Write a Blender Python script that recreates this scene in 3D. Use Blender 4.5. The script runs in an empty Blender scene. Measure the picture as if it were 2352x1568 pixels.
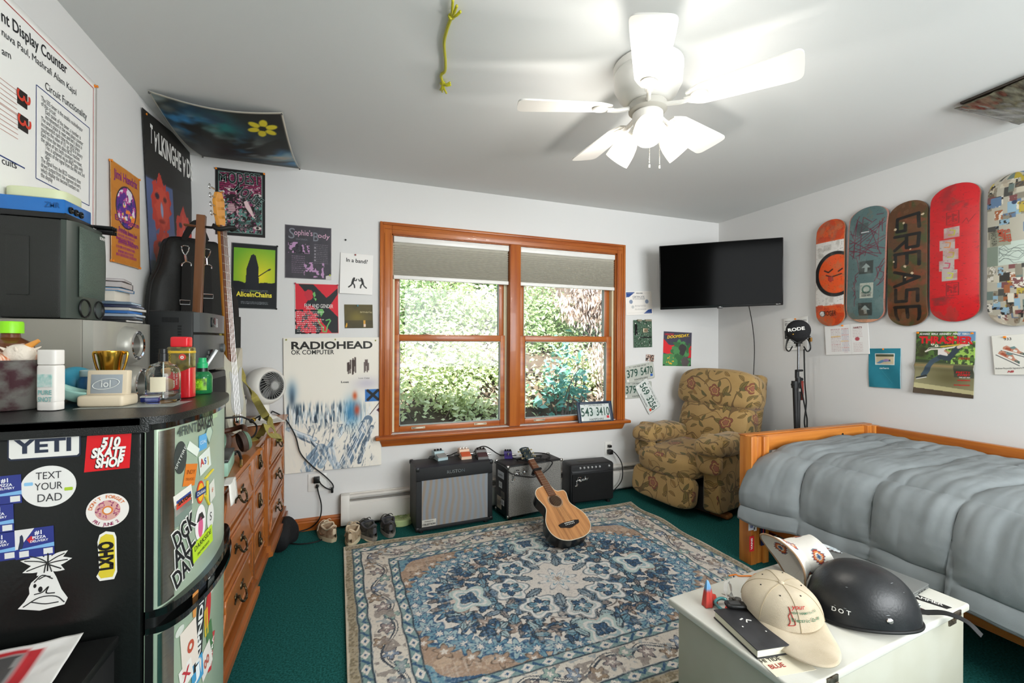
import bpy, bmesh, math, random
import numpy as np
from mathutils import Vector, Matrix, Euler
S = bpy.context.scene
COL = S.collection
PI = math.pi
# ---------------------------------------------------------------- camera, light, exposure
FPX, YAW, ROLL, PY0, CAMH = 996.8, .356, .0045, 786.0, 1.2804
XL, XR, YB, H = -.943, 3.334, 3.240, 2.44          # left wall, right wall, window wall, ceiling
YF = -1.75                                         # wall behind the camera
FAN_W = 4.2
cam = bpy.data.objects.new('camera', bpy.data.cameras.new('camera'))
COL.objects.link(cam)
cam.data.sensor_width = 36.0
cam.data.lens = 36.0*FPX/2352
cam.data.shift_y = (PY0-784)/2352
cam.data.clip_start = .02
cam.matrix_world = (Matrix.Translation((0, 0, CAMH)) @ Matrix.Rotation(-YAW, 4, 'Z')
                    @ Matrix.Rotation(PI/2, 4, 'X') @ Matrix.Rotation(ROLL, 4, 'Z'))
S.camera = cam
S.view_settings.view_transform = 'Standard'
S.view_settings.look = 'None'
S.view_settings.gamma = 1
S.view_settings.use_curve_mapping = False
S.view_settings.exposure = 0.82
W = bpy.data.worlds.new('daylight'); S.world = W; W.use_nodes = True
_n = W.node_tree.nodes; _bg = _n['Background']
_sky = _n.new('ShaderNodeTexSky'); _sky.sky_type = 'NISHITA'; _sky.sun_disc = False
_sky.sun_elevation = math.radians(50); _sky.sun_rotation = math.radians(200)
W.node_tree.links.new(_sky.outputs[0], _bg.inputs[0]); _bg.inputs[1].default_value = .30
def lamp(name, kind, loc, rot, energy, color=(1, 1, 1), **k):
    d = bpy.data.lights.new(name, kind); d.energy = energy; d.color = color
    for a, b in k.items(): setattr(d, a, b)
    o = bpy.data.objects.new(name, d); COL.objects.link(o); o.location = loc; o.rotation_euler = rot
    return o
lamp('sun', 'SUN', (0, -3, 8), (math.radians(48), 0, math.radians(-22)), 10.5, (1, .97, .92), angle=.01)
# added fill lamp just in front of the solid wall behind the camera
lamp('rear_fill_light', 'AREA', (2.1, YF+.06, 1.55), (-PI/2, 0, PI), 80, (.94, .98, 1.0), shape='RECTANGLE', size=2.3, size_y=1.5)

# ---------------------------------------------------------------- helpers
def hx(h):
    h = h.lstrip('#'); return tuple(int(h[i:i+2], 16)/255 for i in (0, 2, 4))
def lin(c):
    c = np.asarray(hx(c) if isinstance(c, str) else c, float)
    return np.where(c <= .04045, c/12.92, ((c+.055)/1.055)**2.4)
_M = {}
def mat(name, c='#808080', rough=.5, metal=0, bump=0, bs=200, c2=None, vs=8, spec=.5, coat=0, trans=0, ior=1.45, emit=0, stretch=None, alpha=1, det=3, lo=.35, hi=.65):
    """principled material; c2 = second colour mixed in by noise of scale vs (stretched along axes), bump noise of scale bs"""
    if name in _M: return _M[name]
    m = bpy.data.materials.new(name); m.use_nodes = True
    nt = m.node_tree; b = nt.nodes['Principled BSDF']; L = nt.links.new
    b.inputs['Base Color'].default_value = (*lin(c), 1)
    b.inputs['Roughness'].default_value = rough; b.inputs['Metallic'].default_value = metal
    b.inputs['Specular IOR Level'].default_value = spec; b.inputs['Coat Weight'].default_value = coat
    b.inputs['Transmission Weight'].default_value = trans; b.inputs['IOR'].default_value = ior
    if emit: b.inputs['Emission Color'].default_value = (*lin(c), 1); b.inputs['Emission Strength'].default_value = emit
    if c2 or bump:
        tc = nt.nodes.new('ShaderNodeTexCoord'); src = tc.outputs['Object']
    if c2:
        s = src
        if stretch:
            mp = nt.nodes.new('ShaderNodeMapping'); mp.inputs['Scale'].default_value = stretch; L(src, mp.inputs[0]); s = mp.outputs[0]
        nz = nt.nodes.new('ShaderNodeTexNoise'); nz.inputs['Scale'].default_value = vs; nz.inputs['Detail'].default_value = det
        L(s, nz.inputs['Vector'])
        r = nt.nodes.new('ShaderNodeValToRGB'); L(nz.outputs[0], r.inputs[0])
        r.color_ramp.elements[0].position = lo; r.color_ramp.elements[1].position = hi
        r.color_ramp.elements[0].color = (*lin(c), 1); r.color_ramp.elements[1].color = (*lin(c2), 1)
        L(r.outputs[0], b.inputs['Base Color'])
    if bump:
        n2 = nt.nodes.new('ShaderNodeTexNoise'); n2.inputs['Scale'].default_value = bs; n2.inputs['Detail'].default_value = 2
        L(src, n2.inputs['Vector'])
        bm = nt.nodes.new('ShaderNodeBump'); bm.inputs['Strength'].default_value = bump; bm.inputs['Distance'].default_value = .004
        L(n2.outputs[0], bm.inputs['Height']); L(bm.outputs[0], b.inputs['Normal'])
    _M[name] = m
    return m
def wood(name, c, c2, axis=0, vs=15, rough=.35, coat=.15):
    st = [7.0, 7.0, 7.0]; st[axis] = .55
    return mat(name, c, rough, c2=c2, vs=vs/4, stretch=st, coat=coat, det=5, lo=.3, hi=.72)
def painted_mat(name, rough=.5, coat=0, bump=0, bs=300):
    """colour comes from the printed pattern stored on the mesh"""
    if name in _M: return _M[name]
    m = mat(name, '#ffffff', rough, coat=coat, bump=bump, bs=bs)
    a = m.node_tree.nodes.new('ShaderNodeAttribute'); a.attribute_name = 'Col'
    m.node_tree.links.new(a.outputs['Color'], m.node_tree.nodes['Principled BSDF'].inputs['Base Color'])
    return m
PAPER = painted_mat('printed_paper', .55); GLOSSY = painted_mat('printed_gloss', .25, .2)

class MB:
    """collects shapes and links them as ONE mesh object"""
    def __init__(s): s.v = []; s.f = []; s.mi = []; s.cur = 0
    def add(s, vs, fs, M=None):
        o = len(s.v)
        s.v += [tuple(M @ Vector(v)) for v in vs] if M is not None else [tuple(v) for v in vs]
        s.f += [tuple(o+i for i in f) for f in fs]; s.mi += [s.cur]*len(fs)
        return s
    def bm(s, b, M=None):
        b.verts.index_update()
        s.add([v.co.copy() for v in b.verts], [[v.index for v in f.verts] for f in b.faces], M); b.free(); return s
    def box(s, c, d, b=0, R=None, seg=2):
        bm = bmesh.new(); bmesh.ops.create_cube(bm, size=1)
        for v in bm.verts: v.co = Vector((v.co.x*d[0], v.co.y*d[1], v.co.z*d[2]))
        if b: bmesh.ops.bevel(bm, geom=bm.edges[:], offset=min(b, min(d)*.49), segments=seg, affect='EDGES', profile=.5)
        M = Matrix.Translation(c)
        if R is not None: M = M @ (R if isinstance(R, Matrix) else Euler(R).to_matrix().to_4x4())
        return s.bm(bm, M)
    def b2(s, x0, x1, y0, y1, z0, z1, b=0, seg=2):
        return s.box(((x0+x1)/2, (y0+y1)/2, (z0+z1)/2), (x1-x0, y1-y0, z1-z0), b, seg=seg)
    def cyl(s, p, q, r, r2=None, n=16, cap=True):
        p, q = Vector(p), Vector(q); r2 = r if r2 is None else r2
        Q = (q-p).to_track_quat('Z', 'Y').to_matrix(); vs = []
        for k in range(n):
            a = 2*PI*k/n; d = Q @ Vector((math.cos(a), math.sin(a), 0))
            vs += [p+d*r, q+d*r2]
        fs = [(2*k, 2*((k+1) % n), 2*((k+1) % n)+1, 2*k+1) for k in range(n)]
        if cap: fs += [tuple(2*k for k in range(n))[::-1], tuple(2*k+1 for k in range(n))]
        return s.add(vs, fs)
    def lathe(s, prof, n=24, M=None):
        vs = []; m = len(prof)
        for k in range(n):
            a = 2*PI*k/n; vs += [(r*math.cos(a), r*math.sin(a), z) for r, z in prof]
        fs = [(k*m+j, ((k+1) % n)*m+j, ((k+1) % n)*m+j+1, k*m+j+1) for k in range(n) for j in range(m-1)]
        return s.add(vs, fs, M)
    def tube(s, pts, r, n=8, sm=6, closed=False):
        P = spline(pts, sm, closed) if sm else [Vector(p) for p in pts]
        m = len(P); vs = []; up = None
        for i, p in enumerate(P):
            t = (P[(i+1) % m]-P[i-1]) if closed else (P[min(i+1, m-1)]-P[max(i-1, 0)])
            if t.length < 1e-9: t = Vector((0, 0, 1))
            t.normalize()
            if up is None: up = t.orthogonal().normalized()
            up = (up-t*up.dot(t))
            if up.length < 1e-6: up = t.orthogonal()
            up.normalize(); w = t.cross(up)
            rr = r(i/(m-1)) if callable(r) else r
            vs += [p+(up*math.cos(2*PI*k/n)+w*math.sin(2*PI*k/n))*rr for k in range(n)]
        fs = [(i*n+k, i*n+(k+1) % n, ((i+1) % m)*n+(k+1) % n, ((i+1) % m)*n+k) for i in range(m if closed else m-1) for k in range(n)]
        if not closed: fs += [tuple(range(n))[::-1], tuple((m-1)*n+k for k in range(n))]
        return s.add(vs, fs)
    def ribbon(s, pts, w, th, nrm, sm=6):
        """flat strap: width w across nrm x tangent, thickness th along nrm"""
        P = spline(pts, sm); m = len(P); vs = []
        for i, p in enumerate(P):
            t = (P[min(i+1, m-1)]-P[max(i-1, 0)]).normalized(); nn = nrm(i/(m-1)) if callable(nrm) else nrm
            N = Vector(nn); N = (N-t*N.dot(t)).normalized(); B = t.cross(N)
            vs += [p+B*w/2+N*th/2, p-B*w/2+N*th/2, p-B*w/2-N*th/2, p+B*w/2-N*th/2]
        fs = [(i*4+k, i*4+(k+1) % 4, (i+1)*4+(k+1) % 4, (i+1)*4+k) for i in range(m-1) for k in range(4)]
        fs += [(0, 1, 2, 3), tuple((m-1)*4+k for k in (3, 2, 1, 0))]
        return s.add(vs, fs)
    def prism(s, poly, h, M=None):
        n = len(poly); vs = [(x, y, 0) for x, y in poly]+[(x, y, h) for x, y in poly]
        fs = [tuple(range(n))[::-1], tuple(range(n, 2*n))]+[(k, (k+1) % n, (k+1) % n+n, k+n) for k in range(n)]
        return s.add(vs, fs, M)
    def pillow(s, c, d, p=.5, q=.6, n=28, R=None, fn=None):
        """superellipsoid cushion of full size d; small p, q = boxier"""
        vs = []; fs = []
        sg = lambda t, e: math.copysign(abs(t)**e, t)
        for i in range(n+1):
            ph = -PI/2+PI*i/n
            for k in range(2*n):
                th = 2*PI*k/(2*n)
                v = Vector((sg(math.cos(ph), q)*sg(math.cos(th), p)*d[0]/2, sg(math.cos(ph), q)*sg(math.sin(th), p)*d[1]/2, sg(math.sin(ph), q)*d[2]/2))
                if fn: v = Vector(fn(v))
                vs.append(v)
        m = 2*n
        fs = [(i*m+k, i*m+(k+1) % m, (i+1)*m+(k+1) % m, (i+1)*m+k) for i in range(n) for k in range(m)]
        M = Matrix.Translation(c)
        if R is not None: M = M @ (R if isinstance(R, Matrix) else Euler(R).to_matrix().to_4x4())
        return s.add(vs, fs, M)
    def ball(s, c, r, n=12): return s.pillow(c, (2*r, 2*r, 2*r) if not hasattr(r, '__len__') else (2*r[0], 2*r[1], 2*r[2]), 1, 1, n)
    def grid(s, fn, nu, nv, M=None):
        vs = [fn(i/nu, j/nv) for j in range(nv+1) for i in range(nu+1)]
        fs = [(j*(nu+1)+i, j*(nu+1)+i+1, (j+1)*(nu+1)+i+1, (j+1)*(nu+1)+i) for j in range(nv) for i in range(nu)]
        return s.add(vs, fs, M)
    def build(s, name, m, parent=None, smooth=40, solid=0, sub=0, kind=None, merge=0):
        me = bpy.data.meshes.new(name); me.from_pydata(s.v, [], s.f)
        ms = m if isinstance(m, (list, tuple)) else [m]
        for x in ms: me.materials.append(x)
        if len(ms) > 1: me.polygons.foreach_set('material_index', s.mi)
        if merge:
            b = bmesh.new(); b.from_mesh(me); bmesh.ops.remove_doubles(b, verts=b.verts[:], dist=merge); b.to_mesh(me); b.free()
        me.update()
        if smooth:
            me.polygons.foreach_set('use_smooth', [True]*len(me.polygons)); me.set_sharp_from_angle(angle=math.radians(smooth))
        o = bpy.data.objects.new(name, me); COL.objects.link(o)
        if parent: o.parent = parent
        if solid:
            md = o.modifiers.new('thickness', 'SOLIDIFY'); md.thickness = solid; md.offset = -1
        if sub:
            md = o.modifiers.new('smooth', 'SUBSURF'); md.levels = md.render_levels = sub
        if kind: o['kind'] = kind
        return o
def spline(pts, sm=6, closed=False):
    P = [Vector(p) for p in pts]; n = len(P); out = []
    if n < 3 or not sm: return P
    for i in range(n if closed else n-1):
        a = P[i-1] if (closed or i) else P[0]*2-P[1]; b = P[i]; c = P[(i+1) % n]
        d = P[(i+2) % n] if (closed or i+2 < n) else P[-1]*2-P[-2]
        for k in range(sm):
            t = k/sm; out.append(.5*((2*b)+(c-a)*t+(2*a-5*b+4*c-d)*t*t+(3*b-a-3*c+d)*t**3))
    if not closed: out.append(P[-1])
    return out
def tag(o, label, cat, group=None):
    o['label'] = label; o['category'] = cat
    if group: o['group'] = group
    return o
def thing(name, label, cat, loc=(0, 0, 0), rz=0, group=None, M=None):
    o = bpy.data.objects.new(name, None); COL.objects.link(o); o.empty_display_size = .05
    if M is not None: o.matrix_world = M
    else: o.location = loc; o.rotation_euler = (0, 0, rz)
    return tag(o, label, cat, group)
def copy_tree(o, parent=None):
    c = o.copy(); COL.objects.link(c)
    if parent: c.parent = parent
    for ch in list(o.children): copy_tree(ch, c)
    return c
def struct(o): o['kind'] = 'structure'; return o
def T(x, y, z): return Matrix.Translation((x, y, z))
def RX(a): return Matrix.Rotation(a, 4, 'X')
def RY(a): return Matrix.Rotation(a, 4, 'Y')
def RZ(a): return Matrix.Rotation(a, 4, 'Z')
def frame(o, u, v, n): # matrix with the given origin and axes
    return Matrix(((u[0], v[0], n[0], o[0]), (u[1], v[1], n[1], o[1]), (u[2], v[2], n[2], o[2]), (0, 0, 0, 1)))

# survey of the room: the point of a wall, the floor or any level plane seen along a photographed direction
def on(px, py, ax, val):
    du, dv = px-1176, py-PY0; c, s = math.cos(ROLL), math.sin(ROLL)
    xc, dn = (du*c+dv*s)/FPX, -(-du*s+dv*c)/FPX
    d = Vector((xc*math.cos(YAW)+math.sin(YAW), -xc*math.sin(YAW)+math.cos(YAW), dn)); i = 'xyz'.index(ax)
    o = Vector((0, 0, CAMH)); return o+d*((val-o[i])/d[i])

# ---------------------------------------------------------------- printed patterns
def noise2(X, Y, sc, seed=0, octv=3):
    r = np.random.RandomState(seed); out = 0; amp = 1; tot = 0
    for o in range(octv):
        g = r.rand(64, 64); x = X*sc*2**o; y = Y*sc*2**o
        xi = np.floor(x).astype(int); yi = np.floor(y).astype(int); fx = x-xi; fy = y-yi
        fx = fx*fx*(3-2*fx); fy = fy*fy*(3-2*fy)
        q = lambda a, b: g[np.mod(b, 64), np.mod(a, 64)]
        out = out+amp*((q(xi, yi)*(1-fx)+q(xi+1, yi)*fx)*(1-fy)+(q(xi, yi+1)*(1-fx)+q(xi+1, yi+1)*fx)*fy)
        tot += amp; amp *= .5
    return out/tot
class Cv:
    """a printed sheet w x h (any unit), y up, painted with plain colour shapes"""
    def __init__(s, w, h, nx, base='#ffffff'):
        s.w, s.h = w, h; s.nx = nx; s.ny = max(2, int(round(nx*h/w)))
        s.X, s.Y = np.meshgrid(np.linspace(0, w, s.nx+1), np.linspace(0, h, s.ny+1)); s.e = w/nx
        s.c = np.ones(s.X.shape+(3,))*np.array(hx(base))
    def put(s, m, c, a=1):
        m = (np.clip(m, 0, 1)*a)[..., None]; c = np.array(hx(c)) if isinstance(c, str) else np.asarray(c)
        s.c = s.c*(1-m)+c*m; return s
    def sd(s, d): return np.clip(.5-d/s.e, 0, 1)
    def rect(s, x0, y0, x1, y1, c, a=1):
        return s.put(s.sd(np.maximum(np.abs(s.X-(x0+x1)/2)-abs(x1-x0)/2, np.abs(s.Y-(y0+y1)/2)-abs(y1-y0)/2)), c, a)
    def ell(s, x, y, rx, ry, c, rot=0, a=1, ring=0):
        ca, sa = math.cos(rot), math.sin(rot); dx, dy = s.X-x, s.Y-y
        u, v = (dx*ca+dy*sa)/rx, (-dx*sa+dy*ca)/ry; d = (np.hypot(u, v)-1)*min(rx, ry)
        if ring: d = np.abs(d)-ring/2
        return s.put(s.sd(d), c, a)
    def poly(s, pts, c, a=1):
        n = len(pts); ins = np.zeros(s.X.shape, bool)
        for i in range(n):
            (x0, y0), (x1, y1) = pts[i], pts[(i+1) % n]
            if y0 == y1: continue
            k = (s.Y >= min(y0, y1)) & (s.Y < max(y0, y1)); xx = x0+(s.Y-y0)*(x1-x0)/(y1-y0)
            ins ^= k & (s.X < xx)
        return s.put(ins.astype(float), c, a)
    def line(s, pts, w, c, a=1, closed=False):
        P = list(pts)+([pts[0]] if closed else []); D = np.full(s.X.shape, 1e9)
        for (x0, y0), (x1, y1) in zip(P, P[1:]):
            dx, dy = x1-x0, y1-y0; t = np.clip(((s.X-x0)*dx+(s.Y-y0)*dy)/max(dx*dx+dy*dy, 1e-12), 0, 1)
            D = np.minimum(D, np.hypot(s.X-x0-t*dx, s.Y-y0-t*dy))
        return s.put(s.sd(D-w/2), c, a)
    def nz(s, sc, seed=0, octv=3): return noise2(s.X, s.Y, sc, seed, octv)
    def scrawl(s, x0, x1, y, c, w, seed=0, a=1):
        """a line of print too small to read"""
        r = random.Random(seed); x = x0
        while x < x1:
            l = r.uniform(.02, .06)*abs(s.w); s.rect(x, y-w/2, min(x+l, x1), y+w/2, c, a*r.uniform(.6, 1)); x += l+.012*s.w
        return s
    def mesh(s, name, pos, m, parent=None, solid=0, smooth=True):
        nx, ny = s.nx+1, s.ny+1
        if pos is None: co = np.stack([s.X, s.Y, np.zeros_like(s.X)], -1)
        else: co = np.stack(np.broadcast_arrays(*pos(s.X, s.Y)), -1)
        me = bpy.data.meshes.new(name); i = np.arange(nx*ny).reshape(ny, nx)
        q = np.stack([i[:-1, :-1], i[:-1, 1:], i[1:, 1:], i[1:, :-1]], -1).reshape(-1, 4)
        me.vertices.add(nx*ny); me.loops.add(q.size); me.polygons.add(len(q))
        me.vertices.foreach_set('co', co.astype(np.float32).ravel()); me.loops.foreach_set('vertex_index', q.astype(np.int32).ravel())
        me.polygons.foreach_set('loop_start', np.arange(0, q.size, 4, dtype=np.int32))
        me.polygons.foreach_set('use_smooth', np.full(len(q), smooth)); me.update(calc_edges=True)
        at = me.color_attributes.new('Col', 'FLOAT_COLOR', 'POINT')
        at.data.foreach_set('color', np.concatenate([lin(np.clip(s.c, 0, 1)), np.ones(s.X.shape+(1,))], -1).astype(np.float32).ravel())
        me.materials.append(m); o = bpy.data.objects.new(name, me); COL.objects.link(o)
        if parent: o.parent = parent
        if solid:
            md = o.modifiers.new('thickness', 'SOLIDIFY'); md.thickness = solid; md.offset = -1
        return o
WARP = {}
def text(parent, m, items, name='lettering', dz=.0012, M=None):
    """lettering: items = (string, x, y, size, options); one mesh per colour"""
    mb = MB()
    for it in items:
        st, x, y, sz = it[:4]; k = it[4] if len(it) > 4 else {}
        cu = bpy.data.curves.new('t', 'FONT'); cu.body = st; cu.size = 1; cu.align_x = k.get('al', 'CENTER'); cu.align_y = 'CENTER'
        cu.offset = k.get('b', 0); cu.shear = k.get('sh', 0); cu.resolution_u = 3; cu.space_character = k.get('sp', 1)
        ob = bpy.data.objects.new('t', cu); me = bpy.data.meshes.new_from_object(ob)
        X = T(x, y, dz+k.get('dz', 0)) @ RZ(k.get('r', 0)) @ Matrix.Diagonal((sz*k.get('sx', 1), sz, 1, 1))
        if 'w' in k and len(me.vertices):
            xs = [v.co.x for v in me.vertices]; f = k['w']/((max(xs)-min(xs))*sz)
            X = T(x, y, dz+k.get('dz', 0)) @ RZ(k.get('r', 0)) @ Matrix.Diagonal((sz*f, sz, 1, 1))
        if M is not None: X = M @ X
        mb.add([v.co.copy() for v in me.vertices], [tuple(p.vertices) for p in me.polygons], X)
        bpy.data.objects.remove(ob); bpy.data.curves.remove(cu); bpy.data.meshes.remove(me)
    if parent is not None and parent.name in WARP:
        f, w, h = WARP[parent.name]; mb.v = [(x, y, z+float(f(x/w, y/h))) for x, y, z in mb.v]
    return mb.build(name, m, parent, smooth=0)
INK = {}
def ink(c, rough=.5):
    return mat('ink_'+c.strip('#'), c, rough)
PLANES = {'b': ('y', YB, (1, 0, 0), (0, 0, 1), (0, -1, 0)), 'l': ('x', XL, (0, 1, 0), (0, 0, 1), (1, 0, 0)),
          'r': ('x', XR, (0, -1, 0), (0, 0, 1), (-1, 0, 0)), 'c': ('z', H, (1, 0, 0), (0, -1, 0), (0, 0, -1))}
def wallrect(wall, c4):
    """true rectangle on a wall from its corners TL, TR, BR, BL: matrix at its lower left corner, width, height"""
    ax, val, u, v, n = PLANES[wall]; u, v, n = Vector(u), Vector(v), Vector(n)
    p = [on(*q, ax, val) if len(q) == 2 else Vector(q) for q in c4]; p = [Vector((q.dot(u), q.dot(v))) for q in p]
    e = ((p[1]-p[0])+(p[2]-p[3]))/2; f = ((p[0]-p[3])+(p[1]-p[2]))/2; cen = sum(p, Vector((0, 0)))/4
    a = math.atan2(e.y, e.x); w, h = e.length, f.length
    U = u*math.cos(a)+v*math.sin(a); Vv = -u*math.sin(a)+v*math.cos(a)
    o = u*cen.x+v*cen.y-U*w/2-Vv*h/2; o[{'x': 0, 'y': 1, 'z': 2}[ax]] = val
    return o, U, Vv, n, w, h
def wallpart(wall, px, py, off=0):
    ax, val, u, v, n = PLANES[wall]; return on(px, py, ax, val)+Vector(n)*off
PIN = {}
def pins(parent, spots, c='#f08a1c', name='pushpin'):
    for x, y in spots:
        MB().lathe([(0, .011), (.005, .011), (.0055, .009), (.003, .007), (.003, .004), (.006, .003), (.006, .001)], 10, T(x, y, 0)).build(name, mat('pin_'+c.strip('#'), c, .3), parent)
def poster(name, label, cat, wall, c4, paint, nx=90, off=.003, m=PAPER, texts=(), pin=(), pinc='#f08a1c', warp=None, base='#ffffff', group=None):
    o, U, Vv, n, w, h = wallrect(wall, c4)
    e = thing(name, label, cat, M=frame(o+n*off, U, Vv, n), group=group)
    cv = Cv(100, 100*h/w, nx, base)
    if paint: paint(cv, 100, 100*h/w)
    k = w/100
    if warp: WARP[e.name] = (warp, w, h)
    f = (lambda X, Y: (X*k, Y*k, warp(X/100, Y/cv.h))) if warp else (lambda X, Y: (X*k, Y*k, X*0))
    cv.mesh('sheet', f, m, e, solid=.0008)
    K = Matrix.Diagonal((k, k, 1, 1))
    for c, items in texts: text(e, ink(c), items, M=K)
    pins(e, [(x*w, y*h) for x, y in pin], pinc)
    e['w'] = w; e['h'] = h
    return e
# ================================================================ room shell
WHITE = mat('white_plastic', '#e8e6e1', .35)
PAINT = mat('wall_paint', '#dcdbd9', .75, bump=.04, bs=350)
CEILP = mat('ceiling_paint', '#dbdcda', .85, bump=.05, bs=250)
OAK = wood('window_oak', '#96481a', '#b86826', 0)
OAKZ = wood('window_oak_upright', '#96481a', '#b86826', 2)
BLACK = mat('black_plastic', '#131313', .35)
SATIN = mat('black_satin', '#1b1b1c', .5)
STEEL = mat('brushed_steel', '#b9b8b4', .28, 1)
CHROME = mat('chrome', '#d9d9d9', .08, 1)
RUBBER = mat('black_rubber', '#0e0e0e', .6)
GLASS = mat('clear_glass', '#ffffff', .0, trans=1, ior=1.45)
def pane_glass():
    m = bpy.data.materials.new('window_glass'); m.use_nodes = True; nt = m.node_tree; nt.nodes.clear()
    o = nt.nodes.new('ShaderNodeOutputMaterial'); mx = nt.nodes.new('ShaderNodeMixShader'); fr = nt.nodes.new('ShaderNodeFresnel')
    t = nt.nodes.new('ShaderNodeBsdfTransparent'); g = nt.nodes.new('ShaderNodeBsdfGlossy'); g.inputs['Roughness'].default_value = .02
    fr.inputs[0].default_value = 1.3; L = nt.links.new
    L(fr.outputs[0], mx.inputs[0]); L(t.outputs[0], mx.inputs[1]); L(g.outputs[0], mx.inputs[2]); L(mx.outputs[0], o.inputs[0]); return m
PANE = pane_glass()
carpet = mat('green_carpet', '#164841', .95, bump=.5, bs=900, c2='#286a67', vs=140, spec=.1)
struct(MB().b2(XL-.15, XR+.15, YF-.15, YB+.15, -.1, 0).build('floor', carpet, smooth=0))
struct(MB().b2(XL-.15, XR+.15, YF-.15, YB+.15, H, H+.1).build('ceiling', CEILP, smooth=0))
struct(MB().b2(XL-.15, XL, YF-.15, YB+.15, 0, H).build('wall_left', PAINT, smooth=0))
struct(MB().b2(XR, XR+.15, YF-.15, YB+.15, 0, H).build('wall_right', PAINT, smooth=0))
struct(MB().b2(XL, XR, YF-.15, YF, 0, H).build('wall_front', PAINT, smooth=0))
w = MB(); [w.b2(a, b, YF, YF+.02, c, d, .004) for a, b, c, d in ((.86, .95, .65, 2.35), (3.25, XR-.002, .65, 2.35), (.95, 3.25, 2.26, 2.35), (.95, 3.25, .65, .74))]; struct(w.build('added_rear_frame', WHITE))  # added, unseen window frame around the rear fill lamp; the wall has no opening
WX0, WX1, WZ0, WZ1 = .272, 2.178, .615, 2.062          # rough opening of the window
w = MB(); y0, y1 = YB, YB+.15
w.b2(XL, WX0, y0, y1, 0, H).b2(WX1, XR, y0, y1, 0, H).b2(WX0, WX1, y0, y1, 0, WZ0).b2(WX0, WX1, y0, y1, WZ1, H)
struct(w.build('wall_back', PAINT, smooth=0))
def board(x0, x1): # moulded oak baseboard against the window wall
    prof = [(0, 0), (-.012, 0), (-.012, .055), (-.009, .064), (-.011, .07), (-.006, .083), (0, .085)]
    b = MB(); n = len(prof)
    b.add([(x0, YB+p, z) for p, z in prof]+[(x1, YB+p, z) for p, z in prof], [(k, (k+1) % n, (k+1) % n+n, k+n) for k in range(n)]+[tuple(range(n)), tuple(range(2*n-1, n-1, -1))])
    return b
struct(board(XL, -.06).build('baseboard_back', OAK, smooth=0))
struct(MB().b2(XR-.012, XR, YF, YB-.012, 0, .085, .004).build('baseboard_right', OAK, smooth=0))
struct(MB().b2(XL, XL+.012, YF, YB-.012, 0, .085, .004).build('baseboard_left', OAK, smooth=0))

# ---- the double oak window
win = bpy.data.objects.new('window_1', None); COL.objects.link(win); struct(win)
def casing(name, pts, m):
    """moulded casing bar: box of given bounds with a raised outer bead and stepped inner edge"""
    return struct(pts.build(name, m, win))
c = MB()
c.b2(.192, .276, YB-.018, YB, .60, 2.137, .004).b2(.192, .212, YB-.026, YB-.016, .60, 2.137, .004).b2(.225, .232, YB-.023, YB-.017, .60, 2.06, .003).b2(.262, .276, YB-.02, YB-.01, .6, 2.06, .003)
c.b2(2.174, 2.254, YB-.018, YB, .60, 2.137, .004).b2(2.234, 2.254, YB-.026, YB-.016, .60, 2.137, .004).b2(2.214, 2.221, YB-.023, YB-.017, .60, 2.06, .003).b2(2.174, 2.188, YB-.02, YB-.01, .6, 2.06, .003)
casing('casing_upright', c, OAKZ)
c = MB().b2(.276, 2.174, YB-.018, YB, 2.056, 2.137, .004).b2(.212, 2.234, YB-.026, YB-.016, 2.117, 2.137, .004).b2(.225, 2.221, YB-.023, YB-.017, 2.088, 2.095, .003)
casing('casing_head', c, OAK)
casing('mullion', MB().b2(1.182, 1.272, YB-.016, YB+.11, WZ0, 2.056, .003), OAKZ)
casing('stool', MB().b2(.165, 2.285, YB-.075, YB+.06, .585, .612, .009, seg=3), OAK)
p = MB(); prof = [(0, .53), (-.012, .53), (-.02, .54), (-.03, .575), (-.045, .585), (0, .585)]; n = len(prof)
p.add([(x+(0 if a else 0)+s*(z-.53)*.35, YB+a, z) for x, s in ((.215, -1), (2.232, 1)) for a, z in prof], [(k, (k+1) % n, (k+1) % n+n, k+n) for k in range(n)]+[tuple(range(n)), tuple(range(2*n-1, n-1, -1))])
casing('apron', p, OAK)
casing('jamb', MB().b2(.272, .284, YB, YB+.13, WZ0, WZ1).b2(2.166, 2.178, YB, YB+.13, WZ0, WZ1).b2(.272, 2.178, YB, YB+.13, 2.05, 2.062).b2(.272, 2.178, YB+.05, YB+.15, .6, .622), OAKZ)
casing('jamb_liner', MB().b2(.284, .30, YB+.028, YB+.1, .622, 2.05).b2(1.156, 1.182, YB+.062, YB+.1, .622, 2.05).b2(2.15, 2.166, YB+.028, YB+.1, .622, 2.05).b2(1.272, 1.288, YB+.062, YB+.1, .622, 2.05), mat('cream_vinyl', '#d8cfae', .5))
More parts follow.
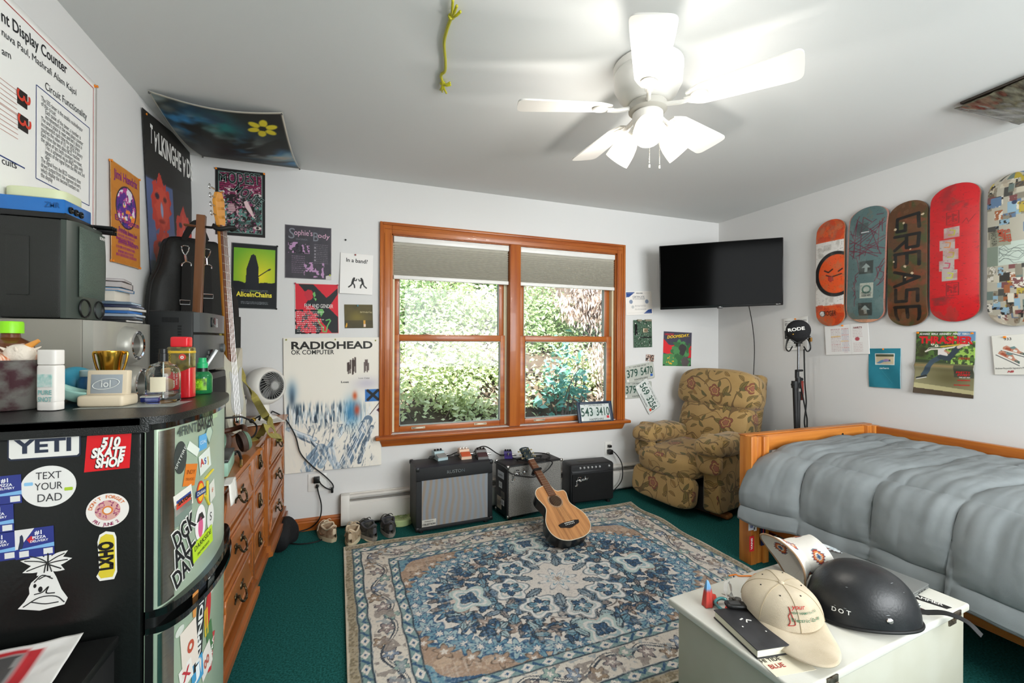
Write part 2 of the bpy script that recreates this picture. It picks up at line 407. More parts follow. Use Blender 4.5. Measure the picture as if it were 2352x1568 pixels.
for gx0, gx1, fx0, fx1 in ((.336, 1.118, .30, 1.156), (1.33, 2.098, 1.288, 2.15)):
    for up, z0, z1, gz0, gz1, y in ((0, .622, 1.335, .66, 1.288, YB+.05), (1, 1.285, 2.05, 1.328, 2.01, YB+.088)):
        s = MB(); ya, yb = y-.018, y+.018
        s.b2(fx0, gx0, ya, yb, z0, z1, .003).b2(gx1, fx1, ya, yb, z0, z1, .003).b2(gx0, gx1, ya, yb, z0, gz0, .003).b2(gx0, gx1, ya, yb, gz1, z1, .003)
        sh = casing('sash', s, OAK if not up else OAKZ)
        v = MB().b2(gx0, gx0+.006, ya-.001, yb-.004, gz0, gz1).b2(gx1-.006, gx1, ya-.001, yb-.004, gz0, gz1).b2(gx0, gx1, ya-.001, yb-.004, gz0, gz0+.006).b2(gx0, gx1, ya-.001, yb-.004, gz1-.006, gz1)
        v.build('glazing_bead', mat('grey_seal', '#9a9c94', .5), sh)
        MB().b2(gx0-.005, gx1+.005, y-.002, y+.002, gz0-.005, gz1+.005).build('glass_pane', PANE, sh, smooth=0)
        if not up:
            for q in ((.475, .955) if gx0 < 1 else (1.46, 1.95)):
                l = MB().tube([(q-.04, ya-.002, .643), (q-.034, ya-.016, .645), (q+.034, ya-.016, .645), (q+.04, ya-.002, .643)], .004, 8, 4).b2(q-.05, q+.05, ya-.003, ya+.001, .635, .651)
                l.build('sash_lift', mat('nickel', '#b7ad98', .35, 1), sh)
            for q in (gx0+.2, gx1-.2):
                MB().b2(q-.03, q+.03, y-.02, y+.02, 1.335, 1.341, .002).b2(q-.012, q+.012, y-.028, y-.012, 1.338, 1.349, .003).build('sash_lock', mat('nickel', '#b7ad98', .35, 1), sh)
def pleats(x0, x1, zt, zb, y, n):
    b = MB(); st = []
    for k in range(2*n+1): st.append((y+(.009 if k % 2 else -.011), zt+(zb-zt)*((k/(2*n))**.82)))
    vs = [(x, a, z) for x in (x0, x1) for a, z in st]; m = len(st)
    return b.add(vs, [(k, k+1, m+k+1, m+k) for k in range(m-1)])
SHADE = mat('shade_fabric', '#c6c2b6', .8, bump=.1, bs=500)
for k, (x0, x1, side) in enumerate(((.290, 1.178, 'left'), (1.278, 2.164, 'right'))):
    t = thing('cellular_shade', 'pale grey pleated shade half lowered in the %s half of the oak window' % side, 'window shade', ((x0+x1)/2, YB+.02, 1.74), group='pleated window shades')
    o = Vector(t.location)
    def L(b, nm, m, s=40, **kw): 
        b.v = [tuple(Vector(v)-o) for v in b.v]; return b.build(nm, m, t, s, **kw)
    L(MB().b2(x0, x1, YB+.002, YB+.04, 2.005, 2.048, .004), 'headrail', WHITE)
    L(pleats(x0+.003, x1-.003, 2.006, 1.765, YB+.02, 17), 'pleated_fabric', SHADE, 0, solid=.001)
    L(MB().b2(x0, x1, YB+.008, YB+.034, 1.738, 1.766, .004), 'bottom_rail', WHITE)

# ---- sunlit bank of shrubs outside
def leaf_mat(name, c1, c2):
    m = mat(name, c1, .45, c2=c2, vs=3.5, det=6, lo=.3, hi=.7); nt = m.node_tree
    b = nt.nodes['Principled BSDF']; tr = nt.nodes.new('ShaderNodeBsdfTranslucent'); mx = nt.nodes.new('ShaderNodeMixShader'); mx.inputs[0].default_value = .3
    src = b.inputs['Base Color'].links[0].from_socket; L = nt.links.new
    L(src, tr.inputs[0]); L(b.outputs[0], mx.inputs[1]); L(tr.outputs[0], mx.inputs[2]); L(mx.outputs[0], nt.nodes['Material Output'].inputs[0]); return m
def leaves(cen, rad, n, size, seed, droop=0):
    r = np.random.RandomState(seed); vs = []; fs = []
    cl = r.randn(40, 3); cl /= np.linalg.norm(cl, axis=1)[:, None]; cl *= (r.rand(40, 1)*.5+.55)
    for i in range(n):
        p = cl[r.randint(40)]+r.randn(3)*.17
        p = np.array(cen)+p*np.array(rad)
        d = r.randn(3); d[2] = d[2]*.5-(.3+droop*3); d /= np.linalg.norm(d); d = Vector(d)
        u = d.cross(Vector(r.randn(3)+np.array((0, -1.2, 1.2)))).normalized(); nn = u.cross(d)
        s = size*(.6+.8*r.rand()); w = s*(.26 if not droop else .13); p = Vector(p); k = len(vs)
        vs += [p, p+d*s*.45+u*w+nn*w*.35, p+d*s, p+d*s*.45-u*w+nn*w*.35]; fs += [(k, k+1, k+2), (k, k+2, k+3)]
    return MB().add(vs, fs)
def stems(cen, rad, n, seed, th=.012):
    r = random.Random(seed); b = MB(); base = Vector((cen[0], cen[1], cen[2]-rad[2]))
    for i in range(n):
        q = Vector((cen[0]+rad[0]*r.uniform(-1, 1), cen[1]+rad[1]*r.uniform(-1, .6), cen[2]+rad[2]*r.uniform(-.2, 1)))
        mid = (base+q)/2+Vector((r.uniform(-.2, .2), 0, .2)); b.tube([base+Vector((r.uniform(-.2, .2), 0, 0)), mid, q], lambda t: th*(1-.75*t), 5, 4)
    return b
bank = MB(); bank.grid(lambda u, v: (-6+16*u, 4.2+6*v, -.7+4.3*v**1.1+.35*noise2(np.array(u*9.), np.array(v*6.), 1, 3)), 50, 30)
struct(bank.build('hillside_ground', mat('dark_soil', '#3a3129', .95, c2='#5c5040', vs=4), kind='structure'))
GL = [leaf_mat('light_leaf', '#a5b97e', '#dfe6ba'), leaf_mat('mid_leaf', '#88a76e', '#c2d2a0'), leaf_mat('blue_green_leaf', '#4f927e', '#84b8a2'), leaf_mat('dead_leaf', '#b49a86', '#e2d0c4'), leaf_mat('deep_leaf', '#446a3a', '#86a862')]
BARK = mat('grey_bark', '#75675a', .8)
SHR = [((.9, 5.6, .35), (.85, .5, .95), 3200, .10, 0, 'pale green leafy shrub low outside the left lower pane'),
       ((1.75, 5.9, .4), (.8, .5, .9), 2800, .10, 0, 'yellow green shrub outside behind the window mullion'),
       ((.6, 6.9, 1.5), (.95, .5, .95), 3200, .10, 1, 'mid green shrub high on the bank outside the left pane'),
       ((1.9, 7.2, 1.55), (1.0, .5, .85), 3200, .10, 0, 'tall sunlit shrub on the bank outside beside the mullion'),
       ((1.6, 7.9, 2.4), (1.0, .5, .7), 2000, .09, 4, 'deep green bush at the top of the bank outside, left of centre'),
       ((-.3, 6.4, 1.0), (.8, .5, 1.3), 2200, .10, 4, 'dark green bush at the far left of the bank outside'),
       ((2.75, 5.3, .45), (.45, .35, 1.0), 420, .15, 2, 'blue green broad-leaved sapling outside the right lower pane'),
       ((3.1, 7.1, 1.5), (.9, .45, .8), 2400, .10, 1, 'green shrub on the bank outside the right upper pane'),
       ((3.3, 6.0, .25), (.8, .4, .8), 2400, .10, 0, 'bright shrub low outside, right of the blue green sapling'),
       ((4.9, 7.0, 1.0), (.9, .5, 1.1), 2000, .10, 1, 'green shrub at the far right of the bank outside'),
       ((3.85, 6.5, 2.05), (.62, .3, .42), 1300, .15, 3, 'hanging dead pinkish leaves at the top right of the bank outside'),
       ((3.85, 5.75, .75), (.45, .25, .75), 520, .14, 3, 'dry pinkish leaves hanging low at the right of the bank outside')]
for i, (cc, rr, n, sz, m, lab) in enumerate(SHR):
    n = int(n*2.6) if m not in (2, 3) else n; sz = sz*.78
    t = thing('shrub' if m != 2 else 'sapling', lab, 'shrub', (cc[0], cc[1], cc[2]-rr[2]), group='shrubs on the bank outside')
    o = Vector(t.location)
    for b, nm, mm in ((leaves(cc, rr, n, sz, i, 1 if m == 3 else 0), 'foliage', GL[m]), (stems(cc, rr, 16 if m != 3 else 40, i), 'stems', BARK)):
        b.v = [tuple(Vector(v)-o) for v in b.v]; b.build(nm, mm, t, 0 if nm == 'foliage' else 40)

# ---- baseboard heater
def heater(name, x0, x1, lab):
    t = thing(name, lab, 'heater', ((x0+x1)/2, YB-.035, 0)); o = Vector(t.location); HW = mat('heater_enamel', '#e2ded7', .4)
    def L(b, nm, m): b.v = [tuple(Vector(v)-o) for v in b.v]; return b.build(nm, m, t)
    L(MB().b2(x0, x1, YB-.012, YB-.001, .02, .225, .002).b2(x0, x1, YB-.05, YB-.004, .205, .22, .004), 'back_plate', HW)
    f = MB(); prof = [(-.045, .178), (-.064, .165), (-.064, .05), (-.058, .03), (-.055, .03), (-.060, .05), (-.060, .163), (-.043, .174)]
    n = len(prof); f.add([(x, YB+a, z) for x in (x0, x1) for a, z in prof], [(k, (k+1) % n, (k+1) % n+n, k+n) for k in range(n)]+[tuple(range(n)), tuple(range(2*n-1, n-1, -1))])
    L(f, 'front_cover', HW)
    L(MB().b2(x0, x1, YB-.054, YB-.042, .185, .192, .002), 'damper', mat('heater_damper', '#8f8b84', .4))
    L(MB().b2(x0+.01, x1-.01, YB-.04, YB-.014, .05, .15), 'fins', mat('dark_fins', '#2b2a28', .6))
    for a, b2 in ((x0-.002, x0+.055), (x1-.05, x1+.002)): L(MB().b2(a, b2, YB-.067, YB-.001, .022, .227, .006), 'end_cap', HW)
heater('baseboard_heater', -.057, 3.3, 'white baseboard heater along the window wall behind the amplifiers')
# ---- outlets
def outlet(name, x, z, lab):
    t = thing(name, lab, 'outlet', (x, YB, z)); pl = MB().b2(-.058, .058, -.006, -.0005, -.06, .06, .003) if x < 0 else MB().b2(-.036, .036, -.006, -.0005, -.058, .058, .003)
    pl.build('cover_plate', WHITE, t)
    for dz in (.024, -.024):
        r = MB().b2(-.017, .017, -.009, -.005, dz-.016, dz+.016, .004).build('receptacle', mat('ivory_plastic', '#d9d6cf', .4), t)
        MB().b2(-.008, -.005, -.0095, -.0088, dz-.004, dz+.006).b2(.005, .008, -.0095, -.0088, dz-.004, dz+.006).build('slot', BLACK, r, smooth=0)
    return t
ox1, ox2 = on(729, 1107, 'y', YB), on(1397, 1029, 'y', YB)
outlet('wall_outlet', ox1.x, ox1.z, 'white wall outlet below the big blue and white poster')
outlet('wall_outlet', ox2.x, ox2.z, 'white wall outlet between the amplifiers and the floral recliner')
# ================================================================ papers, posters and boards on the walls
def lpt(e, wall, q): # photographed direction -> the sheet's own coordinates
    return e.matrix_world.inverted() @ wallpart(wall, *q)
def wtext(e, wall, c, rows):
    """rows: (string, left end, right end, capital height, options), ends on the wall as photographed"""
    its = []
    for r in rows:
        st, a, b, hp = r[:4]; k = dict(r[4]) if len(r) > 4 else {}
        A, B = lpt(e, wall, a), lpt(e, wall, b); m = ((a[0]+b[0])/2, (a[1]+b[1])/2)
        hh = (lpt(e, wall, (m[0], m[1]-hp/2))-lpt(e, wall, (m[0], m[1]+hp/2))).length
        k['w'] = (B-A).length; k['r'] = math.atan2(B.y-A.y, B.x-A.x)+k.get('r', 0)
        its.append((st, (A.x+B.x)/2, (A.y+B.y)/2, hh/.72, k))
    return text(e, ink(c), its)
def blob(c, x, y, r, col, seed, n=26, asp=1, a=1):
    rr = random.Random(seed); c.poly([(x+r*asp*math.cos(t)*(.75+.4*rr.random()), y+r*math.sin(t)*(.75+.4*rr.random())) for t in [2*PI*k/n for k in range(n)]], col, a)
ALABS = []
# --- left wall
def p_sci(c, w, h):
    c.put(c.nz(.03, 2)*.5, '#efeee8')
e = poster('science_poster', 'large white circuit diagram poster filling the left wall above the black speaker', 'poster', 'l', [(XL, .95, 2.285), (XL, 2.172, 2.285), (XL, 2.172, 1.37), (XL, .95, 1.37)], p_sci, 60, base='#f6f5f1', pin=[(.985, .985)])
wtext(e, 'l', '#17181c', [('nt Display Counter', (-2, 34), (150, 160), 26, {'b': .012}), ('nuva Paul, Mashrafi Alam Kajol', (0, 72), (172, 213), 16), ('am', (0, 116), (21, 128), 17), ('Circuit Functionality', (100, 196), (196, 268), 17), ('cuits', (0, 368), (34, 380), 17), ('Waveform', (150, 468), (202, 490), 13)])
LN = ['The 555 timer is the astable multivibrator', 'of this circuit.', '  Each pulse of the timer, a number is', '  incremented in the ones place counter', "The one's place is reset and ten's place is", "incremented each time the one's place", 'reaches the value of 10, or 1010 in binary', 'Each time the tens place BCD reaches', 'the value of ten, both counters are reset.', '  This is achieved via an AND gate, with', '  inputs of the signal from the 4th and 2nd', '  digit.', 'The signal from the BCD counters then', 'drives output from the segment drivers,', 'which display the decimal numbers on', 'the display']
A, B, D, G = (lpt(e, 'l', q) for q in ((80, 194), (203, 293), (206, 474), (88, 413)))
x0 = A.x+.035; its = []; hgt = A.y-G.y
for i, s in enumerate(LN): its.append((s.strip(), x0-.012+(.02 if s[0] == ' ' else 0), A.y-.03-i*(hgt-.05)/15, .022, {'al': 'LEFT', 'sx': .62}))
text(e, ink('#3a3b40'), its)
def frame_line(e, pts, w, m, name='printed_rule'):
    b = MB()
    for (a, c) in zip(pts, pts[1:]):
        d = (c-a).normalized(); n = Vector((-d.y, d.x, 0))*w/2; z = Vector((0, 0, .0008))
        b.add([a-n+z, c-n+z, c+n+z, a+n+z], [(0, 1, 2, 3)])
    return b.build(name, m, e, 0)
x1, yb = B.x, G.y
frame_line(e, [Vector((A.x, A.y, 0)), Vector((x1, A.y, 0)), Vector((x1, yb, 0)), Vector((A.x, yb, 0)), Vector((A.x, A.y, 0))], .003, ink('#2a3f78'))
q = lpt(e, 'l', (212, 202)); frame_line(e, [Vector((.05, q.y, 0)), Vector((q.x, q.y, 0)), Vector((q.x, .02, 0))], .003, ink('#b4322c'))
q0 = lpt(e, 'l', (70, 395)); frame_line(e, [Vector((.05, q0.y, 0)), Vector((A.x-.05, q0.y, 0))], .004, ink('#2a3f78'))
for (a, b2) in (((36, 200), (58, 244)), ((38, 258), (60, 300))):
    p, r = lpt(e, 'l', a), lpt(e, 'l', b2); d = MB().b2(p.x, r.x, r.y-.01, p.y, .0005, .002).build('printed_display', ink('#241c1a'), e, 0)
    text(d, ink('#d8402c'), [('3', (p.x+r.x)/2, (p.y+r.y)/2, .085, {'r': -PI/2})], 'printed_digit', .003)
    for k in range(6):
        yy = p.y-.01-k*.014; frame_line(e, [Vector((p.x-.16, yy, 0)), Vector((p.x, yy, 0))], .0015, ink('#c08070'))
def p_hen(c, w, h):
    c.rect(0, 0, 100, h, '#c9802a'); c.put((c.nz(.06, 4) > .55)*.25, '#b56a1e')
    c.ell(52, h*.60, 36, h*.22, '#1b1430'); c.ell(52, h*.60, 33, h*.205, '#b7368f')
    inside = np.hypot((c.X-52)/33, (c.Y-h*.60)/(h*.205)) < 1
    n = c.nz(.09, 7); c.put(inside & (n > .52), '#5a2b8c'); c.put(inside & (n < .40), '#e9e2ec'); c.put(inside & (c.nz(.11, 9) > .6) & (c.Y < h*.6), '#f0822a'); c.put(inside & (c.nz(.13, 12) > .66), '#1d2f73'); c.put(inside & (c.nz(.12, 14) > .68) & (c.Y < h*.62), '#f5d04a')
    for k, yy in enumerate((.33, .29, .255, .215, .17, .125, .09)):
        c.scrawl(14+(k % 2)*6, 84-(k % 3)*6, h*yy, '#8d2273', 4.2, k)
e = poster('concert_poster', 'narrow orange concert poster with a psychedelic oval on the left wall', 'poster', 'l', [(247, 363), (313, 410), (319, 618), (250, 600)], p_hen, 80, warp=lambda s, t: .006+.012*np.sin(t*9)*s*(1-s), pin=[(.02, .99), (.98, .99), (.03, .01), (.97, .01)])
wtext(e, 'l', '#8a1f78', [('Jimi Hendrix', (254, 396), (309, 427), 20, {'b': .02}), ('Experience', (258, 497), (313, 520), 12, {'b': .02}), ('Sunday June 1st', (266, 523), (309, 545), 9, {'b': .02}), ('Santa Barbara', (264, 549), (311, 567), 10, {'b': .02})])
def p_red(c, w, h):
    c.rect(0, 0, 100, h, '#23221f'); c.rect(0, h*.36, 100, h*.72, '#55648f'); c.rect(52, h*.48, 100, h*.73, '#2b2a2a'); c.rect(0, h*.30, 100, h*.50, '#5f6a92', .6)
    for x, y, r, s in ((26, h*.62, 22, 1), (74, h*.52, 21, 2), (27, h*.40, 20, 3), (76, h*.33, 18, 4)):
        blob(c, x, y, r, '#c23a2a', s, 30, .95); blob(c, x+2, y-2, r*.8, '#d4513a', s+9, 30, .8, .7)
        c.ell(x-7, y+6, 4, 2.4, '#2a2438'); c.ell(x+8, y+5, 3.5, 2.2, '#5a2b2a'); c.ell(x+1, y-4, 2.5, 6, '#8fa0c4', .1); c.ell(x, y-13, 6, 1.6, '#8c2318')
    c.rect(0, 0, 100, h*.26, '#6c6f58'); c.put((c.nz(.05, 3) > .5)*(c.Y < h*.3)*.6, '#4f5242')
e = poster('band_poster', 'tall black poster with red painted faces at the left wall corner behind the gig bag', 'poster', 'l', [(333, 240), (438.5, 356), (441, 740), (338, 800)], p_red, 90, base='#23221f', warp=lambda s, t: .006+.01*(1-t)**2*np.sin(s*3.1), pin=[(.06, .985), (.97, .99)])
wtext(e, 'l', '#ecebe6', [('T', (339, 306), (345, 312), 42, {'b': .03}), ('A', (348, 319), (356, 328), 43, {'b': .03, 'r': PI}), ('LKINGHE', (358, 330), (411, 376), 43, {'b': .03}), ('A', (414, 377), (422, 386), 42, {'b': .03, 'r': PI}), ('DS', (424, 386), (438, 399), 40, {'b': .03})])
# --- ceiling
def p_swirl(c, w, h):
    c.rect(0, 0, 100, h, '#1d1f1c')
    n = noise2(c.X*.7+c.Y*.5, c.Y*1.0-c.X*.6, .03, 5, 4); band = np.exp(-((c.Y-(h*.88-c.X*.85))/(h*.26))**2)
    c.put(np.clip((n-.36)*6, 0, 1)*band, '#3b8cc4'); c.put(np.clip((n-.58)*6, 0, 1)*band, '#7fb4d4'); c.put(np.clip((noise2(c.X*.5+c.Y*.4, c.Y-c.X*.7, .05, 8)-.52)*7, 0, 1)*band, '#8f9c9a'); c.put(np.clip((noise2(c.X, c.Y, .04, 9)-.6)*8, 0, 1)*band, '#17303c')
    c.put(np.clip((n-.55)*6, 0, 1)*np.exp(-((c.Y-(h*.70-c.X*.6))/(h*.15))**2), '#d3c4ae'); c.put(np.clip((c.nz(.05, 21)-.5)*5, 0, 1)*np.exp(-((c.Y-h*.8)/(h*.12))**2-((c.X-45)/14)**2), '#1f7f7c')
    for k in range(6):
        a = k*PI/3+.3; c.ell(80+8*math.cos(a), h*.83+8*math.sin(a), 5.2, 3.4, '#d6c52c', a)
    c.ell(80, h*.83, 3.4, 3.4, '#1d1f1c')
    for r in ((0, 0, 100, 1.6), (0, h-2, 100, h), (98.4, 0, 100, h), (0, 0, 1.2, h)): c.rect(*r, '#c9c1b0')
poster('ceiling_poster', 'dark poster with blue swirls and a yellow flower sagging from the ceiling corner', 'poster', 'c', [(335, 203), (650, 254), (690, 385), (466, 356)], p_swirl, 110, off=.006, warp=lambda s, t: .002+.05*np.sin(PI*t)**1+.035*np.sin(PI*s)*t, pin=[(.01, .99), (.99, .99), (.01, .01), (.99, .01)], pinc='#4a4a4a')
# --- window wall
def p_mm(c, w, h):
    c.rect(0, 0, 100, h, '#1d1a1b'); c.rect(6, 7, 94, h-7, '#6e8e86'); c.rect(8, 9, 92, h-9, '#2a2024')
    n = c.nz(.12, 3); inn = (c.X > 8) & (c.X < 92) & (c.Y > 9) & (c.Y < h-9)
    c.put(inn & (c.Y > h*.62) & (np.sin(c.Y*1.6+n*9) > .2), '#a5285f'); c.put(inn & (c.Y < h*.6) & (n > .5), '#5f8f86'); c.put(inn & (c.Y < h*.6) & (c.nz(.2, 8) > .58), '#26211f'); c.put(inn & (c.nz(.25, 5) > .66), '#c7a2ab'); c.put(inn & (c.nz(.22, 15) > .68), '#8a3a63')
    blob(c, 32, h*.42, 11, '#d9b9bd', 4, 20, .7); [c.line([(24, h*(.36+.025*k)), (41, h*(.37+.025*k))], 1.2, '#6b3f4a') for k in range(5)]
    c.poly([(56, h*.52), (62, h*.55), (70, h*.45), (80, h*.28), (74, h*.30), (60, h*.44)], '#e6c8c9')
    for x, y in ((32, h*.69), (84, h*.64), (84, h*.14)): c.ell(x, y, 8, 4, '#d8cfc6'); c.ell(x, y, 3, 3, '#1d1a1b')
e = poster('gig_poster', 'black, pink and teal hand-lettered gig poster near the ceiling on the window wall', 'poster', 'b', [(492, 384), (608, 397), (611, 547), (497, 538)], p_mm, 110, pin=[(.02, .98), (.98, .98)])
for cc, off, bb in (('#7d9c95', 0, .035), ('#1c1719', .0006, 0)):
    wtext(e, 'b', cc, [('M', (503, 408), (522, 410), 18, {'b': bb, 'dz': off}), ('ODEST', (524, 409), (598, 415), 26, {'b': bb, 'dz': off}), ('MOUSE', (540, 430), (600, 470), 22, {'b': bb, 'dz': off}), ('FEB', (582, 487), (597, 492), 11, {'b': bb*.6, 'dz': off}), ('28', (581, 502), (597, 508), 13, {'b': bb*.6, 'dz': off}), ('MIMICKING', (548, 512), (578, 514), 8, {'b': bb*.5, 'dz': off}), ('BIRDS', (546, 523), (580, 527), 9, {'b': bb*.5, 'dz': off})])
def p_hill(c, w, h):
    c.rect(0, 0, 100, h, '#1b1f22'); t = np.clip((c.Y-h*.35)/(h*.55), 0, 1)
    m = (np.abs(c.X-50) < 45) & (c.Y > h*.33) & (c.Y < h*.925)
    g = np.clip(1-np.hypot((c.X-62)/70, (c.Y-h*.5)/(h*.5)), 0, 1)[..., None]
    c.c = np.where(m[..., None], np.array(hx('#6fae2c'))*(1-g)+np.array(hx('#f0e02c'))*g, c.c)
    ridge = h*.36+h*.05*c.nz(.06, 3)+h*.04*(np.abs(c.X-50)/50); c.put(m & (c.Y < ridge), '#1a1d22')
    c.poly([(30, h*.30), (33, h*.62), (42, h*.82), (47, h*.845), (52, h*.82), (58, h*.66), (60, h*.30)], '#20232a'); c.line([(58, h*.50), (80, h*.61)], 2, '#20232a'); c.ell(82, h*.615, 4, 2, '#20232a', .6)
    for k, yy in enumerate((.285, .265, .105, .09, .075)): c.scrawl(22, 80, h*yy, '#b9bcc0', .9, k)
    for r in ((0, 0, 100, 1), (0, h-1, 100, h), (0, 0, 1, h), (99, 0, 100, h)): c.rect(*r, '#cfcfca')
e = poster('rock_poster', 'dark poster with a black silhouette on a yellow-green sky, yellow serif title', 'poster', 'b', [(529, 557), (637, 563.5), (637.5, 712), (532, 706)], p_hill, 100, pin=[(.99, .01), (.99, .99)], pinc='#222222')
wtext(e, 'b', '#f2e24a', [('AliceInChains', (543, 675), (625, 679), 11, {'b': .03})]); wtext(e, 'b', '#8fc03a', [('Rooster', (576, 668), (592, 669), 4)])
def p_soph(c, w, h):
    c.rect(0, 0, 100, h, '#46434a'); c.put(np.clip(c.nz(.08, 3)*1.1-.3, 0, 1), '#38353b')
    inr = lambda a, b, d, f: (c.X > a) & (c.X < b) & (c.Y > d*h) & (c.Y < f*h)
    n = c.nz(.16, 6, 2)
    c.put(inr(7, 52, .48, .68) & (n > .5), '#b98fb6'); c.put(inr(40, 84, .03, .32) & (n > .56), '#b98fb6'); c.put(inr(7, 52, .48, .68) & (c.nz(.2, 9) > .6), '#2c2830')
    for k in range(11): c.scrawl(62, 92, h*(.66-.035*k), '#8a858d', 1.4, k, .8)
    for k in range(9): c.scrawl(14, 42, h*(.42-.038*k), '#a084a0', 1.4, k+40, .8)
    for k in range(5): c.ell(64, h*(.60-.06*k), 1.8, 1.8, '#9d979f')
    c.put((c.X > 88) & (c.Y < h*.07+(c.X-88)*.35), '#cfcac5')
    for r in ((0, 0, 100, .8), (0, h-.8, 100, h), (0, 0, .8, h), (99.2, 0, 100, h)): c.rect(*r, '#b9b6b4')
e = poster('tour_poster', 'charcoal poster with lilac drawings and a torn lower right corner', 'poster', 'b', [(655, 515), (762, 524.5), (760.5, 643), (654, 638)], p_soph, 110, pin=[(.97, .09)], pinc='#b5c43a')
wtext(e, 'b', '#d9aec4', [('ophie\'s', (676, 534), (718, 537), 13), ('ody', (730, 541), (757, 545), 11)]); wtext(e, 'b', '#7f828a', [('S', (663, 536), (677, 538), 25), ('B', (719, 545), (731, 546), 21), ('US & CANADA', (680, 549), (706, 551), 4)])
def p_band(c, w, h):
    for ox, fl in ((40, 1), (68, -1)):
        c.ell(ox+3*fl, h*.385, 3, 3.4, '#1c1c1c')
        c.line([(ox+1*fl, h*.36), (ox-2*fl, h*.27)], 7, '#1c1c1c'); c.line([(ox+2*fl, h*.345), (ox+9*fl, h*.33), (ox+11*fl, h*.37)], 3, '#1c1c1c')
        c.line([(ox-2*fl, h*.27), (ox-6*fl, h*.21), (ox-13*fl, h*.165)], 4, '#1c1c1c'); c.line([(ox-1*fl, h*.27), (ox+4*fl, h*.22), (ox+5*fl, h*.16)], 4, '#1c1c1c')
e = poster('flyer', 'white flyer with two boxing figures pinned left of the window', 'flyer', 'b', [(782, 580), (856, 586), (856, 678), (780, 673)], p_band, 90, base='#ece9e5', pin=[(.45, .97)], pinc='#8a2b2b', warp=lambda s, t: .002+.012*(1-t)*(1-s))
wtext(e, 'b', '#2a2a2a', [('In a band?', (795, 597), (844, 602), 9, {'b': .015})])
def p_film(c, w, h):
    c.rect(0, 0, 100, h, '#d8d3cc'); c.rect(1.5, 1.5, 98.5, h-1.5, '#d52636')
    c.poly([(8, h-2), (42, h-2), (72, h*.72), (98, h*.92), (98, h*.80), (76, h*.52), (98, h*.34), (98, 2), (83, 2), (60, 30), (54, 55), (38, 70), (20, h*.55), (34, h*.72)], '#23282a')
    c.poly([(60, h*.42), (98, h*.34), (98, h*.15), (86, h*.15), (74, h*.28)], '#23282a'); blob(c, 32, h*.78, 13, '#c22a3a', 3, 20, .8)
    c.poly([(36, h*.47), (62, h*.50), (66, h*.44), (60, h*.36), (54, h*.30), (57, h*.36), (50, h*.42)], '#6fb765'); c.poly([(40, h*.80), (45, h*.84), (47, h*.76), (44, h*.72)], '#6fb765'); c.poly([(42, h*.72), (49, h*.70), (47, h*.65)], '#6fb765')
    c.line([(52, h*.28), (56, h*.2), (64, h*.12), (62, h*.05), (70, h*.04), (73, h*.16), (80, h*.26), (78, h*.29), (70, h*.27)], 3, '#6fb765')
    c.put((c.nz(.12, 4) > .56) & (c.Y < h*.48) & (c.X < 58), '#23282a')
    for k in range(11): c.scrawl(4, 66-(k % 4)*6, h*(.435-.038*k), '#efe6e2', 1.7, k)
e = poster('tour_poster', 'red and black screen-printed poster with a green hand, above the big white poster', 'poster', 'b', [(678, 649.5), (778, 653), (778.5, 766), (677, 767)], p_film, 110, pin=[(.02, .99), (.98, .98)], pinc='#b53a50')
wtext(e, 'b', '#efe8e4', [('FILM AND GENDER', (699, 702), (765, 704), 9), ('APRIL/MAY 2024', (703, 709), (731, 709), 3)])
def p_am(c, w, h):
    c.rect(0, 0, 100, h, '#4a4326'); c.put(np.clip(c.nz(.05, 3), 0, 1)*.7, '#6a5d2c'); c.put(np.exp(-((c.X-42)/30)**2-((c.Y-h*.45)/(h*.25))**2)*.7, '#8a7a30')
    c.put((c.Y < h*.33)*.5, '#3a3524'); c.rect(66, h*.05, 73, h*.33, '#d9a040'); c.rect(67, h*.05, 74, h*.17, '#e8cfc0'); c.poly([(2, h*.04), (6, h*.22), (10, h*.22), (8, h*.04)], '#d9a030')
e = poster('album_print', 'small square olive brown print with two lit windows beside the oak window', 'print', 'b', [(791, 699), (856, 699.5), (856.5, 753), (791.5, 753.5)], p_am, 70, pin=[(.47, .95)], pinc='#4a8a9a')
wtext(e, 'b', '#c9b98c', [('americ', (827, 716), (855, 717), 5)])
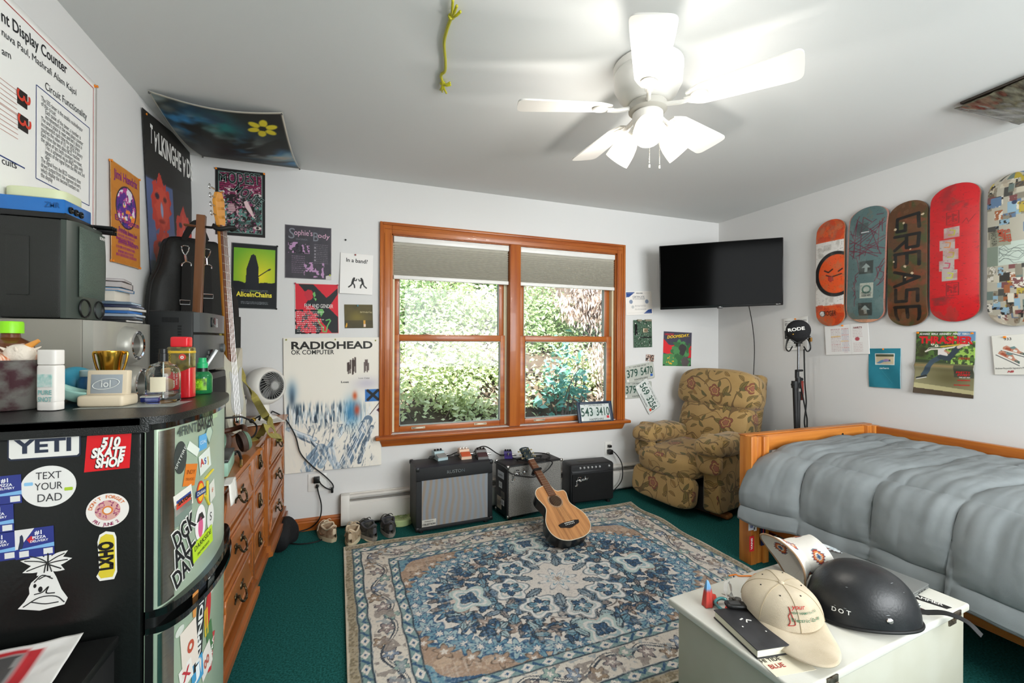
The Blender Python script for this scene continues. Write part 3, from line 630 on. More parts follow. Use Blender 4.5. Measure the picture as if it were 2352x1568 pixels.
def p_hwy(c, w, h):
    c.put(c.nz(.02, 2)*.5, '#ece6d8'); r = random.Random(5)
    c.put(np.exp(-((c.X-8)/5)**2-((c.Y-h*.60)/(h*.08))**2)*.8, '#6d93ad'); c.put(np.exp(-((c.X-8)/2.5)**2-((c.Y-h*.55)/(h*.07))**2)*.8, '#34475a')
    band = np.exp(-((c.Y-h*.42)/(h*.08))**4); st = noise2(c.X*6, c.Y*.6, .12, 4, 3)
    c.put(band*np.clip((st-.38)*4, 0, 1)*np.clip((92-c.X)/25, 0, 1), '#5f7f97'); c.put(band*np.clip((st-.52)*7, 0, 1)*(c.X < 62), '#2c3b49'); c.put(band*np.clip((noise2(c.X*8, c.Y, .12, 9, 2)-.58)*8, 0, 1), '#e9ecec')
    for a, b2, ww, col in (((8, h*.30), (32, h*.2), 3, '#44566a'), ((24, h*.27), (38, h*.13), 2.5, '#2c3b49'), ((58, h*.30), (36, h*.04), 7, '#8fa6b8'), ((86, h*.36), (62, h*.02), 10, '#5a7188'), ((80, h*.34), (55, h*.02), 4, '#3f5468'), ((36, h*.16), (22, h*.02), 13, '#7790a6'), ((70, h*.40), (44, h*.14), 3, '#a3b4c0'), ((46, h*.17), (52, h*.02), 8, '#a9bac8'), ((90, h*.3), (76, h*.04), 5, '#46596c'), ((4, h*.33), (30, h*.24), 5, '#8fa3b4')):
        c.line([a, ((a[0]+b2[0])/2-2, (a[1]+b2[1])/2), b2], ww, col, .9)
        for k in range(4): o = r.uniform(-ww, ww)*.4; c.line([(a[0]+o, a[1]), (b2[0]+o, b2[1])], .5, '#e6ebee')
    st2 = noise2(c.X*2.4+c.Y*.8, c.Y*.5-c.X*.5, .16, 51, 3); c.put(np.clip((st2-.5)*7, 0, 1)*(c.Y < h*.36)*.85, '#e9e4da'); c.put(np.clip((noise2(c.X*3-c.Y, c.Y*.6+c.X*.6, .2, 52, 3)-.62)*8, 0, 1)*(c.Y < h*.34)*(c.X > 20)*(c.X < 92)*.7, '#3a4c60')
    for k in range(40):
        x, y = r.uniform(20, 90), h*r.uniform(.03, .33); c.line([(x, y), (x+r.uniform(-4, 4), y+r.uniform(4, 12))], .5, '#37485a', .6)
    c.put(np.exp(-((c.X-69)/8)**2-((c.Y-h*.43)/(h*.10))**2)*.9, '#2f7fb0'); c.put(np.exp(-((c.X-72)/2.4)**2-((c.Y-h*.55)/(h*.03))**2), '#cf5a2c'); c.put(np.exp(-((c.X-74)/3)**2-((c.Y-h*.44)/(h*.04))**2), '#b5482e')
    for k in range(14): x = r.uniform(64, 78); c.rect(x, h*r.uniform(.71, .78), x+1.4, h*r.uniform(.79, .85), '#43342f', .9)
    for k in range(7): x = r.uniform(82, 87); c.rect(x, h*r.uniform(.72, .78), x+1.2, h*r.uniform(.78, .83), '#5a4a48', .9)
    c.put(np.exp(-((c.X-85)/14)**2-((c.Y-h*.64)/(h*.05))**2)*.6, '#b3aec4'); c.rect(83, h*.50, 100, h*.595, '#2f6fb5')
    for q in ((86, h*.515, 97, h*.585), (97, h*.515, 86, h*.585)): c.line([q[:2], q[2:]], 3, '#17191c')
    c.poly([(88, h*.40), (100, h*.50), (100, h*.385)], '#e9e4de'); c.line([(88, h*.40), (100, h*.50)], .8, '#3a2c34'); c.poly([(95, h*.43), (100, h*.46), (100, h*.40)], '#5c2c44')
e = poster('band_poster', 'big cream poster with blue sketched roads, hanging between the dresser and the window', 'poster', 'b', [(651, 776.5), (872, 773.5), (876, 1066), (654, 1087)], p_hwy, 240, base='#eee8dc', off=.004, pin=[(.03, .985), (.52, .985), (.95, .975)], pinc='#8a8a30', warp=lambda s, t: .007+.006*np.sin(t*7)*s*(1-s)*4+.01*(1-t)**3*s)
wtext(e, 'b', '#26241f', [('RADIOHEAD', (669, 794.5), (855, 792.5), 17, {'b': .03}), ('OK COMPUTER', (669, 809.5), (767, 808.5), 10.5, {'b': .012}), ('Lost', (783, 877), (801, 877), 4.5, {'b': .02}), ('Lost Child', (824, 868), (848, 868), 3.2)])
def p_cert(c, w, h):
    c.rect(0, 0, 100, h, '#efe9e2'); c.poly([(3, h-3), (36, h-3), (14, h-18), (3, h-19)], '#24488c'); c.poly([(97, 4), (66, 4), (84, 16), (97, 18)], '#24488c')
    for x in (20, 80): c.ell(x, h*.56, 6.5, 6.5, '#8794ab')
    c.ell(26, h*.34, 5, 5, '#c4c3c0')
    for k, y in enumerate((.40, .36, .25, .22)): c.scrawl(34, 76, h*y, '#8f8d8c', 1, k)
    for r in ((6, 6, 94, 6.8), (6, h-6, 94, h-5.4)): c.rect(*r, '#cfc9c0')
e = poster('certificate', 'white certificate with blue corners pinned right of the window', 'certificate', 'b', [(1436, 668), (1494, 669.5), (1499, 721), (1437, 725)], p_cert, 90, warp=lambda s, t: .001+.006*(1-t)*s)
wtext(e, 'b', '#3f4656', [('CERTIFICATE', (1452, 682), (1479, 682), 4.5), ('OF SCHOLARSHIP', (1452, 686.5), (1480, 686.5), 2.6), ('BOLD.ORG', (1461, 673.5), (1475, 673.5), 3, {'b': .02})])
def p_mb(c, w, h): c.rect(0, 0, 100, h, '#3f5a45'); c.put((c.nz(.25, 3, 2) > .58), '#587560'); c.put((c.nz(.4, 13, 1) > .74), '#1c2a20')
e = poster('circuit_board', 'green computer motherboard fixed to the wall right of the window', 'circuit board', 'b', [(1454, 735), (1496.5, 734.5), (1496, 797), (1454, 798)], p_mb, 80, off=.008)
W_, H_ = e['w'], e['h']; r = random.Random(8)
b = MB(); b.b2(.5*W_, .75*W_, .54*H_, .70*H_, 0, .006, .001); b.build('processor_socket', mat('socket_metal', '#b9ad92', .4, .8), e); MB().b2(.55*W_, .70*W_, .58*H_, .66*H_, .006, .008).build('processor', mat('bronze_chip', '#7d6650', .4), e)
MB().b2(.34*W_, .95*W_, .345*H_, .385*H_, 0, .011, .001).build('expansion_slot', BLACK, e); MB().b2(.07*W_, .11*W_, .45*H_, .85*H_, 0, .01).b2(.14*W_, .17*W_, .45*H_, .85*H_, 0, .01).build('memory_slot', BLACK, e)
MB().b2(.2*W_, .4*W_, .95*H_, 1.02*H_, 0, .016).b2(.62*W_, .95*W_, .95*H_, 1.02*H_, 0, .014).build('port_block', mat('port_metal', '#a9a18c', .35, .7), e)
for mm, n, s in ((mat('chip_black', '#1a1a1a', .4), 22, .05), (mat('cap_silver', '#c9c7bf', .35, .5), 22, .035), (mat('cap_white', '#dcdcd0', .5), 9, .05)):
    b = MB()
    for k in range(n): x, y, q = r.uniform(.04, .92)*W_, r.uniform(.03, .93)*H_, r.uniform(.5, 1.3)*s*W_; b.b2(x, x+q, y, y+q*r.uniform(.5, 1.2), 0, r.uniform(.002, .007))
    b.build('components', mm, e, 0)
def p_doom(c, w, h):
    c.rect(0, 0, 100, h, '#43404f'); c.poly([(0, h*.38), (0, h*.78), (10, h*.70), (18, h*.62), (30, h*.60), (40, h*.62), (40, h*.3)], '#d8262c'); c.rect(88, h*.25, 100, h*.6, '#c8262c')
    blob(c, 60, h*.44, 32, '#4d8a52', 3, 30, .95); c.poly([(0, 0), (0, h*.34), (30, h*.36), (55, h*.2), (100, h*.24), (100, 0)], '#4d8a52'); c.put((c.nz(.07, 3) > .58) & (c.Y < h*.7) & (c.X > 25), '#38683f'); blob(c, 68, h*.5, 17, '#3b3838', 5, 24, .8); blob(c, 78, h*.12, 16, '#57504f', 6, 24, .9)
    c.put((c.nz(.3, 2) > .6)*np.exp(-((c.X-24)/14)**2-((c.Y-h*.16)/12)**2) > .3, '#e8b02c')
e = poster('comic_cover', 'small red and green comic style print on the wall above the recliner', 'print', 'b', [(1523, 760), (1588, 764), (1587, 840.5), (1523, 840)], p_doom, 90, pin=[(.03, .03), (.96, .03)], pinc='#444444')
wtext(e, 'b', '#f0c62c', [('DOOMSDAY.', (1531, 774.5), (1582, 770), 6.5, {'b': .03, 'sh': .3})]); wtext(e, 'b', '#d8262c', [('OPERATION', (1526, 767.5), (1547, 768), 4, {'b': .02})])
def p_ph(c, w, h): c.rect(0, 0, 100, h, '#4a3a34'); c.put(c.nz(.08, 3) > .55, '#b98a72'); c.put(c.nz(.1, 7) > .62, '#d9d2cc'); c.put(c.nz(.1, 11) > .66, '#2a2426')
poster('snapshot', 'tiny dark snapshot stuck above the license plates', 'photo', 'b', [(1484, 813), (1502.5, 815), (1501, 830.5), (1482, 829)], p_ph, 40)
# --- license plates
def plate(corners, lab, top, num, bot, base, off, sticker, e=None, grp='license plates on the wall'):
    if e is None:
        o, U, Vv, n, w, h = wallrect('b', corners); e = thing('license_plate', lab, 'license plate', M=frame(o+n*off, U, Vv, n), group=grp)
    else: w, h = .305, .155
    c = Cv(100, 51, 90, base); c.put(np.clip(c.nz(.05, len(num)), 0, 1)*.25, '#8f968f'); c.put(np.exp(-((c.X-50)/18)**2-((c.Y-24)/9)**2)*.25, '#7a9a90')
    def pos(X, Y):
        r = 5.; dx = np.maximum(np.abs(X-50)-(50-r), 0); dy = np.maximum(np.abs(Y-25.5)-(25.5-r), 0)
        f = np.where((dx > 0) & (dy > 0), r/np.maximum(np.hypot(dx, dy), 1e-6), 9); k = np.minimum(f, 1)
        xx = np.where((dx > 0) & (dy > 0), np.sign(X-50)*(50-r+dx*k), X-50); yy = np.where((dx > 0) & (dy > 0), np.sign(Y-25.5)*(25.5-r+dy*k), Y-25.5)
        ed = np.minimum(np.minimum(X, 100-X), np.minimum(Y, 51-Y)); return (xx+50)*w/100, (yy+25.5)*h/51, .0015*((ed < 3.5) & (ed > 1.4))
    c.mesh('plate', pos, GLOSSY, e, solid=.0015)
    g = ink('#1f4a3c'); k = Matrix.Diagonal((w/100, h/51, 1, 1))
    text(e, g, [(num[0], 24, 26, 33, {'w': 37, 'b': .01}), (num[1], 74 if len(num[1]) > 3 else 70, 26, 33, {'w': 42 if len(num[1]) > 3 else 33, 'b': .01})], 'number', M=k)
    text(e, ink('#3c423e'), [(top, 52, 45, 7, {'w': 44}), (bot, 52, 6, 9, {'w': 46})], 'lettering', M=k)
    MB().b2(4*w/100, 10*w/100, 4*h/51, 11*h/51, .0012, .002).build('decal', WHITE, e, 0)
    if sticker: MB().b2(85*w/100, 93*w/100, 8*h/51, 15*h/51, .0012, .002).build('sticker', ink(sticker), e, 0)
    for x in (18, 82): MB().cyl((x*w/100, 46*h/51, .001), (x*w/100, 46*h/51, .002), .003, n=8).build('bolt_hole', BLACK, e)
    return e
plate([(1433, 878), (1496, 874), (1496.5, 912), (1433, 916)], 'grey license plate half hidden under the tilted white one', 'LIVE FREE OR DIE', ('379', '5470'), 'HAMPSHIRE', '#b9bcb4', .003, None)
plate([(1432, 842), (1498.5, 830), (1503.5, 867), (1437.5, 881)], 'worn grey license plate with a blue sticker, uppermost on the wall', 'LIVE FREE OR DIE', ('379', '5470'), 'HAMPSHIRE', '#c2c4bb', .007, '#2f62b5')
plate([(1487, 872), (1515, 932), (1490, 951), (1453, 883)], 'white license plate hanging steeply tilted with a red sticker', 'LIVE FREE OR DIE', ('569', '3256'), 'HAMPSHIRE', '#dfe2df', .012, '#d8492c')
bl = on(1334, 966, 'y', YB-.05); br = on(1411, 960, 'y', YB-.05)
e = thing('license_plate', 'license plate in a dark blue frame leaning on the window stool', 'license plate', M=T(bl.x, YB-.045, .614) @ RX(math.radians(76)))
plate(None, '', 'LIVE FREE OR DIE', ('543', '3410'), 'HAMPSHIRE', '#d6dcd9', 0, '#c8303c', e)
b = MB()
for x0, x1, y0, y1 in ((-.018, .012, -.014, .169), (.293, .323, -.014, .169), (.012, .293, -.014, .008), (.012, .293, .147, .169)): b.b2(x0, x1, y0, y1, -.012, .007, .005)
b.build('plate_frame', mat('dark_blue_plastic', '#27364a', .4), e)
wp = on(794, 551, 'y', YB)
t = thing('pushpin', 'lone dark pushpin left in the wall above the white flyer', 'pushpin', M=frame(Vector((wp.x, YB, wp.z)), Vector((1, 0, 0)), Vector((0, 0, 1)), Vector((0, -1, 0)))); pins(t, [(0, 0)], '#2a2a2a', 'pin')
# --- right wall
def p_lines(c, w, h):
    c.rect(4, h*.36, 40, h*.62, '#2a2a2a'); [c.scrawl(8, 60, h*(.30-.05*k), '#555555', 2, k) for k in range(5)]; [c.scrawl(60, 92, h*(.7-.06*k), '#777777', 2, k+9) for k in range(8)]
e = poster('notice_sheet', 'crumpled white notice sheet on the wall behind the microphone', 'notice', 'r', [(1801, 731), (1862, 726), (1857, 802), (1802, 806)], p_lines, 60, base='#e4e3df', warp=lambda s, t: .003+.02*s*s*(1-t)+.004*np.sin(s*9), pin=[(.5, .95)])
wtext(e, 'r', '#333333', [('START TODAY.', (1805, 746), (1848, 743), 6, {'b': .02}), ('ABSOLUTE BEGINNERS', (1804, 739), (1855, 735), 3)])
def p_menu(c, w, h):
    for k in range(15):
        y = h*(.86-.052*k); c.scrawl(15, 38, y, '#b79a9c' if k % 5 else '#a04a50', 1.3, k); c.scrawl(40, 57, y, '#9c9ab0' if k % 4 else '#b4555a', 1.3, k+20)
        if not 5 < k < 9: c.scrawl(66, 86, y-2, '#c2a6a6', 1.1, k+50)
    c.rect(15, h*.60, 37, h*.63, '#ecc86a', .8); c.rect(38, h*.44, 54, h*.465, '#ecc86a', .8); c.ell(75, h*.5, 5, 4.5, '#b5525c'); c.rect(44, h*.06, 53, h*.86, '#d9c4c6', .35); c.line([(61, 0), (61, h)], .5, '#d5d3d0')
e = poster('menu_sheet', 'white menu with red print pinned under the orange and white skateboard', 'menu', 'r', [(1893, 748.5), (1997, 741), (1997.5, 812), (1900, 816)], p_menu, 100, base='#eceae7', off=.006, pin=[(.44, .97)])
wtext(e, 'r', '#8a3038', [("HART'S", (1961, 752.5), (1981, 751.5), 4, {'b': .02})])
def p_teal(c, w, h):
    c.rect(0, 0, 100, h, '#237f93'); c.put(np.clip(c.nz(.06, 5)-.3, 0, 1)*.5, '#1b6a7c'); c.line([(40, h*.45), (75, h*.12)], .6, '#4aa0b0'); c.line([(50, h), (85, h*.8)], .6, '#1b6a7c')
    c.rect(21, h*.58, 83, h*.87, '#e6e4de'); c.rect(23.5, h*.60, 80.5, h*.85, '#cdbd9c'); c.rect(23.5, h*.79, 80.5, h*.85, '#4c5540'); c.poly([(24, h*.62), (40, h*.70), (55, h*.72), (68, h*.71), (72, h*.67), (50, h*.655), (36, h*.61)], '#5f92b8'); c.poly([(46, h*.67), (54, h*.73), (66, h*.72), (64, h*.67)], '#a083b4'); c.ell(68, h*.70, 2.5, 2.5, '#4a3028')
e = poster('clothing_advert', 'teal paper advert with a photo of someone lying down, pinned on the right wall', 'poster', 'r', [(1998, 799.5), (2068, 800), (2073, 892), (1994, 888)], p_teal, 80, pin=[(.5, .98)], warp=lambda s, t: .001+.012*s*(1-t)+.003*np.sin(s*6+t*5))
wtext(e, 'r', '#dfe8e8', [('carhartt', (2021, 845), (2044, 845.5), 3.6, {'b': .03})])
def p_thr(c, w, h):
    c.rect(0, 0, 100, h, '#6c6a48'); c.put((c.Y > h*.5)*1., '#3c4a30'); c.put(((c.nz(.2, 3) > .5) & (c.Y > h*.55)), '#55763a'); c.put((c.nz(.22, 9) > .56) & (c.Y > h*.5) & (c.X > 55), '#9cc35a'); c.put((c.Y > h*.86) & (c.X > 72), '#6c94b8'); c.put(np.exp(-((c.X-12)/10)**2-((c.Y-h*.68)/(h*.12))**2), '#3a3a22')
    c.put((c.Y < h*.47) & (c.Y < h*.44+c.X*.04), '#8f8a68'); c.put(np.exp(-((c.X-60)/35)**2-((c.Y-h*.28)/(h*.14))**2)*.75, '#57512f'); c.put((c.Y < h*.48) & (c.Y > h*.44), '#8d7a52'); c.rect(68, h*.30, 100, h*.48, '#333c36', .7); c.put((c.Y < h*.17-c.X*.08+h*.0)*.8, '#c2ba8c'); c.put((c.Y < h*.09-c.X*.05)*1., '#4c3f30')
    c.line([(18, h*.68), (28, h*.72), (48, h*.73), (90, h*.80)], 3.2, '#e6ddcf'); c.line([(18, h*.68), (24, h*.74), (46, h*.77), (60, h*.79)], 1, '#e0d8d0'); c.line([(45, h*.765), (80, h*.805)], 3, '#d9b23c')
    for x, y in ((30, .80), (37, .775), (84, .83), (92, .84)): c.ell(x, h*y, 3, 3, '#f2ecd8'); c.ell(x, h*y, 1.2, 1.2, '#555544')
    c.poly([(40, h*.72), (50, h*.75), (58, h*.62), (40, h*.63)], '#e4dcd8'); c.line([(52, h*.70), (60, h*.66)], 4, '#c08a70')
    c.line([(44, h*.60), (30, h*.52), (22, h*.38), (16, h*.30)], 10, '#41525f'); c.line([(44, h*.60), (58, h*.58), (72, h*.74)], 10, '#36434e'); c.line([(5, h*.245), (20, h*.29)], 5, '#2c302e'); c.line([(4, h*.23), (21, h*.27)], 1.6, '#e8e6e0'); c.line([(74, h*.76), (82, h*.80)], 6, '#d8c0b0')
e = poster('magazine_cover', 'creased skateboarding magazine cover with a skater mid-air, below the red skateboard', 'magazine cover', 'r', [(2107, 762), (2243, 760.5), (2236, 916), (2101, 900)], p_thr, 130, pin=[(.95, .975), (.03, .98)], warp=lambda s, t: .002+.012*np.exp(-((t-.44)/.05)**2)+.02*(1-t)**3*(1-s)**3)
wtext(e, 'r', '#d8232a', [('THRASHER', (2112, 781), (2236, 782), 16, {'b': .05}), ('PRETTY', (2196, 855), (2231, 856), 4.5, {'b': .03, 'sh': .2}), ('SWEET', (2199, 861), (2230, 862), 4.5, {'b': .03, 'sh': .2}), ('LUCKY NUTZ', (2203, 823), (2229, 824), 5, {'b': .02})])
wtext(e, 'r', '#f4f2ee', [('ALVAREZ  BERLE  KENNEDY  PEREZ  TERSHY', (2113, 767), (2234, 767), 4, {'b': .03, 'sh': .15}), ('ONE LAST VIEW', (2204, 866.5), (2230, 867.5), 2.6, {'b': .02})])
for q in ((2200, 873, 2230, 2.8), (2192, 884, 2229, 2.8)): wtext(e, 'r', '#d8232a', [('SKATEBOARDING', q[:2], (q[2], q[1]+1), q[3], {'b': .03, 'sh': .2})])
def p_shoe(c, w, h):
    for dx, dy, rot, sc in ((54, 62, -.35, 1.0), (40, 45, -.55, 1.05)):
        ca, sa = math.cos(rot), math.sin(rot); P = lambda pts: [(dx+(x*ca-y*sa)*sc, dy*h/108+(x*sa+y*ca)*sc) for x, y in pts]
        c.poly(P([(-31, -6), (31, -10), (33, -5), (28, -1), (-30, 2)]), '#e9e6de'); c.poly(P([(-30, 0), (30, -5), (27, 2), (12, 6), (2, 14), (-6, 18), (-14, 12), (-24, 15), (-31, 8)]), '#c48a72'); c.poly(P([(-14, 12), (-6, 18), (2, 14), (-4, 8), (-14, 7)]), '#6f8c8c'); c.poly(P([(14, -3), (30, -5), (27, 2), (16, 4)]), '#4f6a62'); c.poly(P([(-26, 2), (-8, 0), (-10, 8), (-22, 9)]), '#a8553c'); c.poly(P([(-4, 0), (6, -1), (6, 6), (-3, 7)]), '#e9e6de'); c.line(P([(-32, -6), (32, -10)]), 2.4, '#33373a')
        for k in range(4): c.line(P([(4+k*4, 10-k*2.6), (10+k*4, 5-k*2)]), 1, '#d9977c')
e = poster('shoe_advert', 'white sheet showing a pair of running shoes at the right edge of the photo', 'poster', 'r', [(2279.5, 771), (2378, 766), (2378, 860), (2285, 860.5)], p_shoe, 100, base='#e6e4db', off=.005, pin=[(.34, .95)], warp=lambda s, t: .002+.008*s*(1-t))
wtext(e, 'r', '#2b2b2b', [('933', (2308, 779), (2325, 778), 6), ('Andrew Reynolds Signature Model', (2288, 846), (2366, 844.5), 4)]); wtext(e, 'r', '#b5303a', [('NB', (2315, 853.5), (2331, 853), 4.5, {'b': .04, 'sh': .4})])

# --- skateboard decks on the right wall
PLY = mat('maple_ply', '#c79a6a', .5, c2='#a86a4a', vs=150, stretch=(1, 1, 6))
DECK = painted_mat('deck_paint', .38, .25)
def deck(px0, px1, py0, py1, lean, lab, paint, edge='#b98a60', nx=70, group=None):
    xx = XR-.045
    L_, R_ = on(px0, (py0+py1)/2, 'x', xx), on(px1, (py0+py1)/2, 'x', xx); m = (px0+px1)/2
    Tp, Bt = on(m, py0, 'x', xx), on(m, py1, 'x', xx); w = (L_-R_).length; h = Tp.z-Bt.z; yc = (L_.y+R_.y)/2
    u = Vector((0, -1, 0)); v = Vector((0, 0, 1)); a = lean; U = u*math.cos(a)+v*math.sin(a); Vv = -u*math.sin(a)+v*math.cos(a)
    e = thing('skateboard_deck', lab, 'skateboard', M=frame(Vector((xx, yc, (Tp.z+Bt.z)/2)), U, Vv, Vector((-1, 0, 0))))
    c = Cv(100, 100*h/w, nx, '#888888'); H2 = c.h; paint(c, H2)
    c.put((c.nz(.04, 77, 4) > .63)*(np.minimum(c.Y, H2-c.Y) < H2*.16)*.25, '#8a6a50')
    def pos(X, Y):
        d = np.clip(np.abs(Y/H2-.5)*2, 0, 1); r = np.clip((d-.78)/.22, 0, 1)
        hw = np.clip(1-r**2.1, .0004, 1)**.5; x = (X-50)/100*w*hw; t = np.clip((d-.62)/.38, 0, 1)
        return x, (Y/H2-.5)*h, -.026*t**1.6+.006*((X-50)/50)**2*(1-r)*-1
    c.mesh('deck', pos, DECK, e)
    bk = Cv(100, H2, 24, '#1a1a1a'); f = lambda X, Y: (lambda p: (p[0], p[1], p[2]-.011))(pos(100-X, Y)); bk.mesh('grip_side', f, PAPER, e)
    n = 160; rim = []
    ys = np.concatenate([np.linspace(0, H2, n), np.linspace(H2, 0, n)]); xs = np.concatenate([np.full(n, 0.), np.full(n, 100.)])
    p = pos(xs, ys); k = 2*n
    b = MB().add([(p[0][i], p[1][i], p[2][i]) for i in range(k)]+[(p[0][i], p[1][i], p[2][i]-.011) for i in range(k)], [((i+1) % k, i, i+k, (i+1) % k+k) for i in range(k)])
    b.build('ply_edge', mat('ply_edge_'+edge.strip('#'), edge, .5, c2='#7a4a34', vs=300, stretch=(.1, .1, 8)), e)
    e['w'] = w; e['h'] = h; return e, w, h
def wear(c, H2, s, col='#8c8478', a=.35): c.put(np.clip((c.nz(.05, s, 4)-.5)*5, 0, 1)*a, col); c.put((noise2(c.X, c.Y*1.4, .25, s+5) > .74)*.3, '#33302c')
def d1(c, H2):
    c.rect(0, 0, 100, H2, '#d5521f'); c.rect(0, H2*.19, 100, H2*.79, '#dcd8d2'); c.put((c.nz(.05, 3) > .55)*(np.abs(c.Y/H2-.5) > .3)*.6, '#b8391a')
    c.ell(72, H2*.48, 74, 82, '#17181a'); c.ell(74, H2*.48, 62, 70, '#e0531c'); c.line([(34, H2*.52), (48, H2*.50), (62, H2*.525)], 5, '#2a1812'); c.line([(82, H2*.50), (94, H2*.52)], 5, '#2a1812'); c.line([(40, H2*.475), (60, H2*.455), (92, H2*.475)], 4, '#2a1812'); c.poly([(46, H2*.463), (64, H2*.455), (66, H2*.42), (54, H2*.405), (46, H2*.43)], '#a8261c')
    c.ell(24, H2*.115, 11, 11, '#e8e6e2'); c.ell(24, H2*.115, 10, 10, '#2a2a2a', ring=2); c.rect(30, H2*.71, 58, H2*.76, '#b7b2ac', .6); wear(c, H2, 4)
e, w, h = deck(1873, 1937, 503, 748, 0, 'orange and white skateboard deck with a round winking face, first from the left', d1, '#c98f66'); text(e, ink('#26140c'), [('ROGER', .008, -h*.385, .05, {'w': .085})], dz=.002)
def d2(c, H2):
    c.rect(0, 0, 100, H2, '#587272'); r = random.Random(4)
    for k in range(34): c.line([(r.uniform(2, 98), H2*r.uniform(.54, .93)), (r.uniform(2, 98), H2*r.uniform(.54, .93))], 1.6, '#6a2436')
    for k in range(7):
        x, y = r.uniform(10, 90), H2*r.uniform(.08, .5); P = [(x, y)]
        for j in range(7): x += r.uniform(-8, 8); y += r.uniform(3, 16); P.append((x, y))
        c.line(P, 1.7, '#6a2c3a')
    for y in (.11, .47): 
        c.rect(34, H2*(y-.05), 70, H2*(y+.06), '#3a4240'); c.poly([(48, H2*(y-.035)), (56, H2*(y-.035)), (56, H2*y), (64, H2*y), (52, H2*(y+.04)), (40, H2*y), (48, H2*y)], '#93a09c')
    c.rect(38, H2*.21, 72, H2*.34, '#b9bcae'); c.ell(55, H2*.285, 12, 12, '#3f6a5c'); c.ell(55, H2*.285, 8, 8, '#b9bcae'); c.rect(24, H2*.76, 54, H2*.86, '#454f4e', .7); c.rect(36, H2*.775, 56, H2*.783, '#dddddd')
    c.put((np.abs(c.X-50) > 47)*1., '#c28272'); c.put((c.Y < H2*.03)*1., '#d59a7a'); wear(c, H2, 9, '#7f8c88')
e, w, h = deck(1945, 2033, 474, 740, -.03, 'grey green skateboard deck scribbled with maroon lines and white arrows', d2, '#d08a78', nx=90); text(e, ink('#1d2220'), [('HAVE YOU', .012, -h*.245, .022, {'w': .055}), ('SEEN HIM', .012, -h*.268, .022, {'w': .055})], dz=.002)
def d3(c, H2):
    c.rect(0, 0, 100, H2, '#5b3a20'); n = c.nz(.03, 6); c.put(np.clip((n-.5)*6, 0, 1)*.8, '#3c4a26'); c.put(np.clip((c.nz(.035, 16)-.58)*8, 0, 1)*.7, '#7a3a22')
    def gl(strokes, y0):
        for s in strokes: c.line([(50+(1-b)*36-18 if 0 else 22+60*b, y0+a) for a, b in s], 8.5, '#141413')
    hh = H2/6.9
    # each letter lies on its side: (distance along the board downwards, height across)
    L6 = {'G': [[(-.1, .95), (.0, .1), (.62, .1), (.62, .45), (.36, .45)], [(-.1, .95), (.55, 1)]], 'R': [[(0, 0), (0, 1)], [(0, 1), (.6, .95), (.6, .5), (0, .5)], [(.25, .5), (.65, 0)]],
          'E': [[(0, 0), (0, 1)], [(0, 1), (.6, 1)], [(0, .52), (.5, .52)], [(0, .03), (.6, .03)]], 'A': [[(0, 0), (.35, 1), (.7, 0)], [(.15, .42), (.55, .42)]], 'S': [[(.6, .95), (.05, .95), (.05, .52), (.58, .5), (.58, .05), (0, .05)]]}
    y = H2*.865
    for ch in 'GREASE':
        for s in L6[ch]: c.line([(20+62*b, y-a*hh*1.15) for a, b in s], 9, '#131312')
        y -= hh*.985
    r = random.Random(2)
    for k in range(9): x, yy = r.uniform(15, 90), r.uniform(.2, .9)*H2; blob(c, x, yy, r.uniform(2, 5), '#c9b596', k, 9)
    wear(c, H2, 19, '#6b4a34', .3)
deck(2038, 2127, 460, 748, 0, 'brown and green skateboard deck with a word in black tape down its length', d3, '#6a4a34', nx=90)
def d4(c, H2):
    c.rect(0, 0, 100, H2, '#cf1f26'); c.put(np.clip((c.nz(.03, 5, 4)-.5)*4, 0, 1)*(np.abs(c.Y/H2-.5) > .31)*.7, '#8f2a2c'); c.put(np.clip((c.nz(.04, 8, 4)-.45)*4, 0, 1)*(np.abs(c.Y/H2-.83) < .03)*.8, '#6a3a38'); c.put(np.clip((c.nz(.04, 9, 4)-.5)*4, 0, 1)*(np.abs(c.Y/H2-.15) < .03)*.7, '#6a3a38')
    for y in (.75, .235): 
        for q in ((36, -.045, 62, -.043), (36, .043, 62, .045), (36, -.045, 37.5, .045), (60.5, -.045, 62, .045)): c.rect(q[0], H2*(y+q[1]), q[2], H2*(y+q[3]), '#5f2a2a')
        c.put((c.nz(.3, 3) > .5)*(np.abs(c.X-49) < 11)*(np.abs(c.Y-H2*y) < H2*.03)*.7, '#7a2426')
    for k, (x, y, col) in enumerate(((46, .645, '#b5c43c'), (37, .56, '#d98a4a'), (44, .485, '#b5b84a'), (36, .41, '#c43a5a'), (42, .335, '#c9d43c'))):
        c.rect(x-15, H2*(y-.038), x+17, H2*(y+.038), '#b9aca6'); c.line([(x-5, H2*(y-.015)), (x+6, H2*(y-.02)), (x+8, H2*(y+.012)), (x-2, H2*(y+.02))], 2.4, col)
    c.line([(68, H2*.70), (76, H2*.73), (80, H2*.70), (92, H2*.745)], 1, '#5a1a1c'); wear(c, H2, 29, '#a82a2a', .25)
deck(2135, 2247, 420, 738, 0, 'bright red skateboard deck with five grey taped notes down the middle', d4, '#9a5a44', nx=90)
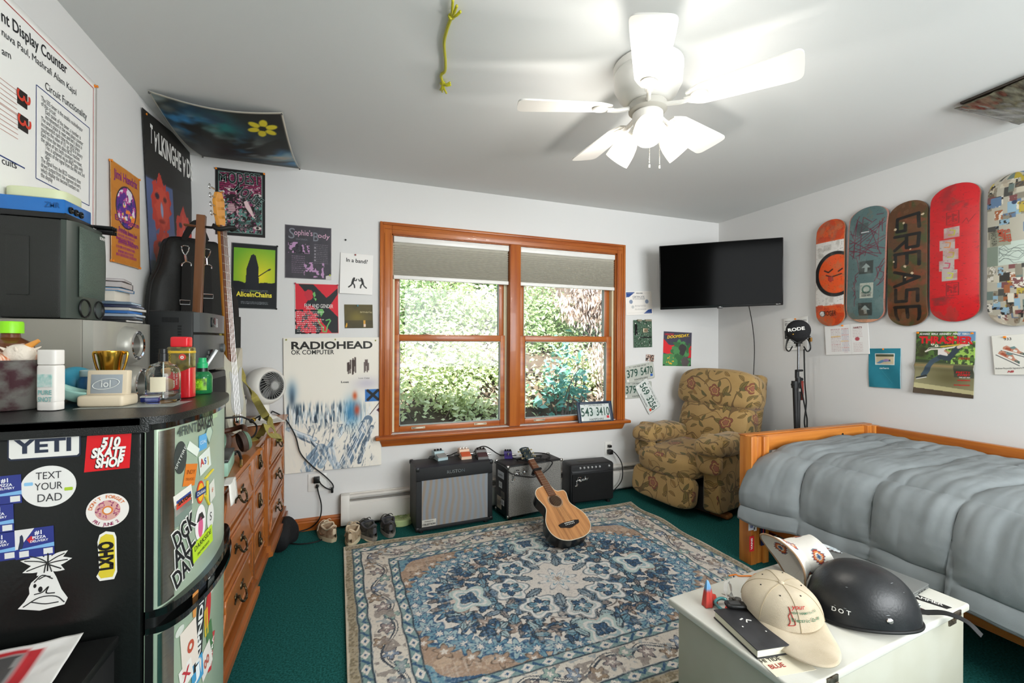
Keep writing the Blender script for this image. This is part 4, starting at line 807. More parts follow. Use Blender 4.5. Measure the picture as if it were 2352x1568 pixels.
def d5(c, H2):
    c.rect(0, 0, 100, H2, '#b5b0a0'); r = random.Random(11)
    for k in range(150):
        x, y = r.uniform(-5, 95), H2*r.choice([r.uniform(0, .38), r.uniform(.56, 1)]); a, b2 = r.uniform(7, 22), r.uniform(10, 30); c.rect(x, y, x+a, y+b2, r.choice(['#4a4a46', '#8a8474', '#c9c2ae', '#5f7a9a', '#34342f', '#a0603c', '#d9d4c4', '#6a7a74', '#8fb0c4', '#b5a03c', '#7a4a4a']))
        if k % 2: c.put((np.abs(c.X-x-a/2) < a/2)*(np.abs(c.Y-y-b2/2) < b2/2)*(noise2(c.X, c.Y, .2, k) > .55), r.choice(['#2a2a28', '#d9d4c8', '#6a5a4a']))
    c.rect(0, H2*.40, 22, H2*.53, '#7d8a7c'); c.rect(22, H2*.40, 100, H2*.55, '#c2cfc4'); c.rect(6, H2*.53, 46, H2*.625, '#9a9a86')
    for k in range(8):
        y = H2*(.52-.014*k); P = [(24, y)]
        for j in range(8): P.append((24+j*9, y+r.uniform(-9, 9)))
        c.line(P, .8, '#55605c')
    c.ell(52, H2*.80, 5, 5, '#2a3a5a')
e, w, h = deck(2267, 2392, 393, 748, 0, 'skateboard deck collaged with clippings, cut by the right edge of the photo', d5, '#8f9a80', nx=110)
text(e, ink('#b5452c'), [('EMPTY', -w*.22, h*.095, .03, {'w': .07, 'r': -1.45, 'b': .03}), ('SLEEP', -w*.10, h*.09, .03, {'w': .07, 'r': -1.45, 'b': .03})], dz=.002); text(e, ink('#2a2c2a'), [('MARCH FUN', -w*.36, h*.085, .03, {'w': .08, 'r': -1.5})], dz=.002)
# ================================================================ ceiling fan, vent, TV, toy, microphone
FANW = mat('fan_white', '#e9e6e0', .35)
fan = thing('ceiling_fan', 'white five-blade ceiling fan with three lit glass shades', 'ceiling fan', (1.161, 1.506, H))
MB().lathe([(0, -.001), (.135, -.001), (.142, -.008), (.142, -.03), (.137, -.036), (.14, -.042), (.138, -.085), (.13, -.10), (.118, -.125), (.09, -.155), (.075, -.16), (0, -.16)], 48).build('motor_housing', FANW, fan)
MB().lathe([(0, -.158), (.072, -.158), (.078, -.165), (.078, -.19), (.07, -.196), (.0, -.196)], 36).build('flywheel', mat('fan_grey', '#bdb9b0', .4), fan)
MB().lathe([(0, -.196), (.055, -.196), (.062, -.203), (.062, -.235), (.05, -.262), (.035, -.272), (0, -.274)], 36).build('switch_housing', FANW, fan)
for k in range(5):
    a = math.radians(-126+72*k); bm = MB(); n = 14; top = []
    R0, R1 = .155, .53
    for i in range(n+1):
        t = i/n; r = R0+(R1-R0)*t; w = (.052+.024*t)*min(1, (1-((t-.93)/.07)**2*.35 if t > .93 else 1))*(1-.45*max(0, .12-t)/.12)
        top.append((r, w))
    tip = [(R1-.03+.045*math.sin(q)**.6, .074*math.cos(q)**.35) for q in [PI/2*i/10 for i in range(1, 10)]]; top = [p for p in top if p[0] < R1-.03]
    out = top+tip+[(R1+.016, 0)]+[(r, -w) for r, w in reversed(tip)]+[(r, -w) for r, w in reversed(top)]
    M = RZ(a) @ T(0, 0, -.183) @ RX(math.radians(-12))
    bm.prism(out, .006, M); bl = bm.build('blade', FANW, fan)
    ir = MB().tube([tuple(RZ(a) @ Vector(p)) for p in ((.06, 0, -.178), (.10, 0, -.186), (.135, 0, -.192), (.17, 0, -.190))], .009, 8, 5)
    ir.lathe([(0, -.004), (.03, -.004), (.034, 0), (.03, .006), (0, .006)], 20, RZ(a) @ T(.20, 0, -.189) @ RX(math.radians(-12))).box(tuple(RZ(a) @ Vector((.17, 0, -.188))), (.05, .03, .007), .003, R=(math.radians(-12), 0, a))
    ir.build('blade_iron', FANW, bl)
def shade_mat():
    m = bpy.data.materials.new('lit_frosted_glass'); m.use_nodes = True; nt = m.node_tree; b = nt.nodes['Principled BSDF']
    b.inputs['Base Color'].default_value = (.9, .87, .8, 1); b.inputs['Roughness'].default_value = .4
    b.inputs['Emission Color'].default_value = (1, .90, .72, 1); b.inputs['Emission Strength'].default_value = SHADE_E; return m
SHADE_E = .42; SM = shade_mat()
for az in (-127, -10, 112):
    a = math.radians(az); M = RZ(a) @ T(.045, 0, -.245) @ RY(math.radians(135))
    MB().lathe([(0, .0), (.02, 0), (.024, .01), (.022, .04), (0, .04)], 20, M).build('lamp_socket', FANW, fan)
    sh = MB().lathe([(.026, .035), (.034, .045), (.045, .07), (.052, .10), (.055, .13), (.056, .152), (.053, .152), (.051, .128), (.048, .10), (.041, .07), (.03, .047), (.022, .037)], 32, M).build('glass_shade', SM, fan)
    MB().lathe([(0, .03), (.012, .035), (.016, .06), (.026, .085), (.029, .105), (.024, .125), (0, .134)], 20, M).build('bulb', mat('lit_bulb', '#fff0d0', .3, emit=4), fan)
    p = M @ Vector((0, 0, .205)); lamp('fan_bulb_light', 'POINT', tuple(Vector((1.161, 1.506, H))+p), (0, 0, 0), FAN_W, (1, .96, .90), shadow_soft_size=.035).parent = None
for q, l in (((-.03, -.052), .19), ((.045, -.02), .17)):
    b = MB(); 
    for i in range(int(l/.005)): b.ball((q[0], q[1], -.245-i*.005), .0016, 4)
    b.lathe([(0, 0), (.003, .002), (.003, .014), (0, .016)], 8, T(q[0], q[1], -.262-l)); b.build('pull_chain', mat('chain', '#cfc8b8', .3, .6), fan)
# vent at the right
vm = [on(*q, 'z', H) for q in ((2200, 236), (2306, 258))]
t = thing('ceiling_vent', 'dark ceiling vent loosely covered with crinkled plastic film', 'ceiling vent', (2.95, 1.03, H), math.radians(-4))
MB().b2(-.235, .235, -.155, .155, -.012, -.001, .003).build('vent_frame', mat('vent_brown', '#3a322a', .5), t)
b = MB()
for k in range(9): b.box((0, -.12+k*.03, -.014), (.42, .022, .003), R=(.5, 0, 0))
b.build('louvres', mat('vent_dark', '#26221c', .4), t)
b = MB().grid(lambda u, v: ((u-.5)*.50, (v-.5)*.34, -.022-.026*math.sin(PI*u)*math.sin(PI*v)-.012*float(noise2(np.array(u*5.+v*3), np.array(v*14.), 1, 4, 2))), 40, 40)
fm = mat('crinkled_film', '#6d6a58', .12, c2='#38332a', vs=14, stretch=(1, 4, 1)); b.build('plastic_film', fm, t, solid=.0006)
# stretchy toy stuck to the ceiling
toy = mat('lime_rubber', '#b5b021', .3, spec=.6)
pts = [on(x, y, 'z', H-.008) for x, y in ((1037, 38), (1026, 70), (1020, 100), (1023, 140), (1022, 163), (1013, 173), (1017, 192))]
o = Vector((pts[3].x, pts[3].y, H)); t = thing('sticky_hand_toy', 'lime green stretchy toy with two small hands stuck to the ceiling', 'toy', o)
rel = [p-o for p in pts]
MB().tube(rel, lambda t: .0055+.002*abs(t-.5), 8, 6).build('cord', toy, t)
for c0, fing in ((rel[0], ((1040, 2), (1049, 14), (1057, 27), (1032, 38))), (rel[-1], ((1012, 206), (1025, 213), (1034, 195), (1016, 210), (1033, 190)))):
    b = MB().ball(c0, (.013, .016, .008), 8)
    for q in fing: f = on(*q, 'z', H-.014)-o; b.tube([c0, (c0+f)/2+Vector((0, 0, -.006)), f], .0048, 8, 4).ball(f, .0052, 6)
    b.build('hand', toy, t)
# television in the corner
c = Vector((2.833, 2.74, 1.842)); U = Vector((.773, -.52, .026)).normalized(); n = Vector((-.52, -.773, 0)); n = (n-U*n.dot(U)).normalized(); n = (n-Vector((0, 0, .075))).normalized(); n = (n-U*n.dot(U)).normalized(); Vv = n.cross(U)
tv = thing('television', 'black flat screen television on an arm in the far corner', 'television', M=frame(c, U, Vv, n))
MB().b2(-.468, .468, -.268, .268, -.028, -.004, .006).build('bezel', mat('tv_black', '#0c0c0c', .25), tv)
MB().b2(-.460, .460, -.248, .261, -.004, -.0015, .001).build('screen', mat('tv_screen', '#030303', .10, spec=.03), tv, 0)
MB().b2(-.26, .26, -.22, .10, -.065, -.028, .015).build('back_cover', SATIN, tv)
lo = MB().b2(-.02, .02, -.275, -.262, -.012, .0, .002).build('logo_tab', BLACK, tv); text(lo, WHITE, [('onn.', 0, -.262, .010, {'b': .02})], dz=.0006); text(tv, WHITE, [('Roku TV', .43, -.258, .009)], dz=-.003)
MB().b2(-.1, .1, -.1, .1, -.078, -.065, .002).cyl((0, 0, -.075), (0, 0, -.22), .02).b2(-.03, .03, -.05, .05, -.25, -.22, .004).build('wall_arm', mat('mount_black', '#1a1a1a', .5), tv)
tw = thing('power_cable', 'thin black cable hanging from the television to behind the recliner', 'cable', (3.2, 2.75, 1.0))
a0 = tv.matrix_world @ Vector((.22, -.20, -.06)); cab = [a0, Vector((3.25, 2.79, 1.45)), Vector((3.30, 2.81, 1.25)), Vector((3.305, 2.82, 1.05)), Vector((3.31, 2.84, .7))]
MB().tube([p-Vector((3.2, 2.75, 1.0)) for p in cab], .0035, 6).build('cord', RUBBER, tw)
# microphone on a stand behind the bed
ms = thing('microphone_stand', 'black boom microphone stand behind the foot of the bed', 'microphone stand', (3.06, 2.24, 0))
for k in range(3):
    a = 2*PI*k/3+.3; MB().tube([(.012*math.cos(a), .012*math.sin(a), .16), (.17*math.cos(a), .17*math.sin(a), .008)], .009, 8, 0).build('leg', SATIN, ms)
MB().cyl((0, 0, .10), (0, 0, .90), .016).cyl((0, 0, .87), (0, 0, .93), .021).build('lower_tube', SATIN, ms)
MB().cyl((0, 0, .90), (.004, 0, 1.28), .0075).build('upper_tube', mat('dark_chrome', '#6d6d6f', .2, .9), ms)
MB().cyl((-.01, 0, 1.03), (-.01, 0, 1.09), .014).cyl((-.03, -.01, 1.085), (.03, -.01, 1.085), .008).cyl((.0, 0, .955), (.0, 0, 1.04), .018).cyl((.02, 0, 1.02), (.04, 0, 1.02), .012).build('clutch', SATIN, ms)
bm = MB().cyl((-.05, -.012, .99), (-.03, -.02, .45), .015).cyl((-.05, -.012, .96), (-.05, -.012, 1.01), .021).cyl((-.075, -.012, .985), (-.02, -.012, .985), .011); bm.build('boom_arm', SATIN, ms)
MB().b2(.008, .03, -.022, -.014, .87, 1.01, .002).build('warning_label', mat('red_label', '#7a2a22', .5), ms)
MB().tube([(.02, -.03, 1.24), (.03, -.03, 1.0), (.045, -.03, .85), (.02, -.035, .72), (.04, -.03, .6), (.0, -.03, .3)], .005, 6).tube([(-.02, -.03, 1.0), (.03, -.035, .8), (.055, -.03, .7), (.03, -.03, .5)], .005, 6).build('microphone_cable', RUBBER, ms)
mc = thing('microphone', 'black studio microphone with round foam pop filter in a shock mount', 'microphone', (3.06, 2.24, 1.28)); yw = .95
M = RZ(-yw+.0)
MB().lathe([(0, -.02), (.06, -.018), (.078, 0), (.074, .02), (.05, .045), (0, .055)], 32, M @ T(0, -.02, .095) @ RX(PI/2)).build('pop_filter', mat('black_foam', '#1c1c1e', .9, bump=.6, bs=700), mc)
text(mc, WHITE, [('RODE', 0, .008, .032, {'b': .03, 'sx': 1.2})], dz=.0, M=M @ T(-.01, -.075, .095) @ RX(PI/2) @ RZ(.15)); MB().ball(tuple(M @ Vector((-.03, -.07, .068))), .006, 6).build('gold_dot', mat('gold', '#c9a050', .3, 1), mc)
MB().cyl(tuple(M @ Vector((0, .03, .0))), tuple(M @ Vector((0, .03, .14))), .027).build('body', SATIN, mc)
b = MB().cyl((0, 0, -.02), (0, 0, .045), .015).cyl((-.03, 0, .05), (.03, 0, .05), .008)
for s in (-1, 1):
    for z0 in (.0, .03): b.tube([tuple(M @ Vector(p)) for p in ((s*.03, 0, .05+z0), (s*.06, .01, .03+z0), (s*.075, .0, -.03), (s*.055, -.02, -.055), (s*.035, -.0, -.02))], .0045, 6, 5)
b.tube([tuple(M @ Vector(p)) for p in ((-.06, -.03, .05), (0, -.03, .005), (.06, -.03, .05), (.06, .04, .05), (-.06, .04, .05))], .005, 6, 5, closed=True).build('shock_mount', BLACK, mc)
MB().box(tuple(M @ Vector((.075, 0, .03))), (.016, .016, .03), .003).build('brass_screw', mat('brass', '#b98a4a', .35, .9), mc)

# ================================================================ rug
RC = [Vector((-.036, 2.865)), Vector((2.095, 2.905)), Vector((2.125, 1.33)), Vector((.005, 1.29))]
def paint_rug():
    W2, H2 = 213., 158.; c = Cv(W2, H2, 560, '#e2dacf'); X0, Y0 = c.X.copy(), c.Y.copy()
    cr, br, nv, tl, lt = '#e4dcd2', '#ad917b', '#34587a', '#6a96a8', '#9fb9bd'; dk = '#2c3a46'
    jx = (noise2(X0, Y0, .12, 61)-.5)*1.6; jy = (noise2(X0, Y0, .12, 62)-.5)*1.6
    U, Vv = np.abs(X0-W2/2+jx), np.abs(Y0-H2/2+jy); c.X, c.Y = U, Vv; hw, hh = W2/2, H2/2; e = np.minimum(hw-U, hh-Vv)
    fx, fy = hw-29, hh-29
    def flower(x, y, r, n, cols, ph=0, wob=.26):
        th = np.arctan2(Vv-y, U-x)+ph; d = np.hypot(U-x, Vv-y)/(r*(1-wob+wob*np.cos(n*th)))
        for k, col in cols: c.put(np.clip((k-d)*r/.5+.5, 0, 1), col)
    def leaf(x, y, l, w, a, col, out=dk):
        ca, sa = math.cos(a), math.sin(a); p = (U-x)*ca+(Vv-y)*sa; q = -(U-x)*sa+(Vv-y)*ca; t = np.clip(p/l, 0, 1); ww = w*np.sin(PI*t**.8)*(1+.18*np.cos(p*3))
        m = (p > 0) & (p < l); c.put(m & (np.abs(q) < ww+.55), out); c.put(m & (np.abs(q) < ww-.2), col); c.put(m & (np.abs(q) < .25), out, .7)
    r = random.Random(3)
    # corner spandrels: brown clouds with a scalloped navy edge
    sp = (U/fx)**2.1+(Vv/fy)**2.1+.10*np.sin(np.arctan2(Vv/fy, U/fx)*22)+.18*(c.nz(.09, 4)-.5)
    c.put((sp > 1.02)*1., nv); c.put((sp > 1.08)*1., tl); c.put((sp > 1.12)*1., br); c.put((sp > 1.12) & (noise2(U, Vv, .16, 7) > .58), '#c2a890'); c.put((sp > 1.58)*1., tl); c.put((sp > 1.58) & (noise2(U, Vv, .25, 8) > .52), nv)
    for k in range(13):
        a = .06+1.45*k/12; rr = .97; x, y = fx*rr*math.cos(a)**.95, fy*rr*math.sin(a)**.95
        flower(x, y, 6.4, 7, ((1.15, nv), (.95, tl if k % 2 else lt), (.5, nv), (.33, cr)), k)
    for k in range(9):
        a = .12+1.35*k/8; x, y = fx*1.10*math.cos(a), fy*1.10*math.sin(a); flower(x, y, 4.5, 5, ((1.1, '#6d5a4c'), (.9, br), (.4, cr)), k)
    # middle field: sprays, palmettes, curling leaves
    for k in range(11):
        a = .03+1.5*k/10; rad = .74+.06*(k % 2); x, y = fx*rad*math.cos(a), fy*rad*math.sin(a)
        if k % 2: flower(x, y, 6.8, 8, ((1.15, dk), (.98, nv), (.72, tl), (.45, '#8a7468'), (.25, cr)), k)
        else:
            flower(x, y, 5.6, 6, ((1.12, '#5e5048'), (.9, '#a08a7c'), (.45, '#d5c3b6')), k)
        for j in range(4): leaf(x+r.uniform(-4, 4), y+r.uniform(-4, 4), r.uniform(5, 9), r.uniform(1.0, 2.0), r.uniform(0, 6.3), r.choice([nv, tl, lt, '#8c7a70', nv]))
    P = [(fx*(.52+.12*math.sin(6*t))*math.cos(t), fy*(.52+.12*math.sin(6*t))*math.sin(t)) for t in [1.57*i/40 for i in range(41)]]
    c.line(P, .7, '#6a5f5a')
    for k in range(10):
        a = .08+1.42*k/9; rad = .50+.10*math.sin(k*2.4); x, y = fx*rad*math.cos(a), fy*rad*math.sin(a); flower(x, y, 4.0, 5, ((1.2, dk), (1, (nv, tl, lt)[k % 3]), (.4, cr)), k*.7)
        for j in range(4): leaf(x, y, r.uniform(6, 9), r.uniform(1.2, 2.2), k+j*1.7, (nv, tl, '#6f8aa0', '#8c7f78')[j])
    # centre: ring of white-edged medallions around a star
    for k in range(3):
        a = PI/4*k; x, y = 27*math.cos(a), 25*math.sin(a)
        flower(x, y, 10.0, 5, ((1.1, '#6d7a80'), (1.0, '#e9e6e0'), (.78, '#a9bcbc'), (.66, cr)), PI/5+a, .16)
        for j in range(5): leaf(x, y, 6.2, 1.9, a+j*2*PI/5, nv if j % 2 else tl)
        flower(x, y, 2, 5, ((1, cr),), 0)
    for x, y in ((49, 0), (0, 44)):
        flower(x, y, 9.5, 4, ((1.25, '#b9cdc6'), (1.0, '#e6e3dc'), (.8, lt), (.6, cr)), PI/4, .2)
        for j in range(4): leaf(x, y, 5.5, 1.9, j*PI/2+.5, nv)
    for k in range(5): a = PI/8+PI/4*k/1.; leaf(13*math.cos(a), 13*math.sin(a), 12, 2.0, a, '#7f929c')
    flower(0, 0, 11, 8, ((1.05, '#8a8f92'), (.93, '#e6e3dc'), (.62, tl), (.5, '#e2ddd4'), (.25, '#a08a78')), 0, .3)
    # borders, from the field outwards
    def band(a, b, col): c.put(np.clip((e-a)/.4+.5, 0, 1)*np.clip((b-e)/.4+.5, 0, 1), col)
    along = np.where(hw-U < hh-Vv, Vv, U); L = lambda per, o=0: np.mod(along+o, per)-per/2
    def chain(a, b, base):
        band(a, b, dk); band(a+.7, b-.7, base); m = (a+b)/2; w = (b-a)/2
        q = np.abs(e-m)/(w*.75)+np.abs(L(9))/3.1; c.put((q < 1)*1., cr); c.put((q < .35)*1., nv)
        s = np.sin(along*2*PI/9); c.put((np.abs(e-m-s*w*.5) < .75) & (np.abs(L(9)) > 2.6) & (e > a+.8) & (e < b-.8), nv)
    chain(23.5, 29, '#7f9c9c')
    band(10, 23.5, '#ddd4c6'); m = 16.7; v = m+3.6*np.sin(along*2*PI/34)
    on_ = (e > 10.4) & (e < 23.2); c.put(on_ & (np.abs(e-v) < .5), '#3d4650'); c.put(on_ & (np.abs(e-v-1.6) < .25), '#3d4650')
    for o, col, col2, dv in ((0, '#a08a74', '#6a5a50', -3.4), (17, '#8fa79c', '#4d6570', 3.4), (8.5, '#9a8a86', '#4a4a52', 0), (25.5, '#7f8fa4', '#4a4a52', 0)):
        a = L(34, o); b2 = e-m-dv; th = np.arctan2(b2, a); d = np.hypot(a, b2)/(3.6*(.75+.25*np.cos(5*th))); c.put(on_ & (d < 1.2), col2); c.put(on_ & (d < .95), col); c.put(on_ & (d < .4), cr)
    nzb = noise2(X0, Y0, .3, 17, 2); c.put(on_ & (nzb > .68), '#8c8078', .8); c.put(on_ & (nzb < .27), '#8f9aa0', .7)
    chain(4.6, 10, '#7c9894'); band(-1, 4.6, '#a89a80'); band(-1, .9, '#cfc4ae'); c.put((e < 4.2) & (e > 1) & (noise2(X0*3, Y0*3, .4, 27, 1) > .55), '#857a62')
    # worn pile
    c.X, c.Y = X0, Y0
    st = noise2(X0*8, Y0*.5, .12, 31, 3)*.5+noise2(X0*.5, Y0*8, .12, 32, 3)*.5; c.put(np.clip((st-.53)*7, 0, 1)*np.clip((noise2(X0, Y0, .02, 33)-.3)*2, 0, 1)*.75, cr); c.put(np.clip((noise2(X0*5, Y0*5, .3, 34, 2)-.55)*4, 0, 1)*.35, '#cfc6ba'); c.put(np.clip((.42-noise2(X0*5, Y0*5, .3, 35, 2))*4, 0, 1)*.2, '#4a4c50')
    return c
cv = paint_rug()
def rpos(X, Y):
    s, t = X/213., Y/158.; a = [RC[k] for k in range(4)]
    x = (1-t)*((1-s)*a[3].x+s*a[2].x)+t*((1-s)*a[0].x+s*a[1].x); y = (1-t)*((1-s)*a[3].y+s*a[2].y)+t*((1-s)*a[0].y+s*a[1].y)
    e = np.minimum(np.minimum(s, 1-s)*213, np.minimum(t, 1-t)*158)
    z = .010+.008*np.clip((s-.93)/.07, 0, 1)*(1+np.sin(t*26))*.5+.004*noise2(X, Y, .03, 5)+.004*np.clip((t-.95)/.05, 0, 1)*(1+np.sin(s*17))
    x = x+.010*np.clip((s-.9)/.1, 0, 1)*np.sin(t*19); return x-1.04, y-2.09, z
rug = thing('area_rug', 'blue, cream and brown floral rug laid over the green carpet', 'rug', (1.04, 2.09, 0))
cv.mesh('pile', rpos, painted_mat('rug_pile', .9, bump=.6, bs=500), rug, solid=.008)

# ================================================================ amplifiers
TOLEX = mat('black_vinyl', '#17181a', .45, bump=.5, bs=600, spec=.5)
def amp(lab, x, y, rz, w, h, d, kind):
    t = thing('guitar_amplifier', lab, 'amplifier', (x, y, 0), math.radians(rz)); g = {}
    f = .02
    MB().b2(-w/2, w/2, .012, d, f, h, .012 if kind != 2 else .02, 3).build('cabinet', TOLEX, t)
    for sx in (-1, 1):
        for yy in (.04, d-.03): MB().cyl((sx*(w/2-.04), yy, .0), (sx*(w/2-.04), yy, f+.004), .016, n=12).build('foot', RUBBER, t)
    return t
a1 = amp('wide black amplifier with shimmering grey grille and pedals on top', .68, 2.921, 3, .54, .442, .235, 1)
fr = MB()
fr.b2(-.27, .27, 0, .02, .355, .442, .006).b2(-.27, .27, 0, .02, .02, .045, .006).b2(-.27, -.232, 0, .02, .045, .355, .004).b2(.235, .27, 0, .02, .045, .355, .004).build('baffle_frame', TOLEX, a1)
gc = Cv(100, 67, 200, '#8a8a8c'); sw = gc.X+2.5*np.sin(gc.Y*.06+gc.X*.05)+2*(gc.nz(.02, 3)-.5)*3; gc.put(np.clip(np.sin(sw*.75)*.8+.1, 0, 1)*np.clip(1.15-gc.X/110, 0, 1)*.65, '#9a7c5a'); gc.put(np.clip(-np.sin(sw*.75), 0, 1)*.5, '#7f93a6'); gc.put(((np.arange(gc.X.shape[1])[None]+np.arange(gc.X.shape[0])[:, None]) % 2)*1., '#6c6a68', .35)  # brown and blue stripes paint a moire shimmer into the cloth colour
gc.mesh('grille_cloth', lambda X, Y: (X/100*.471-.234, X*0+.0055, .043+Y/67*.314), painted_mat('woven_cloth', .8), a1)
text(a1, CHROME, [('RUSTON', 0, 0, .030, {'w': .125, 'b': .01})], 'logo', M=T(.0, -.002, .397) @ RX(PI/2))
pl = MB().b2(-.231, -.135, .002, .008, .047, .092, .001).build('speaker_badge', mat('badge_silver', '#b9b6ae', .4), a1); text(pl, ink('#222222'), [('POWERED BY', 0, .011, .012, {'w': .06}), ('CELESTION', 0, -.008, .017, {'w': .085, 'b': .02})], M=T(-.183, .0015, .07) @ RX(PI/2))
def corners(t, w, h, d, m, z0=.02, rr=.02):
    for sx in (-1, 1):
        for z in (z0+rr*.8, h-rr*.8):
            for y in (rr*.7, d-rr*.6): MB().box((sx*(w/2-rr*.72), y, z), (rr*1.7, rr*1.7, rr*1.8), rr*.5).build('corner_guard', m, t)
corners(a1, .545, .445, .237, mat('black_corner', '#101010', .4), rr=.017)
a2 = amp('medium amplifier with silver woven grille and stickers on its left side', 1.285, 2.935, 7, .47, .395, .205, 1)
MB().b2(-.223, .223, .004, .014, .03, .383, .002).build('grille_cloth', mat('silver_grille', '#8d8b86', .6, c2='#5a5854', vs=260, det=0, lo=.45, hi=.55), a2, 0)
def script_logo(t, x, z, s, y):
    b = MB(); F = lambda p: [(x+a*s, y, z+c*s) for a, c in p]
    for p in ([(0, -.5), (.25, .4), (.5, .5), (.75, .42)], [(0, .0), (.3, .12), (.5, .14)], [(-.15, -.62), (.1, -.55), (.2, -.3)], [(.45, -.02), (.65, .12), (.6, .22), (.48, .12), (.55, -.06), (.75, 0)], [(.75, 0), (.82, .22), (.85, .02), (.95, .22), (1.02, .04), (1.1, .1)], [(1.3, .62), (1.22, .1), (1.1, .08), (1.12, .26), (1.24, .24)], [(1.3, .1), (1.45, .22), (1.42, .32), (1.34, .22), (1.42, .06), (1.6, .12)], [(1.6, .1), (1.66, .32), (1.74, .3)]):
        b.tube(F(p), .0040*s/.05, 6, 5)
    return b.build('logo', CHROME, t)
script_logo(a2, -.195, .325, .07, -.002); corners(a2, .475, .398, .207, mat('steel_corner', '#a8a6a0', .3, 1), rr=.014)
for k, (yy, z, w, h, col) in enumerate(((.06, .31, .10, .05, '#dfe3e8'), (.09, .235, .05, .045, '#e4e4e4'), (.05, .17, .055, .05, '#6d6a62'), (.10, .10, .07, .09, '#c9b9a4'), (.055, .115, .06, .04, '#d8d8d8'))):
    s = MB().box((-.2358, yy+w/2, z), (.0014, w, h), .0006).build('sticker', ink(col), a2, 0)
    text(s, ink('#27364a'), [(('audio', 'O', 'amp', 'tone', 'BOSS')[k] if k in (0, 1) else '|||', 0, 0, h*.5, {'w': w*.7})], M=T(-.2368, yy+w/2, z) @ RY(-PI/2) @ RZ(-PI/2) if 0 else frame(Vector((-.2366, yy+w/2, z)), Vector((0, -1, 0)), Vector((0, 0, 1)), Vector((-1, 0, 0))))
MB().tube([(-.10, .10, .395), (-.09, .10, .41), (.09, .10, .41), (.10, .10, .395)], .006, 8, 4).build('handle', RUBBER, a2)
a3 = amp('small black practice amplifier with knobs, nearest the recliner', 1.80, 2.985, -3, .385, .325, .185, 2)
MB().b2(-.178, .178, .003, .014, .035, .25, .004).build('grille_cloth', mat('black_grille', '#0f1011', .8, bump=.8, bs=900), a3, 0)
MB().box((0, .022, .283), (.36, .05, .006), .002, R=(.9, 0, 0)).build('control_panel', mat('panel_black', '#1d1f22', .3), a3)
for k in range(7): MB().cyl((-.11+.034*k+(.05 if k == 6 else 0), .012, .292), (-.11+.034*k+(.05 if k == 6 else 0), .004, .30), .008, n=14).build('knob', mat('knob_grey', '#9a9a9a', .4), a3)
MB().b2(-.09, .06, .075, .115, .322, .3265, .004).build('handle_recess', mat('recess', '#3c3b36', .6), a3); script_logo(a3, -.15, .20, .06, -.002)
# ---- effect pedals
def pedal(lab, px, py, rz, w, d, h, c1, c2, top, treadle=True, kn=3, grp='effect pedals on the amplifiers'):
    p = on(px, py, 'z', top); t = thing('effects_pedal', lab, 'effects pedal', (p.x, p.y, top+.001), math.radians(rz), grp); m1, m2 = mat('pedal_'+c1.strip('#'), c1, .4), mat('pedal_'+c2.strip('#'), c2, .4)
    b = MB(); z1 = h*.62; prof = [(-d/2, 0), (-d/2, h*.35), (d*.0, z1), (d*.08, h), (d/2, h), (d/2, 0)]
    b.add([(x, y, z) for x in (-w/2, w/2) for y, z in prof], [(k, (k+1) % 6, (k+1) % 6+6, k+6) for k in range(6)]+[tuple(range(6)), tuple(range(11, 5, -1))]); b.build('housing', m1, t, 20)
    if treadle: MB().add([(x, y, z) for x in (-w*.46, w*.46) for y, z in ((-d*.49, h*.38), (-d*.49, h*.47), (-.01, z1+.008), (-.01, z1))], [(0, 1, 5, 4), (1, 2, 6, 5), (2, 3, 7, 6), (3, 0, 4, 7), (0, 3, 2, 1), (4, 5, 6, 7)]).build('treadle', m2, t, 0)
    else: MB().cyl((0, -d*.25, h*.5), (0, -d*.25, h*.5+.018), .008, n=12).build('footswitch', CHROME, t)
    for k in range(kn): MB().cyl((w*(-.3+.6*k/max(1, kn-1)), d*.3, h-.001), (w*(-.3+.6*k/max(1, kn-1)), d*.3, h+.012), .0075, n=12).build('knob', BLACK if c1 != '#d9b9a0' else WHITE, t)
    for s in (-1, 1): MB().cyl((s*w/2, d*.1, h*.35), (s*(w/2+.035), d*.1, h*.35), .007, n=10).build('jack_plug', CHROME if s > 0 else BLACK, t)
    return t
pedal('pale blue grey pedal at the left on the wide amplifier', 1010, 1053, 12, .075, .12, .05, '#a9bfc4', '#8f8f8c', .442)
q = pedal('orange and cream pedal in the middle of the wide amplifier', 1067, 1050, 0, .075, .125, .055, '#d9b9a0', '#c8562a', .442); text(q, ink('#7a3a20'), [('DS-1', 0, .02, .018)], dz=.056)
pedal('dark brown pedal at the right on the wide amplifier', 1106, 1050, -4, .075, .125, .05, '#6a6868', '#4a2a22', .442)
pedal('small purple pedal on the silver grille amplifier', 1167, 1050, -15, .06, .09, .042, '#3a2a78', '#3a2a78', .396, False)
def cord(name, lab, pts, r=.004, m=None, cat='cable', part='cord', ext=None):
    o = Vector(pts[0]); t = thing(name, lab, cat, o); MB().tube([Vector(p)-o for p in pts], r, 7, 6).build(part, m or RUBBER, t); return t
F = lambda px, py, z: tuple(on(px, py, 'z', z))
cord('instrument_cable', 'black patch cables lying between the pedals on the wide amplifier', [F(985, 1052, .447), F(1000, 1045, .452), F(1030, 1046, .447), F(1045, 1040, .46), F(1060, 1036, .447), F(1085, 1040, .447), F(1095, 1030, .48), F(1115, 1025, .50), F(1140, 1040, .46), F(1150, 1045, .41)])
